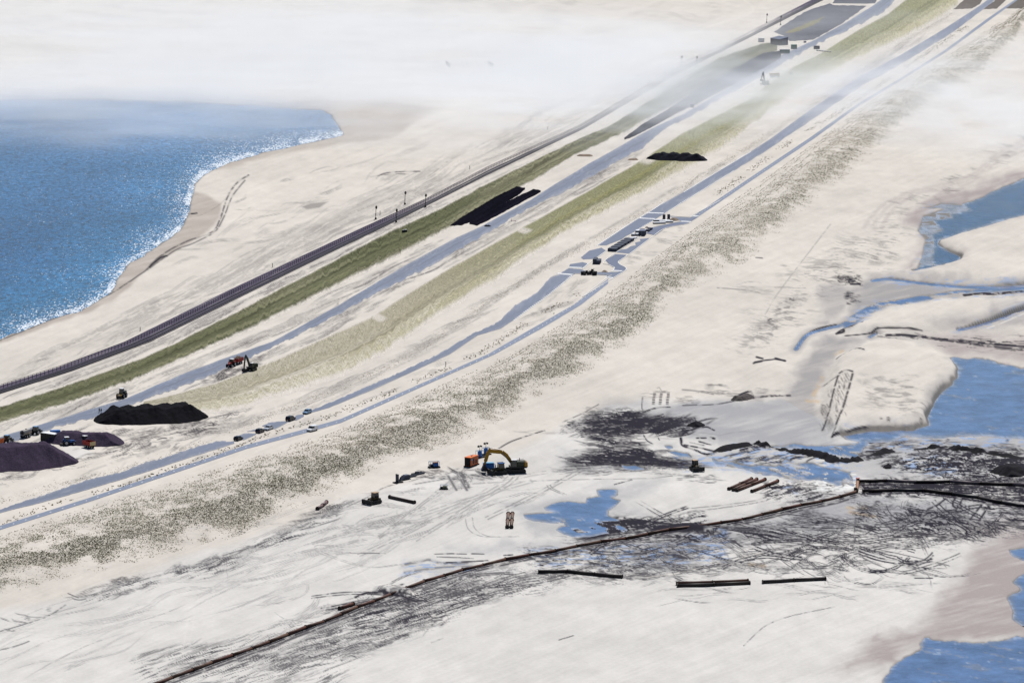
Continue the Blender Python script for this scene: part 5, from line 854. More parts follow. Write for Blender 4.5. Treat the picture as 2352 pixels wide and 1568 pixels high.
# ---------------------------------------------------------------- cars
def car(x, y, rot, kind, paint, label, z=None):
    t = thing('parked_car' if kind != 'van' else 'delivery_van', label, 'car' if kind != 'van' else 'van', x, y, rot, 'cars on the sanded road')
    L, Wd = {'hatch': (4.0, 1.72), 'sedan': (4.5, 1.78), 'suv': (4.4, 1.82), 'van': (4.4, 1.82)}[kind]; l = L / 2
    prof = {'hatch': [(-l, .35), (-l, .85), (-l + .1, .95), (l - 1.1, .92), (l - .15, .72), (l, .5), (l, .3)], 'sedan': [(-l, .35), (-l, .85), (-l + .7, .95), (l - 1.25, .92), (l - .15, .72), (l, .5), (l, .3)], 'suv': [(-l, .4), (-l, 1.0), (-l + .1, 1.05), (l - 1.1, 1.02), (l - .12, .85), (l, .6), (l, .35)], 'van': [(-l, .35), (-l, 1.15), (l - 1.0, 1.1), (l - .15, .85), (l, .6), (l, .3)]}[kind]
    body = MB().prism(prof, -Wd / 2, Wd / 2).build('body', paint, t, .05)
    top = {'hatch': 1.46, 'sedan': 1.42, 'suv': 1.68, 'van': 1.84}[kind]; zb = prof[1][1] + .02
    x0, x1, tx0, tx1 = {'hatch': (-l + .12, l - 1.05, -l + .45, l - 1.8), 'sedan': (-l + .55, l - 1.2, -l + 1.25, l - 2.0), 'suv': (-l + .08, l - 1.05, -l + .35, l - 1.7), 'van': (-l + .05, l - .95, -l + .1, l - 1.6)}[kind]
    cab = MB(); w0, w1 = Wd * .47, Wd * .41; B_ = [cab.bm.verts.new(v) for v in ((x0, -w0, zb), (x1, -w0, zb), (x1, w0, zb), (x0, w0, zb), (tx0, -w1, top - .05), (tx1, -w1, top - .05), (tx1, w1, top - .05), (tx0, w1, top - .05))]
    for f in ((3, 2, 1, 0), (4, 5, 6, 7), (0, 1, 5, 4), (1, 2, 6, 5), (2, 3, 7, 6), (3, 0, 4, 7)): cab.bm.faces.new([B_[i] for i in f])
    cab.build('windows', GLASS, t)
    MB().box((tx0 + tx1) / 2, 0, top - .06, tx1 - tx0 + .06, 2 * w1 + .04, .07, (.95, .92)).build('roof', paint, t)
    if kind == 'van': MB().prism([(x0 + .0, zb), (x0 + .04, top - .06), (x0 + 2.0, top - .06), (x0 + 2.0, zb)], -w0 - .03, w0 + .03).build('cargo_side', paint, t)
    else:
        for s in (-1, 1):
            for q0, q1, pw in ((x1 - .02, tx1 - .01, .07), (x0 + .02, tx0, .10), ((x0 + x1) / 2, (tx0 + tx1) / 2, .07)): MB().bar((q0, s * w0, zb), (q1, s * w1, top - .04), pw).build('window_pillar', paint, t)
    for sx in (-l + .75, l - .8):
        for s in (-1, 1): wheel(t, sx, s * (Wd / 2 - .09), .31, .2)
    for s in (-1, 1):
        MB().box(l - .05, s * Wd * .36, .55, .10, .32, .14).build('headlight', LAMP, t); MB().box(-l + .03, s * Wd * .40, .65, .08, .22, .22).build('tail_light', TAIL, t); MB().box(l - 1.25, s * (Wd / 2 + .08), zb + .02, .12, .16, .12).build('wing_mirror', paint, t)
    MB().box(l - .02, 0, .30, .08, Wd * .9, .16).build('bumper', DARK, t)
    return t
rd = heading(500, 1012, 784, 911); bp = heading(567, 1026, 784, 966)
CB = mat('car_black', (.010, .011, .016), .22); CN = mat('car_navy', (.010, .014, .030), .22); CS = mat('car_silver', (.46, .50, .56), .25, metal=.3); CL = mat('car_light_blue', (.16, .27, .42), .22); CW = mat('car_white', (.72, .74, .77), .25)
car(547.5, 1010.5, rd, 'hatch', CB, 'small black car at the near end of the parked row'); car(597.5, 993, rd, 'hatch', CN, 'black hatchback parked touching the pale saloon'); car(616.5, 986.5, rd + math.pi, 'sedan', CS, 'silver white saloon parked in the middle of the row')
car(667.5, 965.5, rd, 'suv', CB, 'tall black car standing alone in the row'); car(705.5, 949.5, rd + math.pi, 'hatch', CL, 'light blue hatchback at the far end of the parked row'); car(717, 989.5, bp + math.pi, 'van', CW, 'white van driving on the narrow cycle path')
# ---------------------------------------------------------------- tractors and trailers
def tractor(x, y, rot, paint, roof, label, cat='tractor', imp=None):
    t = thing('farm_tractor', label, cat, x, y, rot, 'farm tractors on the site')
    MB().prism([(.2, .95), (.2, 1.75), (1.9, 1.6), (2.15, 1.35), (2.15, .85)], -.38, .38).build('bonnet', paint, t, .05); MB().box(.6, 0, .6, 3.0, .55, .55).build('chassis', DARK, t)
    c = MB().box(-.65, 0, 1.35, 1.5, 1.5, 1.35, (.86, .88)).build('cab', GLASS, t)
    for a in (-1, 1):
        for b in (-1, 1): MB().bar((-.65 + a * .75, b * .75, 1.3), (-.65 + a * .64, b * .66, 2.72), .08).build('cab_pillar', paint, c)
    MB().box(-.65, 0, 2.70, 1.55, 1.5, .14, (.9, .9)).build('cab_roof', roof, t, .03)
    for s in (-1, 1):
        wheel(t, -.95, s * .95, .92, .58); wheel(t, 1.65, s * .88, .62, .44); MB().prism([(-1.8, 1.3), (-1.6, 1.85), (-.4, 1.9), (-.1, 1.4)], s * .72, s * 1.22).build('mudguard', paint, t); MB().box(2.16, s * .2, 1.2, .06, .2, .14).build('headlight', LAMP, t); MB().box(-.1, s * 1.0, 2.2, .08, .18, .3).build('wing_mirror', DARK, t)
    MB().tube((.35, -.45, 1.6), (.35, -.45, 2.75), .06, 6).build('exhaust', DARK, t)
    if imp: MB().box(-2.3, 0, .5, .9, 2.2, .18).bar((-1.7, .3, .7), (-2.6, .3, .7), .12).bar((-1.7, -.3, .7), (-2.6, -.3, .7), .12).build('rear_linkage', DARK, t)
    return t
def tipper(x, y, rot, paint, label, load=None, board=None, long=4.6):
    t = thing('tipper_trailer', label, 'trailer', x, y, rot, 'tipping trailers on the site'); l = long / 2
    b = MB()
    for s in (-1, 1): b.prism([(-l, 1.05), (-l - .05, 2.25), (l + .15, 2.25), (l, 1.05)], s * 1.18, s * 1.10)
    b.prism([(l, 1.05), (l + .15, 2.25), (l + .07, 2.25), (l - .08, 1.05)], -1.1, 1.1).box(0, 0, 1.0, long, 2.3, .1); b.build('bed', paint, t)
    MB().prism([(-l - .02, 1.05), (-l - .07, 2.25), (-l + .01, 2.25), (-l + .06, 1.05)], -1.1, 1.1).build('tailgate', board or paint, t)
    for k in range(4):
        for s in (-1, 1): MB().box(-l + .6 + k * 1.1, s * 1.22, 1.1, .1, .08, 1.1).build('side_rib', paint, t)
    MB().box(.2, 0, .75, long, .7, .24).bar((l, 0, .8), (l + 1.5, 0, .6), .2).build('frame', DARK, t)
    for wx in (-.75, .55):
        for s in (-1, 1): wheel(t, wx, s * .95, .56, .42)
    if load: mound(t, 'load', load, long * .9, 2.0, 1.9, 1.0, 3)
    return t
def mound(parent, name, m, lx, ly, z, h, seed):
    n = 13; u = np.linspace(-1, 1, n); U, V = np.meshgrid(u, u); Z = np.maximum(0, (1 - U ** 2)) ** .7 * np.maximum(0, 1 - V ** 2) ** .7 * h * (.6 + .8 * fbm(U * 2 + seed, V * 2, 3, seed)) + z
    me = raw_mesh(name, np.stack([U * lx / 2, V * ly / 2, Z], -1).reshape(-1, 3), grid_faces(n, n), m); return link(name, me, parent)
SOIL = mat('brown_load', (.085, .055, .040), .95, noise=.5, nscale=2)
r1 = heading(400, 868, 600, 795)
tractor(531, 842, r1 + math.pi, RED, WHITE, 'red tractor with pale roof hauling a loaded trailer on the service road'); tipper(547, 835.5, r1 + math.pi, RED, 'red tipping trailer heaped with brown soil', SOIL)
r0 = heading(0, 1014, 140, 968)
tractor(84, 997, r0, DKG, LBLUE, 'dark tractor with light blue roof pulling a silver tanker'); tractor(18, 1017, r0, DKG, LBLUE, 'dark tractor with light blue roof at the left edge'); tipper(-6, 1024, r0, ORG, 'orange tipping trailer cut off by the left edge', SOIL)
t = thing('tanker_trailer', 'silver round tanker trailer behind a dark tractor', 'trailer', 60, 1004.5, r0)
MB().tube((-2.4, 0, 1.85), (2.2, 0, 1.85), .95, 18).build('tank', STEEL, t, smooth=False); MB().box(0, 0, .75, 4.8, .8, .25).bar((2.3, 0, .85), (3.9, 0, .6), .2).build('frame', DARK, t); MB().tube((-2.4, 0, 1.85), (-2.55, 0, 1.85), .5, 12).build('rear_hatch', DARK, t); MB().tube((0, 0, 2.75), (0, 0, 2.95), .3, 10).build('filler_lid', DARK, t)
for wx in (-1.1, .35):
    for s in (-1, 1): wheel(t, wx, s * 1.0, .62, .45)
tractor(158, 1022, heading(140, 1022, 180, 1021) + .15, BLUE, WHITE, 'blue tractor with white cab roof between the gravel heaps', imp=True)
tractor(193, 1018.5, 2.2, DKG, WHITE, 'dark tractor with white roof in front of a red trailer'); tipper(205, 1028, 2.25, RED, 'red trailer with cream tailgate turned towards the camera side', None, CREAM, 4.2)
# ---------------------------------------------------------------- boxes: containers and cabins
def container(x, y, rot, L_, Wd, Ht, wall, roofm, label, name='shipping_container', cat='container', door=True, group=None, ribs=8):
    t = thing(name, label, cat, x, y, rot, group); b = MB().box(0, 0, .15, L_, Wd, Ht - .2).build('walls', wall, t)
    for k in range(ribs):
        for s in (-1, 1): MB().box(-L_ / 2 + (k + .5) * L_ / ribs, s * (Wd / 2 + .02), .25, L_ / ribs * .5, .05, Ht - .45).build('corrugation', wall, b)
    MB().box(0, 0, Ht - .05, L_ + .06, Wd + .06, .10).build('roof', roofm, t); MB().box(0, 0, 0, L_ + .05, Wd + .05, .16).build('floor_frame', DARK, t)
    for a in (-1, 1):
        for s in (-1, 1): MB().box(a * L_ / 2, s * Wd / 2, .1, .14, .14, Ht - .1).build('corner_post', wall, t)
    if door:
        for s in (-1, 1): d = MB().box(-L_ / 2 - .03, s * Wd / 4, .25, .06, Wd / 2 - .06, Ht - .45).build('door', wall, t); MB().tube((-L_ / 2 - .09, s * .15, .3), (-L_ / 2 - .09, s * .15, Ht - .3), .025, 6).build('lock_bar', GREY, d)
    return t
container(115.5, 1013, -.62, 6.06, 2.44, 2.75, mat('container_black', (.014, .014, .018), .6, noise=.3), WHITE, 'black container with bright white roof behind the gravel heap')
t = thing('fuel_tank', 'bright blue box tank behind the black container', 'tank', 127, 1000, .25); MB().box(0, 0, .5, 3.4, 1.3, 1.3).build('tank', BLUE, t, .12); MB().box(0, 0, 1.8, 3.0, .9, .08).build('lid', mat('bright_blue', (.03, .2, .6), .4), t); MB().box(0, 0, 0, 3.5, 1.4, .5, (.9, .8)).build('skid', DARK, t)
# ---------------------------------------------------------------- wheel loader with forks
t = thing('wheel_loader', 'yellow and black wheel loader with forks on the service road', 'loader', 279, 914, heading(300, 908, 200, 938)); t.rotation_euler.z += .25
MB().prism([(-3.2, .9), (-3.2, 2.0), (-2.9, 2.3), (-1.0, 2.25), (-.6, 1.6), (-.6, .8)], -.95, .95).build('engine_hood', DKG, t, .06); cb = MB().box(-.35, 0, 1.7, 1.5, 1.35, 1.6, (.85, .9)).build('cab', GLASS, t); MB().box(-.35, 0, 3.3, 1.6, 1.45, .14).build('cab_roof', WHITE, t)
for a in (-1, 1):
    for s in (-1, 1): MB().bar((-.35 + a * .74, s * .67, 1.7), (-.35 + a * .64, s * .6, 3.3), .1).build('cab_pillar', DARK, cb)
MB().prism([(-.3, .7), (-.3, 1.6), (.9, 1.75), (1.6, 1.3), (1.7, .7)], -.6, .6).build('front_frame', YEL, t)
for s in (-1, 1):
    wheel(t, -1.9, s * 1.05, .85, .65); wheel(t, 1.05, s * 1.05, .85, .65); MB().bar((.6, s * .5, 1.65), (2.4, s * .5, 1.2), .22, .34).bar((2.4, s * .5, 1.2), (3.1, s * .5, .6), .22, .3).build('lift_arm', YEL, t); MB().box(3.9, s * .5, .42, 1.3, .14, .07).build('fork', DARK, t)
MB().box(3.2, 0, .4, .12, 1.7, .9).build('fork_carriage', DARK, t); MB().bar((.9, 0, 1.7), (2.9, 0, 1.2), .2).build('tilt_ram', STEEL, t); MB().tube((-1.6, .4, 2.3), (-1.6, .4, 3.2), .08, 6).build('exhaust', DARK, t)
# ---------------------------------------------------------------- excavators
def track(parent, y, L_, h, w, m=None):
    r = h / 2; p = [(-L_ / 2 + r - r * math.sin(a), r - r * math.cos(a)) for a in np.linspace(0, math.pi, 7)] + [(L_ / 2 - r + r * math.sin(a), r + r * math.cos(a)) for a in np.linspace(0, math.pi, 7)]
    o = MB().prism(p, y - w / 2, y + w / 2).build('track', m or DARK, parent); n = int(L_ / .35)
    sh = MB()
    for k in range(n):
        for z in (-.02, h - .02): sh.box(-L_ / 2 + r + k * (L_ - 2 * r) / n, y, z, .12, w, .05)
    sh.build('track_shoes', m or BLACK, o)['kind'] = 'stuff'
    for k in range(4): MB().tube((-L_ / 2 + r + k * (L_ - 2 * r) / 3, y - w * .55, r), (-L_ / 2 + r + k * (L_ - 2 * r) / 3, y + w * .55, r), r * .6, 10).build('roller', DARK, o)
    return o
def excavator(x, y, rot, slew, S, body, arm, cwm, boom, stick, bucket, label, roofm=WHITE, grp='excavators on the site'):
    """boom, stick, bucket: points (x, z) in the arm plane before scaling"""
    t = thing('excavator', label, 'excavator', x, y, rot, grp); t.scale = (S, S, S)
    for s in (-1, 1): track(t, s * 1.25, 4.4, .95, .6)
    MB().box(0, 0, .45, 2.2, 2.0, .5).tube((0, 0, .9), (0, 0, 1.15), .75, 14).build('undercarriage', DARK, t)
    u = bpy.data.objects.new('upper_structure', MB().box(-.5, 0, 1.15, 3.8, 2.6, .35).build('tmp', DARK).data); COL.objects.link(u); bpy.data.objects.remove(bpy.data.objects['tmp']); u.parent = t; u.rotation_euler.z = slew
    MB().box(-1.25, -.05, 1.5, 2.0, 2.4, 1.05, (.97, .95)).build('engine_housing', body, u, .05); MB().box(-2.25, 0, 1.3, .75, 2.55, 1.15, (.85, .96)).build('counterweight', cwm, u, .08)
    c = MB().prism([(-.15, 1.5), (-.15, 2.95), (1.0, 2.95), (1.3, 2.2), (1.3, 1.5)], .3, 1.25).build('cab', GLASS, u); MB().box(.42, .78, 2.95, 1.25, 1.0, .09).build('cab_roof', roofm, c)
    for px in (-.15, 1.0): MB().bar((px, .3, 1.5), (px, .3, 2.95), .09).bar((px, 1.26, 1.5), (px, 1.26, 2.95), .09).build('cab_pillar', body, c)
    MB().tube((-1.0, -.8, 2.5), (-1.0, -.8, 3.1), .08, 6).build('exhaust', DARK, u)
    for s in (-1, 1): MB().bar((-.3, s * 1.2, 2.55), (-2.0, s * 1.2, 2.75), .05).build('handrail', DARK, u)
    o = MB()
    for (a, b) in zip(boom[:-1], boom[1:]): o.bar((a[0], -.2, a[1]), (b[0], -.2, b[1]), .42, a[2])
    o.build('boom', arm, u); o = MB()
    for (a, b) in zip(stick[:-1], stick[1:]): o.bar((a[0], -.2, a[1]), (b[0], -.2, b[1]), .34, a[2])
    o.build('stick', arm, u)
    MB().prism(bucket, -.9, .5).build('bucket', DARK, u)
    bm_ = boom[len(boom) // 2]
    for s in (-.55, .15): MB().tube((.7, s, 1.5), (bm_[0], s, bm_[1]), .09, 8).build('boom_ram', STEEL, u)
    MB().tube((bm_[0], -.2, bm_[1] + .45), (stick[0][0], -.2, stick[0][1] + .1), .09, 8).build('stick_ram', STEEL, u); MB().tube((stick[0][0] + .45, -.2, stick[0][1] - .3), (bucket[0][0], -.2, bucket[0][1]), .08, 8).build('bucket_ram', STEEL, u)
    return t
big_boom = [(.6, 1.9, .75), (1.9, 3.7, .9), (3.0, 4.6, .8), (5.6, 4.9, .6), (6.0, 4.85, .5)]
excavator(1184, 1084, .12, math.pi, 1.42, mat('excavator_dark', (.03, .035, .02), .5), YEL, YEL, big_boom, [(5.7, 5.5, .4), (6.1, 4.7, .75), (6.7, 2.6, .45), (6.9, 1.9, .35)], [(6.8, 2.0), (7.2, 1.7), (7.5, 1.0), (7.2, .5), (6.5, .6), (6.4, 1.2)], 'large yellow excavator with its long arm reaching over the blue tank')
excavator(577, 851, heading(520, 868, 640, 824) + .12, math.pi - .35, .98, DKG, DKG, DKG, [(.6, 1.8, .7), (1.4, 3.6, .8), (2.1, 5.0, .6), (2.9, 5.8, .45)], [(2.7, 6.2, .3), (3.2, 5.6, .5), (3.8, 2.2, .4), (3.9, 1.2, .3)], [(3.8, 1.3), (4.4, 1.2), (4.6, .5), (4.2, .1), (3.4, .15), (3.2, .8)], 'dark green excavator digging beside the service road')
excavator(1757, 195, .6, math.pi / 2, 1.0, GREY, GREY, GREY, [(.6, 1.8, .7), (1.2, 3.8, .8), (1.6, 5.6, .6), (2.0, 6.8, .45)], [(1.8, 7.2, .3), (2.3, 6.6, .5), (3.4, 3.6, .4), (3.6, 2.8, .3)], [(3.5, 2.9), (4.1, 2.8), (4.3, 2.2), (3.9, 1.8), (3.2, 1.9), (3.0, 2.4)], 'excavator with raised arm standing in the dust by the far grass field')
# ---------------------------------------------------------------- bulldozers
def dozer(x, y, rot, label, S=1.15, roofm=None):
    t = thing('bulldozer', label, 'bulldozer', x, y, rot, 'bulldozers on the sand'); t.scale = (S, S, S)
    for s in (-1, 1): track(t, s * 1.0, 3.8, 1.05, .58)
    MB().prism([(-1.5, .6), (-1.5, 1.7), (.3, 1.75), (1.7, 1.6), (1.75, .7)], -.55, .55).build('engine_hood', mat('dozer_paint', (.05, .034, .012), .6, noise=.4), t, .05)
    c = MB().box(-.55, 0, 1.7, 1.5, 1.4, 1.2, (.85, .9)).build('cab', GLASS, t); MB().box(-.55, 0, 2.9, 1.7, 1.55, .12).build('cab_roof', roofm or mat('roof_tan', (.38, .26, .16), .5), t)
    for a in (-1, 1):
        for s in (-1, 1): MB().bar((-.55 + a * .74, s * .69, 1.7), (-.55 + a * .64, s * .62, 2.9), .1).build('cab_pillar', DARK, c)
    b = MB().prism([(2.3, .05), (2.55, .1), (2.42, .7), (2.62, 1.35), (2.38, 1.35), (2.2, .7)], -1.75, 1.75).build('blade', DARK, t)
    for s in (-1, 1): MB().box(2.45, s * 1.72, .1, .45, .08, 1.2).build('blade_end', DARK, b); MB().bar((-.2, s * 1.4, .45), (2.25, s * 1.4, .45), .2).build('push_arm', DARK, t); MB().tube((1.3, s * .4, 1.5), (2.25, s * .45, 1.0), .08, 6).build('blade_ram', STEEL, t)
    MB().tube((1.0, .25, 1.7), (1.0, .25, 2.5), .08, 6).build('exhaust', DARK, t); MB().box(-1.9, 0, .7, .5, 1.2, .6).bar((-2.1, .4, .9), (-2.2, .4, .15), .14).bar((-2.1, -.4, .9), (-2.2, -.4, .15), .14).build('ripper', DARK, t); MB().tube((2.4, 1.6, 1.4), (2.4, 1.6, 2.1), .03, 5).build('blade_mast', DARK, t)
    return t
dozer(858, 1156, -2.35, 'dark bulldozer with tan roof beside a lone pipe'); dozer(1598, 1080, -1.25, 'black bulldozer ploughing the wet mud field', 1.1); dozer(1146, 1088, -2.75, 'black bulldozer parked in front of the yellow excavator', 1.2, BLUE)
# ---------------------------------------------------------------- site gear
t = thing('generator_container', 'tall orange generator container with white exhausts on top', 'generator', 1083, 1069, heading(1072, 1075, 1096, 1064) + .0); t.rotation_euler.z = 1.08
MB().box(0, 0, .35, 5.2, 2.2, 2.7).build('housing', ORG, t); MB().box(0, 0, 0, 6.0, 2.5, .36).build('skid', BLACK, t); MB().box(0, 0, 3.05, 5.3, 2.3, .1).build('roof', mat('roof_orange', (.62, .14, .02), .5), t); MB().box(-2.62, 0, .5, .06, 2.0, 2.4).build('end_door', BLACK, t)
for k in (-1, 1): MB().tube((.2 + k * .35, .1 * k, 3.1), (.2 + k * .35, .1 * k, 3.55), .24, 10).build('exhaust', WHITE, t)
for k, m in enumerate((DARK, DARK)): MB().box(-.6 + 1.7 * k, -1.12, .8, 1.0, .05, 1.7 - .5 * k).build('side_door', m, t)
MB().box(-1.8, -1.13, 2.1, .9, .05, .5).build('name_plate', LBLUE, t)
for k in range(5): MB().box(-2.66, -.7 + k * .35, .7, .05, .06, 1.9).build('door_rib', DARK, t)
def light_tower(x, y, label):
    t = thing('light_tower', label, 'light tower', x, y, .55, 'mobile light towers'); MB().box(0, 0, 0, 3.4, 1.5, .35).build('skid', BLACK, t); MB().tube((0, 0, .35), (0, 0, 1.9), .72, 16).tube((0, 0, 1.9), (0, 0, 2.35), .72, 16, .25).build('drum', BLUE, t)
    for a in (-1, 1):
        for s in (-1, 1): MB().tube((a * 1.1, s * .7, .3), (a * 1.1, s * .7, 2.3), .06, 6).build('frame_post', LBLUE, t)
    MB().bar((-1.1, -.7, 2.3), (1.1, -.7, 2.3), .1).bar((-1.1, .7, 2.3), (1.1, .7, 2.3), .1).bar((-1.1, -.7, 2.3), (-1.1, .7, 2.3), .1).bar((1.1, -.7, 2.3), (1.1, .7, 2.3), .1).build('top_frame', LBLUE, t)
    m_ = MB().tube((0, 0, 2.3), (0, 0, 3.6), .07, 8).build('mast', DARK, t)
    for s in (-1, 1): MB().box(s * .38, 0, 3.45, .62, .35, .55, (1.1, 1), ry=s * .35).build('lamp_head', DARK, t)
    return t
light_tower(1102, 1050.5, 'blue light tower just behind the orange generator'); light_tower(1116, 1044, 'blue light tower farther up the slope, beside its twin')
def cage(x, y, rot, S, core, frame, label, roofm=None):
    t = thing('pump_skid', label, 'pump', x, y, rot, 'caged pump skids'); t.scale = (S, S, S); MB().box(0, 0, 0, 3.2, 1.6, .35).build('skid', BLACK, t); MB().box(.4, 0, .35, 1.5, 1.0, 1.0).build('engine_block', core, t, .06); MB().tube((-1.3, 0, .75), (-.4, 0, .75), .4, 12).build('pump_drum', DARK, t)
    for a in (-1, 1):
        for s in (-1, 1): MB().tube((a * 1.35, s * .7, .3), (a * 1.35, s * .7, 1.75), .05, 6).build('cage_post', frame, t)
    for s in (-1, 1): MB().bar((-1.35, s * .7, 1.75), (1.35, s * .7, 1.75), .09).build('cage_rail', frame, t); MB().bar((s * 1.35, -.7, 1.75), (s * 1.35, .7, 1.75), .09).build('cage_rail', frame, t)
    if roofm: MB().box(.4, 0, 1.5, 1.5, .9, .1).build('hood', roofm, t)
    return t
cage(997, 1074, .35, 1.15, BLUE, LBLUE, 'caged pump with orange hood above the tracks', mat('hood_orange', (.55, .24, .04), .5)); cage(1019.5, 1123.5, .05, .82, mat('olive_tank', (.10, .12, .07), .5), LBLUE, 'small caged olive tank alone on the white sand')
t = thing('water_tank', 'bright blue water tank in front of the excavator bucket', 'tank', 1122, 1079, .1); MB().box(0, 0, .7, 3.6, 1.9, 1.7, (.96, .9)).build('tank', BLUE, t, .12); MB().box(0, 0, 2.38, 3.3, 1.5, .08).build('tank_top', mat('pale_blue', (.16, .42, .62), .35), t); MB().box(0, 0, 0, 4.6, 2.1, .6).build('skid', mat('navy', (.008, .03, .12), .5), t)
for s in (-1, 1): MB().tube((2.1, s * .9, .6), (2.1, s * .9, 2.0), .06, 6).build('frame_post', LBLUE, t)
MB().bar((2.1, -.9, 2.0), (2.1, .9, 2.0), .08).build('frame_rail', LBLUE, t)
# row of idle frames by the dune foot
SL = mat('slate_blue', (.030, .036, .060), .6, noise=.3)
t = thing('steel_stand', 'upright dark blue steel stand at the dune foot', 'stand', 914, 1108, .75); MB().box(0, 0, 0, 3.2, 1.5, .35).build('base', BLACK, t); MB().box(-.2, .1, .35, .25, 1.3, 2.4).build('upright_plate', SL, t); MB().box(.9, .2, .35, .14, .5, 1.3, ry=.3).build('brace', SL, t)
t = thing('steel_hopper', 'dark blue sloping steel hopper in the row of frames', 'hopper', 930, 1101, .8); MB().prism([(-1.9, .1), (-.7, 1.3), (1.5, 1.45), (1.5, .2)], -.8, .8).build('hopper_box', SL, t); MB().box(0, 0, 0, 3.8, 1.7, .2).build('base', BLACK, t); MB().box(.4, 0, 1.35, 1.6, 1.2, .2).build('lid', mat('slate_top', (.09, .11, .17), .5), t)
for (x, y, ln, lab) in ((944, 1095, 3.2, 'flat open steel rack between hopper and far rack'), (960, 1089, 4.4, 'wide flat steel rack at the far end of the row')):
    t = thing('pontoon_rack', lab, 'rack', x, y, .8, 'flat steel racks')
    for s in (-1, 1): MB().box(0, s * .75, .1, ln, .25, .45).build('side_beam', SL, t)
    for k in range(4): MB().box(-ln / 2 + .2 + k * (ln - .4) / 3, 0, .15, .22, 1.5, .35).build('cross_beam', SL, t)
    if ln > 4: MB().box(-.4, 0, .5, 1.0, .9, .5).build('winch', SL, t)
# ================================================================== PIPES
def pipe_run(name, label, cat, pts, m, sec=9.3, r=.48, grp=None, raise_=.0, flange_every=True, clear=None):
    """sections laid end to end along ground points (survey frame); flange collars between them; each section its own part"""
    P3 = []
    for q in pts:
        x, y = q[0], q[1]; p = W(x, y); p.z = max(float(ground_z(np.array([p.x]), np.array([p.y]))[0]), -.25) + r + raise_ + (q[2] if len(q) > 2 else 0); P3.append(p)
    root = bpy.data.objects.new(name, None); COL.objects.link(root); o0 = P3[0].copy(); o0.z = 0; root.location = o0; tag(root, label, cat, grp)
    d = [0]
    for a, b in zip(P3[:-1], P3[1:]): d.append(d[-1] + (b - a).length)
    n = max(1, round(d[-1] / sec)); S_ = [d[-1] * k / n for k in range(n + 1)]
    def at(s):
        for k in range(len(P3) - 1):
            if s <= d[k + 1] + 1e-6: f = (s - d[k]) / max(1e-6, d[k + 1] - d[k]); return P3[k].lerp(P3[k + 1], f)
        return P3[-1]
    Q = [at(s) - o0 for s in S_]
    if len(pts) > 2 and n > 3:
        for k in range(1, n): Q[k].z += random.uniform(-.30, .06); Q[k].x += random.uniform(-.22, .22); Q[k].y += random.uniform(-.5, .5)
    for k in range(n):
        mm = m[k % len(m)] if isinstance(m, list) else m; MB().tube(Q[k], Q[k + 1], r, 14).build('pipe_section', mm, root, smooth=True)
    for k in range(n + 1):
        dv = (Q[min(k + 1, n)] - Q[max(k - 1, 0)]).normalized(); MB().tube(Q[k] - dv * .13, Q[k] + dv * .13, r * 1.32, 14).build('flange', RUSTD, root)
    return root, Q, o0
RU2 = mat('rusty_red_pipe', (.085, .030, .019), .6, noise=.7, nscale=.7, bump=.01); RU3 = mat('rusty_brown_pipe', (.105, .055, .036), .6, noise=.6, nscale=.7, bump=.01)
mp_, Qm, om = pipe_run('dredge_pipeline', 'long rusty dredging pipeline crossing the sand on the diagonal', 'pipeline', MAINP, [RU2, RUST, RUST, RU3], r=.45, raise_=.0)
v = W(471, 1529) - om; MB().tube((v.x, v.y, 1.0), (v.x, v.y, 1.9), .09, 8).tube((v.x - .25, v.y, 1.75), (v.x + .25, v.y, 1.75), .12, 8).build('valve', DARK, mp_)
T0 = W(1968, 1130) - om; T1 = W(1970, 1110) - om
MB().tube((T0.x, T0.y, .7), (T1.x, T1.y, .7), .5, 14).tube((T1.x, T1.y, .2), (T1.x, T1.y, 1.6), .5, 12).build('junction_pipe', mat('junction_brown', (.26, .13, .07), .6, noise=.4), mp_)
MB().tube((T1.x, T1.y, 1.55), (T1.x, T1.y, 1.8), .62, 12).build('junction_cap', mat('junction_pink', (.45, .14, .12), .6), mp_); MB().tube((T0.x - .4, T0.y, .0), (T0.x - .4, T0.y, 1.5), .55, 12).build('junction_valve', RUSTD, mp_)
pipe_run('branch_pipeline', 'upper dark branch pipe running right from the junction', 'pipeline', [(1974, 1109), (1990, 1105), (2048, 1107), (2120, 1110), (2210, 1111), (2330, 1116), (2470, 1121)], [RUSTD, mat('pipe_violet', (.10, .075, .085), .5, noise=.4, nscale=.8)], raise_=.15)
pipe_run('branch_pipeline', 'lower black branch pipe bending down right from the junction', 'pipeline', [(1982, 1131), (2040, 1129), (2100, 1127), (2160, 1133), (2225, 1141), (2300, 1156), (2370, 1168), (2480, 1186)], [RUSTD, mat('pipe_black', (.022, .020, .022), .5, noise=.5, nscale=.8)], raise_=.15)
pipe_run('spare_pipe', 'short rusty pipe lying against the pipeline near the sand ramp', 'pipe', [(780, 1400), (811, 1389)], RU2, 10)
pipe_run('steel_pipe', 'short pipe with a bent end lying below the dune grass', 'pipe', [(729, 1171), (734, 1168.5), (750, 1156)], mat('pipe_lilac', (.16, .10, .10), .5, noise=.4, nscale=.8), 6)
pipe_run('steel_pipe', 'single dark pipe lying right of the bulldozer', 'pipe', [(895, 1144), (952, 1157)], RUSTD, 10)
for x, lab in ((1167.5, 'left one of two brown pipes lying side by side near the pool'), (1177, 'right one of two brown pipes lying side by side near the pool')): pipe_run('steel_pipe', lab, 'pipe', [(x - 2.5, 1214), (x, 1183)], RU3, 9.3, .5)
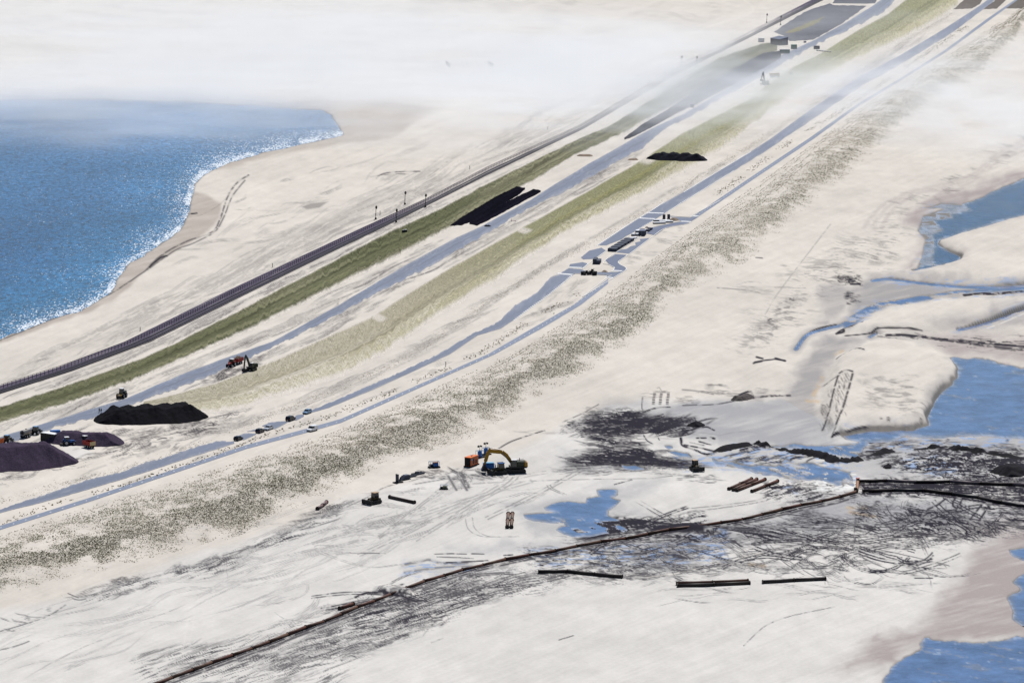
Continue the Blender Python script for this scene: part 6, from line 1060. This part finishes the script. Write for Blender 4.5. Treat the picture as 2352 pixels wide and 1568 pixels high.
for (a, lab) in ((((1674, 1125), (1726, 1102)), 'first dark pipe of the rack below the wet mud'), (((1684, 1127), (1738, 1103)), 'middle rusty pipe of the rack below the wet mud'), (((1692, 1128), (1757, 1103.5)), 'orange rusty pipe of the rack, lying nearest its partner'), (((1727, 1130), (1786, 1107)), 'separate pipe right of the rack of three')): pipe_run('steel_pipe', lab, 'pipe', list(a), [RUST, RU2], 9.3, .46)
PB = [mat('pipe_soot', (.026, .020, .019), .6, noise=.5, nscale=.8)]
pipe_run('steel_pipe', 'long black pipe with a kink lying below the pipeline', 'pipe', [(1237, 1316), (1290, 1314), (1350, 1320), (1429, 1327)], PB, 9.5); pipe_run('steel_pipe', 'long black pipe lying in front of its twin', 'pipe', [(1556, 1348), (1640, 1345), (1722, 1341)], PB, 9.5); pipe_run('steel_pipe', 'thin edge of a pipe behind the long black pipe', 'pipe', [(1554, 1343), (1640, 1340), (1718, 1336)], RUST, 9.5); pipe_run('steel_pipe', 'black pipe lying alone at the right below the tracks', 'pipe', [(1752, 1339), (1822, 1335), (1896, 1331)], PB, 9.5)
# ================================================================== HEAPS
def heap(name, label, A, B, wd, h, m, seed, lumps=0., nu=90, nv=40, flat_=.35):
    a, b = W(*A), W(*B); d = b - a; L_ = d.length; d.normalize(); nn = Vector((-d.y, d.x, 0)); c = (a + b) / 2
    u = np.linspace(-1, 1, nu); v = np.linspace(-1, 1, nv); U, V = np.meshgrid(u, v, indexing='ij')
    xs_ = U * L_ / 2; n_ = fbm(U * L_ / 9 + seed, V * wd / 5, 4, seed)
    ww = wd * np.sqrt(np.clip(1 - np.abs(U) ** 2.4, 0, 1)) * (.82 + .36 * fbm(U * 4 + seed, U * 0, 3, seed + 3)); ys_ = V * ww
    prof = np.clip((1 - np.abs(V) * (1 + .0 * U)) / (1 - flat_), 0, 1); prof = np.where(prof < 1, prof, 1) ; ends = np.clip((1 - np.abs(U)) * L_ / 2 / (h * 1.7), 0, 1)
    Z = h * np.minimum(prof, ends) * (.80 + .40 * n_)
    if lumps: Z += lumps * np.clip(prof * 1.3 - .35, 0, 1) * ends * (np.abs(np.sin(xs_ / 1.9 + 1.2 * np.sin(V * 3 + seed))) - .5) * .9 + lumps * .8 * (fbm(xs_ / 1.1, ys_ / 1.1, 3, seed + 7) - .5) * prof
    Z += .25 * (fbm(xs_ / .8, ys_ / .8, 3, seed + 9) - .5) * np.clip(prof * 2, 0, 1); Z = np.maximum(Z, -.05) - .03
    X = c.x + xs_ * d.x + ys_ * nn.x; Y = c.y + xs_ * d.y + ys_ * nn.y
    return tag(link(name, raw_mesh(name, np.stack([X, Y, Z], -1).reshape(-1, 3), grid_faces(nu, nv), m, True)), label, 'heap', 'heaps of soil and gravel')
GRAV = mat('dark_gravel', (.038, .027, .050), .95, noise=.8, nscale=2.2, bump=.14, spec=.1); BSOIL = mat('black_soil', (.0055, .0055, .008), .95, noise=.8, nscale=1.2, bump=.15, spec=.05); FARS = mat('far_soil', (.010, .011, .018), .95, noise=.6, nscale=1, spec=.05)
heap('soil_heap', 'big black soil heap with a lumpy crest beside the service road', (216, 968), (478, 954), 12.0, 4.1, BSOIL, 3, .8, 130, 50); heap('gravel_heap', 'grey violet gravel heap cut off by the left edge', (-100, 1072), (180, 1057), 13, 6.2, GRAV, 5, .3, 120, 50, .25); heap('gravel_heap', 'smaller gravel heap behind the tractors', (105, 1010), (284, 1020), 7.5, 3.5, GRAV, 8, .3, 110, 40, .25)
heap('soil_heap', 'distant black heap lying across the grass field', (1484, 364), (1625, 369), 6.5, 3.0, FARS, 11, .8, 110, 30)
BR = mat('brown_spoil', (.22, .17, .13), .95, noise=.4, nscale=1.5, bump=.1)
for k, (A, B, wd, h, lab) in enumerate([((1325, 358), (1362, 359), 2.5, .8, 'low brown spoil mound on the grass verge'), ((1442, 368), (1466, 367), 2.0, .7, 'small brown mound left of the distant black heap'), ((1538, 505), (1558, 507), 2.2, 1.0, 'brown mound next to the white slabs'), ((1382, 624), (1396, 625), 1.2, .6, 'tiny brown mound on the sandy traffic island'), ((1481, 523), (1491, 523), 1.0, .7, 'small black mound between block stacks and white slabs'), ((1115, 519), (1124, 521), 1.6, .7, 'dark clod heap at the tip of the topsoil strip')]):
    heap('spoil_mound', lab, A, B, wd, h, FARS if k > 3 else BR, 20 + k, .2, 24, 14)
CLOD = mat('wet_mud', (.010, .0095, .013), .9, noise=.6, nscale=1.5, bump=.1, spec=.1)
for k, (A, B, wd, h, lab) in enumerate([(ZM([(1960, 500), (2180, 530)]), 0, 3.0, 1.3, 'black mud bank at the end of the ploughed field'), (C4([(2180, 225), (2352, 275)]), 0, 6.0, 2.4, 'big black mud heap near the right edge'), (C4([(1375, 212), (1455, 215)]), 0, 2.5, 1.0, 'lone dark mud heap on the grey wet flat'), (C5([(350, 1238), (478, 1208)]), 0, 3.0, 1.2, 'dark sand bank step at the edge of the grey flow')]):
    heap('mud_heap', lab, A[0], A[1], wd, h, CLOD if k < 3 else mat('dark_bank', (.06, .05, .048), .9, noise=.6, nscale=1.5, bump=.1), 40 + k, .5, 50, 20)
for k, (pl, lab, h, w) in enumerate([(RIDGE[0][0], 'long black mud ridge winding above the blue pools', 1.1, 2.2), (RIDGE[3][0], 'black mud ridge crossing the grey flat at the right', 1.0, 2.0)]):
    p = [W(*q) for q in spline(pl, 12)]; co = []; kk = 9
    for i, c in enumerate(p):
        d = (p[min(i + 1, len(p) - 1)] - p[max(i - 1, 0)]).normalized(); nn = Vector((-d.y, d.x, 0)); e = min(1, i / 8, (len(p) - 1 - i) / 8); nz_ = float(fbm(np.array(i * .22), np.array(0.), 3, 70 + k)); ww = w * (.25 + 1.5 * nz_); e *= max(0., min(1., (nz_ - .28) * 4))
        for j in range(kk):
            t_ = -1 + 2 * j / (kk - 1); q = c + nn * ww * t_; co.append((q.x, q.y, float(ground_z(np.array([q.x]), np.array([q.y]))[0]) - .05 + h * e * (1 - abs(t_)) * (.6 + float(fbm(np.array(i * .4), np.array(j * .7), 3, 75 + k)))))
    tag(link('mud_ridge', raw_mesh('mud_ridge', np.array(co), grid_faces(len(p), kk), CLOD)), lab, 'mud ridge', 'black mud ridges')
# ================================================================== RAILWAY, FENCE, SIGNALS
RWU = [(-150, 933), (0, 885), (133, 843), (285, 785), (530, 664), (784, 545), (864, 508), (981, 455), (1117, 383), (1327, 291), (1568, 143), (1668, 100), (1801, 32), (1868, -2), (2040, -95)]
RWL = [(-150, 951), (0, 904), (167, 851), (346, 784), (560, 678), (784, 568), (884, 520), (997, 464), (1117, 403), (1340, 296), (1568, 163), (1701, 97), (1818, 37), (1898, -3), (2070, -95)]
rail_root = bpy.data.objects.new('railway', None); COL.objects.link(rail_root); tag(rail_root, 'double railway track on dark ballast', kind='structure')
def c_ball(U, V, X, Y, t):
    n = fbm(U / 30, V / 1.2, 4, 81); u = U / U.max(); buried = sst(.24, .32, u) * sst(.80, .70, u)
    c = np.broadcast_to(rgb(.078, .066, .098), U.shape + (3,)) * (1 + .7 * (n - .5))[..., None]
    return lerp(c, SAND, np.clip(buried * (.62 + .9 * (n - .5)) + .12 * (n > .66), 0, .9))
o = strip('ballast_bed', RWU, RWL, ball_m, .10, 1200, 13, (.4, .5), (20, 10), 81, c_ball); o.parent = rail_root
RAILM = mat('rail_steel', (.040, .036, .050), .5, noise=.2)
def along(f, x0=-140, x1=2030, n=420, z=.12):
    x = np.linspace(x0, x1, n); y = yy(RWU, x) * (1 - f) + yy(RWL, x) * f; X, Y = Wn(x, y, z); return X, Y
for f in (.58, .66, .80, .88, .98):
    X, Y = along(f); co = []; 
    for i in range(len(X)):
        tx, ty = X[min(i + 1, len(X) - 1)] - X[max(i - 1, 0)], Y[min(i + 1, len(X) - 1)] - Y[max(i - 1, 0)]; l = math.hypot(tx, ty); nx, ny = -ty / l * .13, tx / l * .13
        co += [(X[i] - nx, Y[i] - ny, .12), (X[i] - nx, Y[i] - ny, .36), (X[i] + nx, Y[i] + ny, .36), (X[i] + nx, Y[i] + ny, .12)]
    link('rail', raw_mesh('rail', np.array(co), grid_faces(len(X), 4), RAILM, False), rail_root)
fence = bpy.data.objects.new('track_fence', None); COL.objects.link(fence); tag(fence, 'long dark post and rail fence along the railway', 'fence')
FX, FY = along(.46, -60, 1500, 900, 0); s_ = np.concatenate([[0], np.cumsum(np.hypot(np.diff(FX), np.diff(FY)))]); q = np.arange(0, s_[-1], 2.9); fx, fy = np.interp(q, s_, FX), np.interp(q, s_, FY)
FEN = mat('fence_dark', (.028, .025, .036), .7); pm = MB().box(0, 0, 0, .16, .16, 1.5).build('post', FEN, fence); pm.location = (fx[0], fy[0], .1); nf = min(300, len(fx))
for k in range(1, nf): c = pm.copy(); COL.objects.link(c); c.location = (fx[k], fy[k], .1)
if len(fx) > nf:
    far_p = MB()
    for k in range(nf, len(fx)): far_p.box(fx[k], fy[k], .1, .16, .16, 1.5)
    far_p.build('far_posts', FEN, fence)['kind'] = 'stuff'
for z in (.75, 1.5):
    co = []
    for i in range(0, len(fx)): co += [(fx[i], fy[i] - .05, z + .02), (fx[i], fy[i] - .05, z + .17), (fx[i], fy[i] + .05, z + .17), (fx[i], fy[i] + .05, z + .02)]
    link('fence_rail', raw_mesh('fence_rail', np.array(co), grid_faces(len(fx), 4), FEN, False), fence)
SIGM = mat('signal_black', (.012, .012, .014), .6); SIGW = mat('signal_grey', (.20, .21, .23), .5)
def signal(x, y, label, pale=False):
    t = thing('railway_signal', label, 'signal', x, y, .35, 'railway signals'); M_ = SIGM
    MB().box(0, 0, 0, .8, .7, .9, (.7, .7)).build('base_cabinet', M_, t); MB().tube((0, 0, .8), (.18, 0, 4.9), .10, 8).build('mast', M_, t); MB().box(.06, .12, 1.8, .3, .2, .9).build('equipment_box', M_, t)
    hb = MB(); N_ = 14; A_ = [hb.bm.verts.new((.3 + .48 * math.cos(2 * math.pi * i / N_), -.06, 5.4 + .78 * math.sin(2 * math.pi * i / N_))) for i in range(N_)]; B_ = [hb.bm.verts.new((v.co.x, .06, v.co.z)) for v in A_]
    for i in range(N_): hb.bm.faces.new((A_[i], A_[(i + 1) % N_], B_[(i + 1) % N_], B_[i]))
    hb.bm.faces.new(A_[::-1]); hb.bm.faces.new(B_); h = hb.build('signal_board', M_, t)
    for k in range(3): MB().tube((.3, -.28, 4.98 + k * .40), (.3, -.05, 4.98 + k * .40), .15, 10).build('lamp', SIGW if pale else M_, h)
    MB().bar((-.12, 0, .9), (.05, 0, 4.7), .05).bar((.12, .2, .9), (.24, .2, 4.7), .05).build('ladder', M_, t)
    return t
for a in ((863, 504, 'railway signal nearest the beach with black board', 0), (910, 511, 'railway signal rising in front of the tracks, nearest one', 0), (930, 470, 'railway signal with pale lamps behind the fence', 1), (977, 476, 'railway signal with pale lamps in front of the tracks', 1), (1565, 152, 'hazy railway signal left of the tracks in the dust', 0), (1600, 153, 'hazy railway signal right of the tracks in the dust', 0), (1761, 53, 'farthest railway signal left of the tracks', 0), (1793, 58, 'farthest railway signal right of the tracks', 0)): signal(*a[:3], bool(a[3]))
for k, (x, y, h) in enumerate([(322, 760, 1.4), (626, 614, 1.6), (873, 494, 1.8), (1079, 389, 1.6), (1258, 298, 1.6), (1024, 839, 1.2), (1545, 1200, 0)]):
    if not h: continue
    t = thing('marker_post', ['thin marker post by the railway near the water bay', 'thin marker post on the sand left of the fence', 'short marker post beside the nearest signals', 'marker post where the fence turns pale with sand', 'marker post in the thin dust beside the fence', 'thin marker post on the verge of the sanded road'][k], 'post', x, y, 0, 'thin marker posts'); MB().tube((0, 0, 0), (0, 0, h), .12, 8).build('shaft', SIGM, t); MB().box(0, 0, h, .3, .3, .12).build('cap', SIGM, t)
# pumps on the verge
for x, y, m, lab in ((926.5, 534, GREY, 'grey pump box on the grass verge'), (932, 533, WHITE, 'white topped pump box on the grass verge')):
    t = thing('pump_box', lab, 'pump box', x, y, .3); MB().box(0, 0, 0, 1.2, 1.0, 1.0, (.8, .8)).build('housing', DARK, t, .08); MB().box(0, 0, 1.0, .9, .8, .18).build('lid', m, t)
t = thing('warning_barrier', 'little barrier standing on the sand beside the service road', 'barrier', 1179, 509, 0)
for k in (-1, 1): MB().tube((k * .9, 0, 0), (k * .9, 0, 1.3 if k < 0 else .6), .08, 6).build('leg', DARK, t)
MB().bar((-.9, 0, .4), (.9, 0, .3), .12).build('board', mat('barrier_red', (.3, .05, .04), .6), t)
# ================================================================== JUNCTION YARD
CONC = mat('stack_slate', (.045, .055, .085), .8, noise=.25, nscale=2); CONW = mat('slab_white', (.60, .62, .66), .8, noise=.1)
def stack(x, y, rot, L_, Wd, layers, lh, m, topm, label, name='slab_stack', grp='slab stacks on the traffic island'):
    t = thing(name, label, 'stack', x, y, rot, grp)
    for a in (-1, 0, 1): MB().box(a * L_ * .38, 0, 0, .15, Wd, .12).build('bearer', DARK, t)
    for k in range(layers): MB().box(random.uniform(-.03, .03), random.uniform(-.03, .03), .12 + k * lh, L_, Wd, lh * .93).build('slab', topm if k == layers - 1 else m, t)
    return t
j = heading(*ZJ([(700, 735)])[0], *ZJ([(1000, 560)])[0])
for k, (p, L_, lay, lab) in enumerate([((487, 905), 6, 4, 'left one of two tall slate stacks on the sandy island'), ((540, 908), 6, 3, 'right one of two tall slate stacks on the sandy island')]): stack(*ZJ([p])[0], j + .15, L_, 1.6, lay, .5, CONC, CONC, lab)
nm = ['nearest', 'second', 'third', 'fourth', 'fifth', 'farthest']
for k in range(6):
    f = k / 5.
    for s, off, side in ((0, (0, 0), 'left'), (1, (62, 4), 'right')): stack(*ZJ([(722 + off[0] + 235 * f, 722 + off[1] - 142 * f)])[0], j, 4.2, 1.9, 3, .42, CONC, CONC, '%s slate slab stack in the %s line of the long double row' % (nm[k], side))
for k, (p, L_, lay, m, lab) in enumerate([((1025, 560), 3.2, 2, CONW, 'low pale stack at the end of the long double row'), ((1075, 535), 3.2, 1, CONW, 'lowest flat pale stack between the double row and the dark box'), ((1060, 497), 2.6, 2, CONW, 'pale edged stack left of the dark box, in front'), ((1105, 495), 2.6, 2, CONW, 'pale edged stack touching the dark box'), ((1120, 445), 2.8, 2, CONW, 'pale edged stack behind the dark box, left side'), ((1185, 430), 2.6, 2, CONC, 'slate stack directly behind the dark box'), ((1270, 435), 2.6, 2, CONC, 'slate stack just right of the dark box'), ((1305, 412), 2.6, 2, CONC, 'slate stack farther right of the dark box')]): stack(*ZJ([p])[0], j, L_, 1.7, lay, .45, CONC, m, lab)
container(*ZJ([(1190, 492)])[0], j + .1, 4.6, 2.6, 2.3, CONC, mat('slate_roof', (.10, .12, .19), .6), 'dark box container in the middle of the traffic island', 'site_box', ribs=6)
for k, (p, L_, lab) in enumerate([((1415, 280), 3.6, 'pale slab pile at the left of the white group'), ((1440, 318), 5.5, 'long white slab pile in front of the white group'), ((1500, 295), 3.4, 'white slab pile in the centre of the white group'), ((1545, 285), 3.0, 'white slab pile below the two dark pillars'), ((1585, 300), 3.6, 'white slab pile at the right of the white group')]): stack(*ZJ([p])[0], .15, L_, 2.0, 2, .32, CONC, CONW, lab, 'white_slab_pile', 'white slabs by the crossing')
for k, (p, lab) in enumerate([((1511, 250), 'left one of two upright dark pillars'), ((1580, 247), 'right one of two upright dark pillars')]):
    t = thing('block_pillar', lab, 'pillar', *ZJ([p])[0], .1, 'upright block pillars')
    for q_ in range(4): MB().box(0, 0, q_ * .52, 1.15, 1.15, .5).build('block', CONC, t)
for k, (p, s_, lab) in enumerate([((305, 1080), 1.0, 'dark cube at the left of the small gear by the crossing'), ((350, 1082), 1.1, 'dark roller beside the cube by the crossing'), ((432, 1075), 1.3, 'tall dark compactor by the crossing'), ((478, 1085), 1.1, 'dark low cart at the right of the small gear')]):
    t = thing('road_roller' if k in (1, 2) else 'tool_box', lab, 'site gear', *ZJ([p])[0], .4, 'small gear by the crossing'); t.scale = (s_, s_, s_)
    if k in (1, 2): MB().tube((-.7, -.6, .5), (-.7, .6, .5), .5, 14).build('drum', DARK, t); MB().tube((.8, -.6, .5), (.8, .6, .5), .5, 14).build('drum', DARK, t); MB().box(.1, 0, .6, 1.5, .9, .6).build('body', BLACK, t); MB().bar((.5, 0, 1.2), (.9, 0, 1.9), .12).box(.2, 0, 1.2, .5, .6, .5).build('seat', BLACK, t)
    else: MB().box(0, 0, .15, 1.5, 1.2, 1.2).build('box', BLACK, t, .05); MB().box(0, 0, 1.35, 1.55, 1.25, .12).build('lid', DARK, t); MB().box(0, 0, 0, 1.3, 1.0, .15).build('runner', DARK, t)
# ================================================================== FAR CABINS
def fz(x, y): return (1713 + x / 9, 43.5 + y / 9)
container(*fz(320, 478), .1, 3.4, 2.2, 2.4, WHITE, WHITE, 'small white cabin beside the far dark shed', 'site_cabin', 'cabin', ribs=5)
t = thing('dark_shed', 'tall dark blue shed with a sloping roof among the far cabins', 'shed', *fz(690, 530), .55); SH = mat('shed_blue', (.030, .042, .085), .6, noise=.15)
MB().prism([(-3.2, 0), (-3.2, 3.6), (3.2, 4.6), (3.2, 0)], -5, 5).build('walls', SH, t); MB().prism([(-3.4, 3.58), (-3.4, 3.75), (3.4, 4.85), (3.4, 4.65)], -5.2, 5.2).build('roof', mat('shed_roof', (.06, .08, .14), .5), t)
for k in range(9): MB().box(-3.22, -4.4 + k * 1.1, .1, .06, .5, 3.4).build('cladding_panel', SH, t)
MB().box(0, -5.03, 0, 3.2, .08, 3.2).build('door', mat('shed_door', (.055, .07, .115), .6), t)
container(*fz(995, 622), .1, 3.3, 2.4, 2.6, GREEN, GREEN, 'green square cabin right of the dark shed', 'site_cabin', 'cabin', ribs=5); container(*fz(805, 716), .06, 5.8, 2.3, 2.5, GREEN, mat('pale_roof', (.5, .52, .54), .6), 'long green container with a pale roof in front of the shed', ribs=9)
container(*fz(1465, 625), .05, 3.4, 2.2, 1.9, CONC, CONC, 'dark cabin across the road from the far sheds', 'site_cabin', 'cabin', ribs=5); container(*fz(1222, 494), .1, 1.4, 1.2, 1.1, GREY, GREY, 'tiny grey box by the far roadside', 'site_cabin', 'cabin', ribs=3)
for k in range(6): stack(*fz(1480 + 52 * k, 664 + 6 * k), .1, 1.1, 1.0, 2, .35, CONC, CONW, ['first', 'second', 'third', 'fourth', 'fifth', 'last'][k] + ' pale pallet stack in the far row below the dark cabin', 'pallet_stack', 'pallets by the far road')
t = thing('dump_truck', 'dust veiled pale orange dump truck near the far excavator', 'truck', *fz(600, 1215), .15); TM = mat('truck_tan', (.40, .24, .16), .6)
MB().prism([(-2.9, 1.1), (-3.1, 2.5), (1.2, 2.6), (1.0, 1.1)], -1.2, 1.2).build('bed', TM, t); MB().box(1.9, 0, .9, 1.5, 2.2, 1.8, (.85, .9)).build('cab', TM, t); MB().box(1.95, 0, 1.8, 1.35, 2.15, .6, (.95, .9)).build('windscreen', GLASS, t); MB().box(0, 0, .7, 5.6, 1.0, .4).build('chassis', DARK, t)
for wx in (-2.0, -.6, 1.9):
    for s in (-1, 1): wheel(t, wx, s * 1.0, .6, .45)
t = thing('farm_cart', 'faint small cart right of the dust veiled truck', 'cart', *fz(940, 1150), .2); MB().box(0, 0, .5, 1.8, 1.3, .9, (1.1, 1.1)).build('box', GREY, t); [wheel(t, 0, s * .7, .4, .2) for s in (-1, 1)]
t = thing('roadside_cabinet', 'small grey violet cabinet on the topsoil strip', 'cabinet', 1590, 247, .4); MB().box(0, 0, 0, 2.0, 1.6, 1.7, (.9, .9)).build('housing', mat('cabinet_violet', (.13, .12, .17), .7), t, .1); MB().box(0, 0, 1.68, 1.9, 1.5, .12).build('lid', GREY, t)
# piles half lost in the dust
t = thing('timber_groyne', 'double row of piles faintly visible in the white dust', 'piles', 1078, 154, 0)
o0 = t.location.copy(); PLM = mat('pile_timber', (.03, .028, .026), .9)
for k in range(10):
    for r_ in (0, 1):
        p = W(1027 + 100 * k / 9 + r_ * 5, 150 + r_ * 7 + 2 * abs(k - 4.5) * (-.2 if r_ else .1)) - o0; MB().tube((p.x, p.y, -.2), (p.x, p.y, 2.6), .16, 6).build('pile', PLM, t)
for a in ((1024, 149, 1034, 156), (1121, 150, 1133, 156)):
    p, q = W(a[0], a[1]) - o0, W(a[2], a[3]) - o0; MB().bar((p.x, p.y, 1.4), (q.x, q.y, 1.4), .3, 2.2).build('end_panel', PLM, t)
# ================================================================== PEOPLE
def person(x, y, rot, label, top, leg, stride):
    t = thing('person', label, 'person', x, y, rot, 'workers on the service road')
    V_ = [(0, 0, .95), (0, 0, 1.2), (0, 0, 1.45), (0, 0, 1.55), (.02, 0, 1.68), (.02, 0, 1.78)] ; R_ = [.15, .15, .17, .065, .10, .07]; E_ = [(0, 1), (1, 2), (2, 3), (3, 4), (4, 5)]
    for s in (-1, 1):
        b = len(V_); V_ += [(0, s * .19, 1.42), (-.03 * s * stride, s * .25, 1.12), (.10, s * .24, .88), (.15, s * .23, .78)]; R_ += [.07, .055, .045, .04]; E_ += [(2, b), (b, b + 1), (b + 1, b + 2), (b + 2, b + 3)]
        b = len(V_); V_ += [(0, s * .10, .88), (s * stride * .10 + .02, s * .11, .48), (s * stride * .16, s * .11, .08), (s * stride * .16 + .17, s * .13, .05)]; R_ += [.10, .075, .055, .05]; E_ += [(0, b), (b, b + 1), (b + 1, b + 2), (b + 2, b + 3)]
    me = bpy.data.meshes.new('body'); me.from_pydata(V_, E_, []); o = link('body', me, t); me.materials.append(leg)
    md = o.modifiers.new('skin', 'SKIN'); o.modifiers.new('smooth', 'SUBSURF').levels = 1
    for v_, r_ in zip(me.skin_vertices[0].data, R_): v_.radius = (r_, r_)
    me.skin_vertices[0].data[0].use_root = True
    MB().tube((0, 0, .92), (0, 0, 1.48), .19, 10, .21).build('jacket', top, t); MB().tube((.02, 0, 1.76), (.02, 0, 1.86), .13, 10, .07).build('helmet', mat('helmet', (.25, .22, .10), .5), t)
    return t
NAVY = mat('navy_cloth', (.012, .016, .035), .9); PANT = mat('work_trousers', (.018, .020, .030), .9)
person(228, 948, -.5, 'worker in dark clothes standing on the service road, left of two', mat('teal_cloth', (.014, .026, .032), .9), PANT, 1); person(232.5, 949, 2.4, 'worker in dark jacket standing close beside another, right of two', NAVY, PANT, -1)
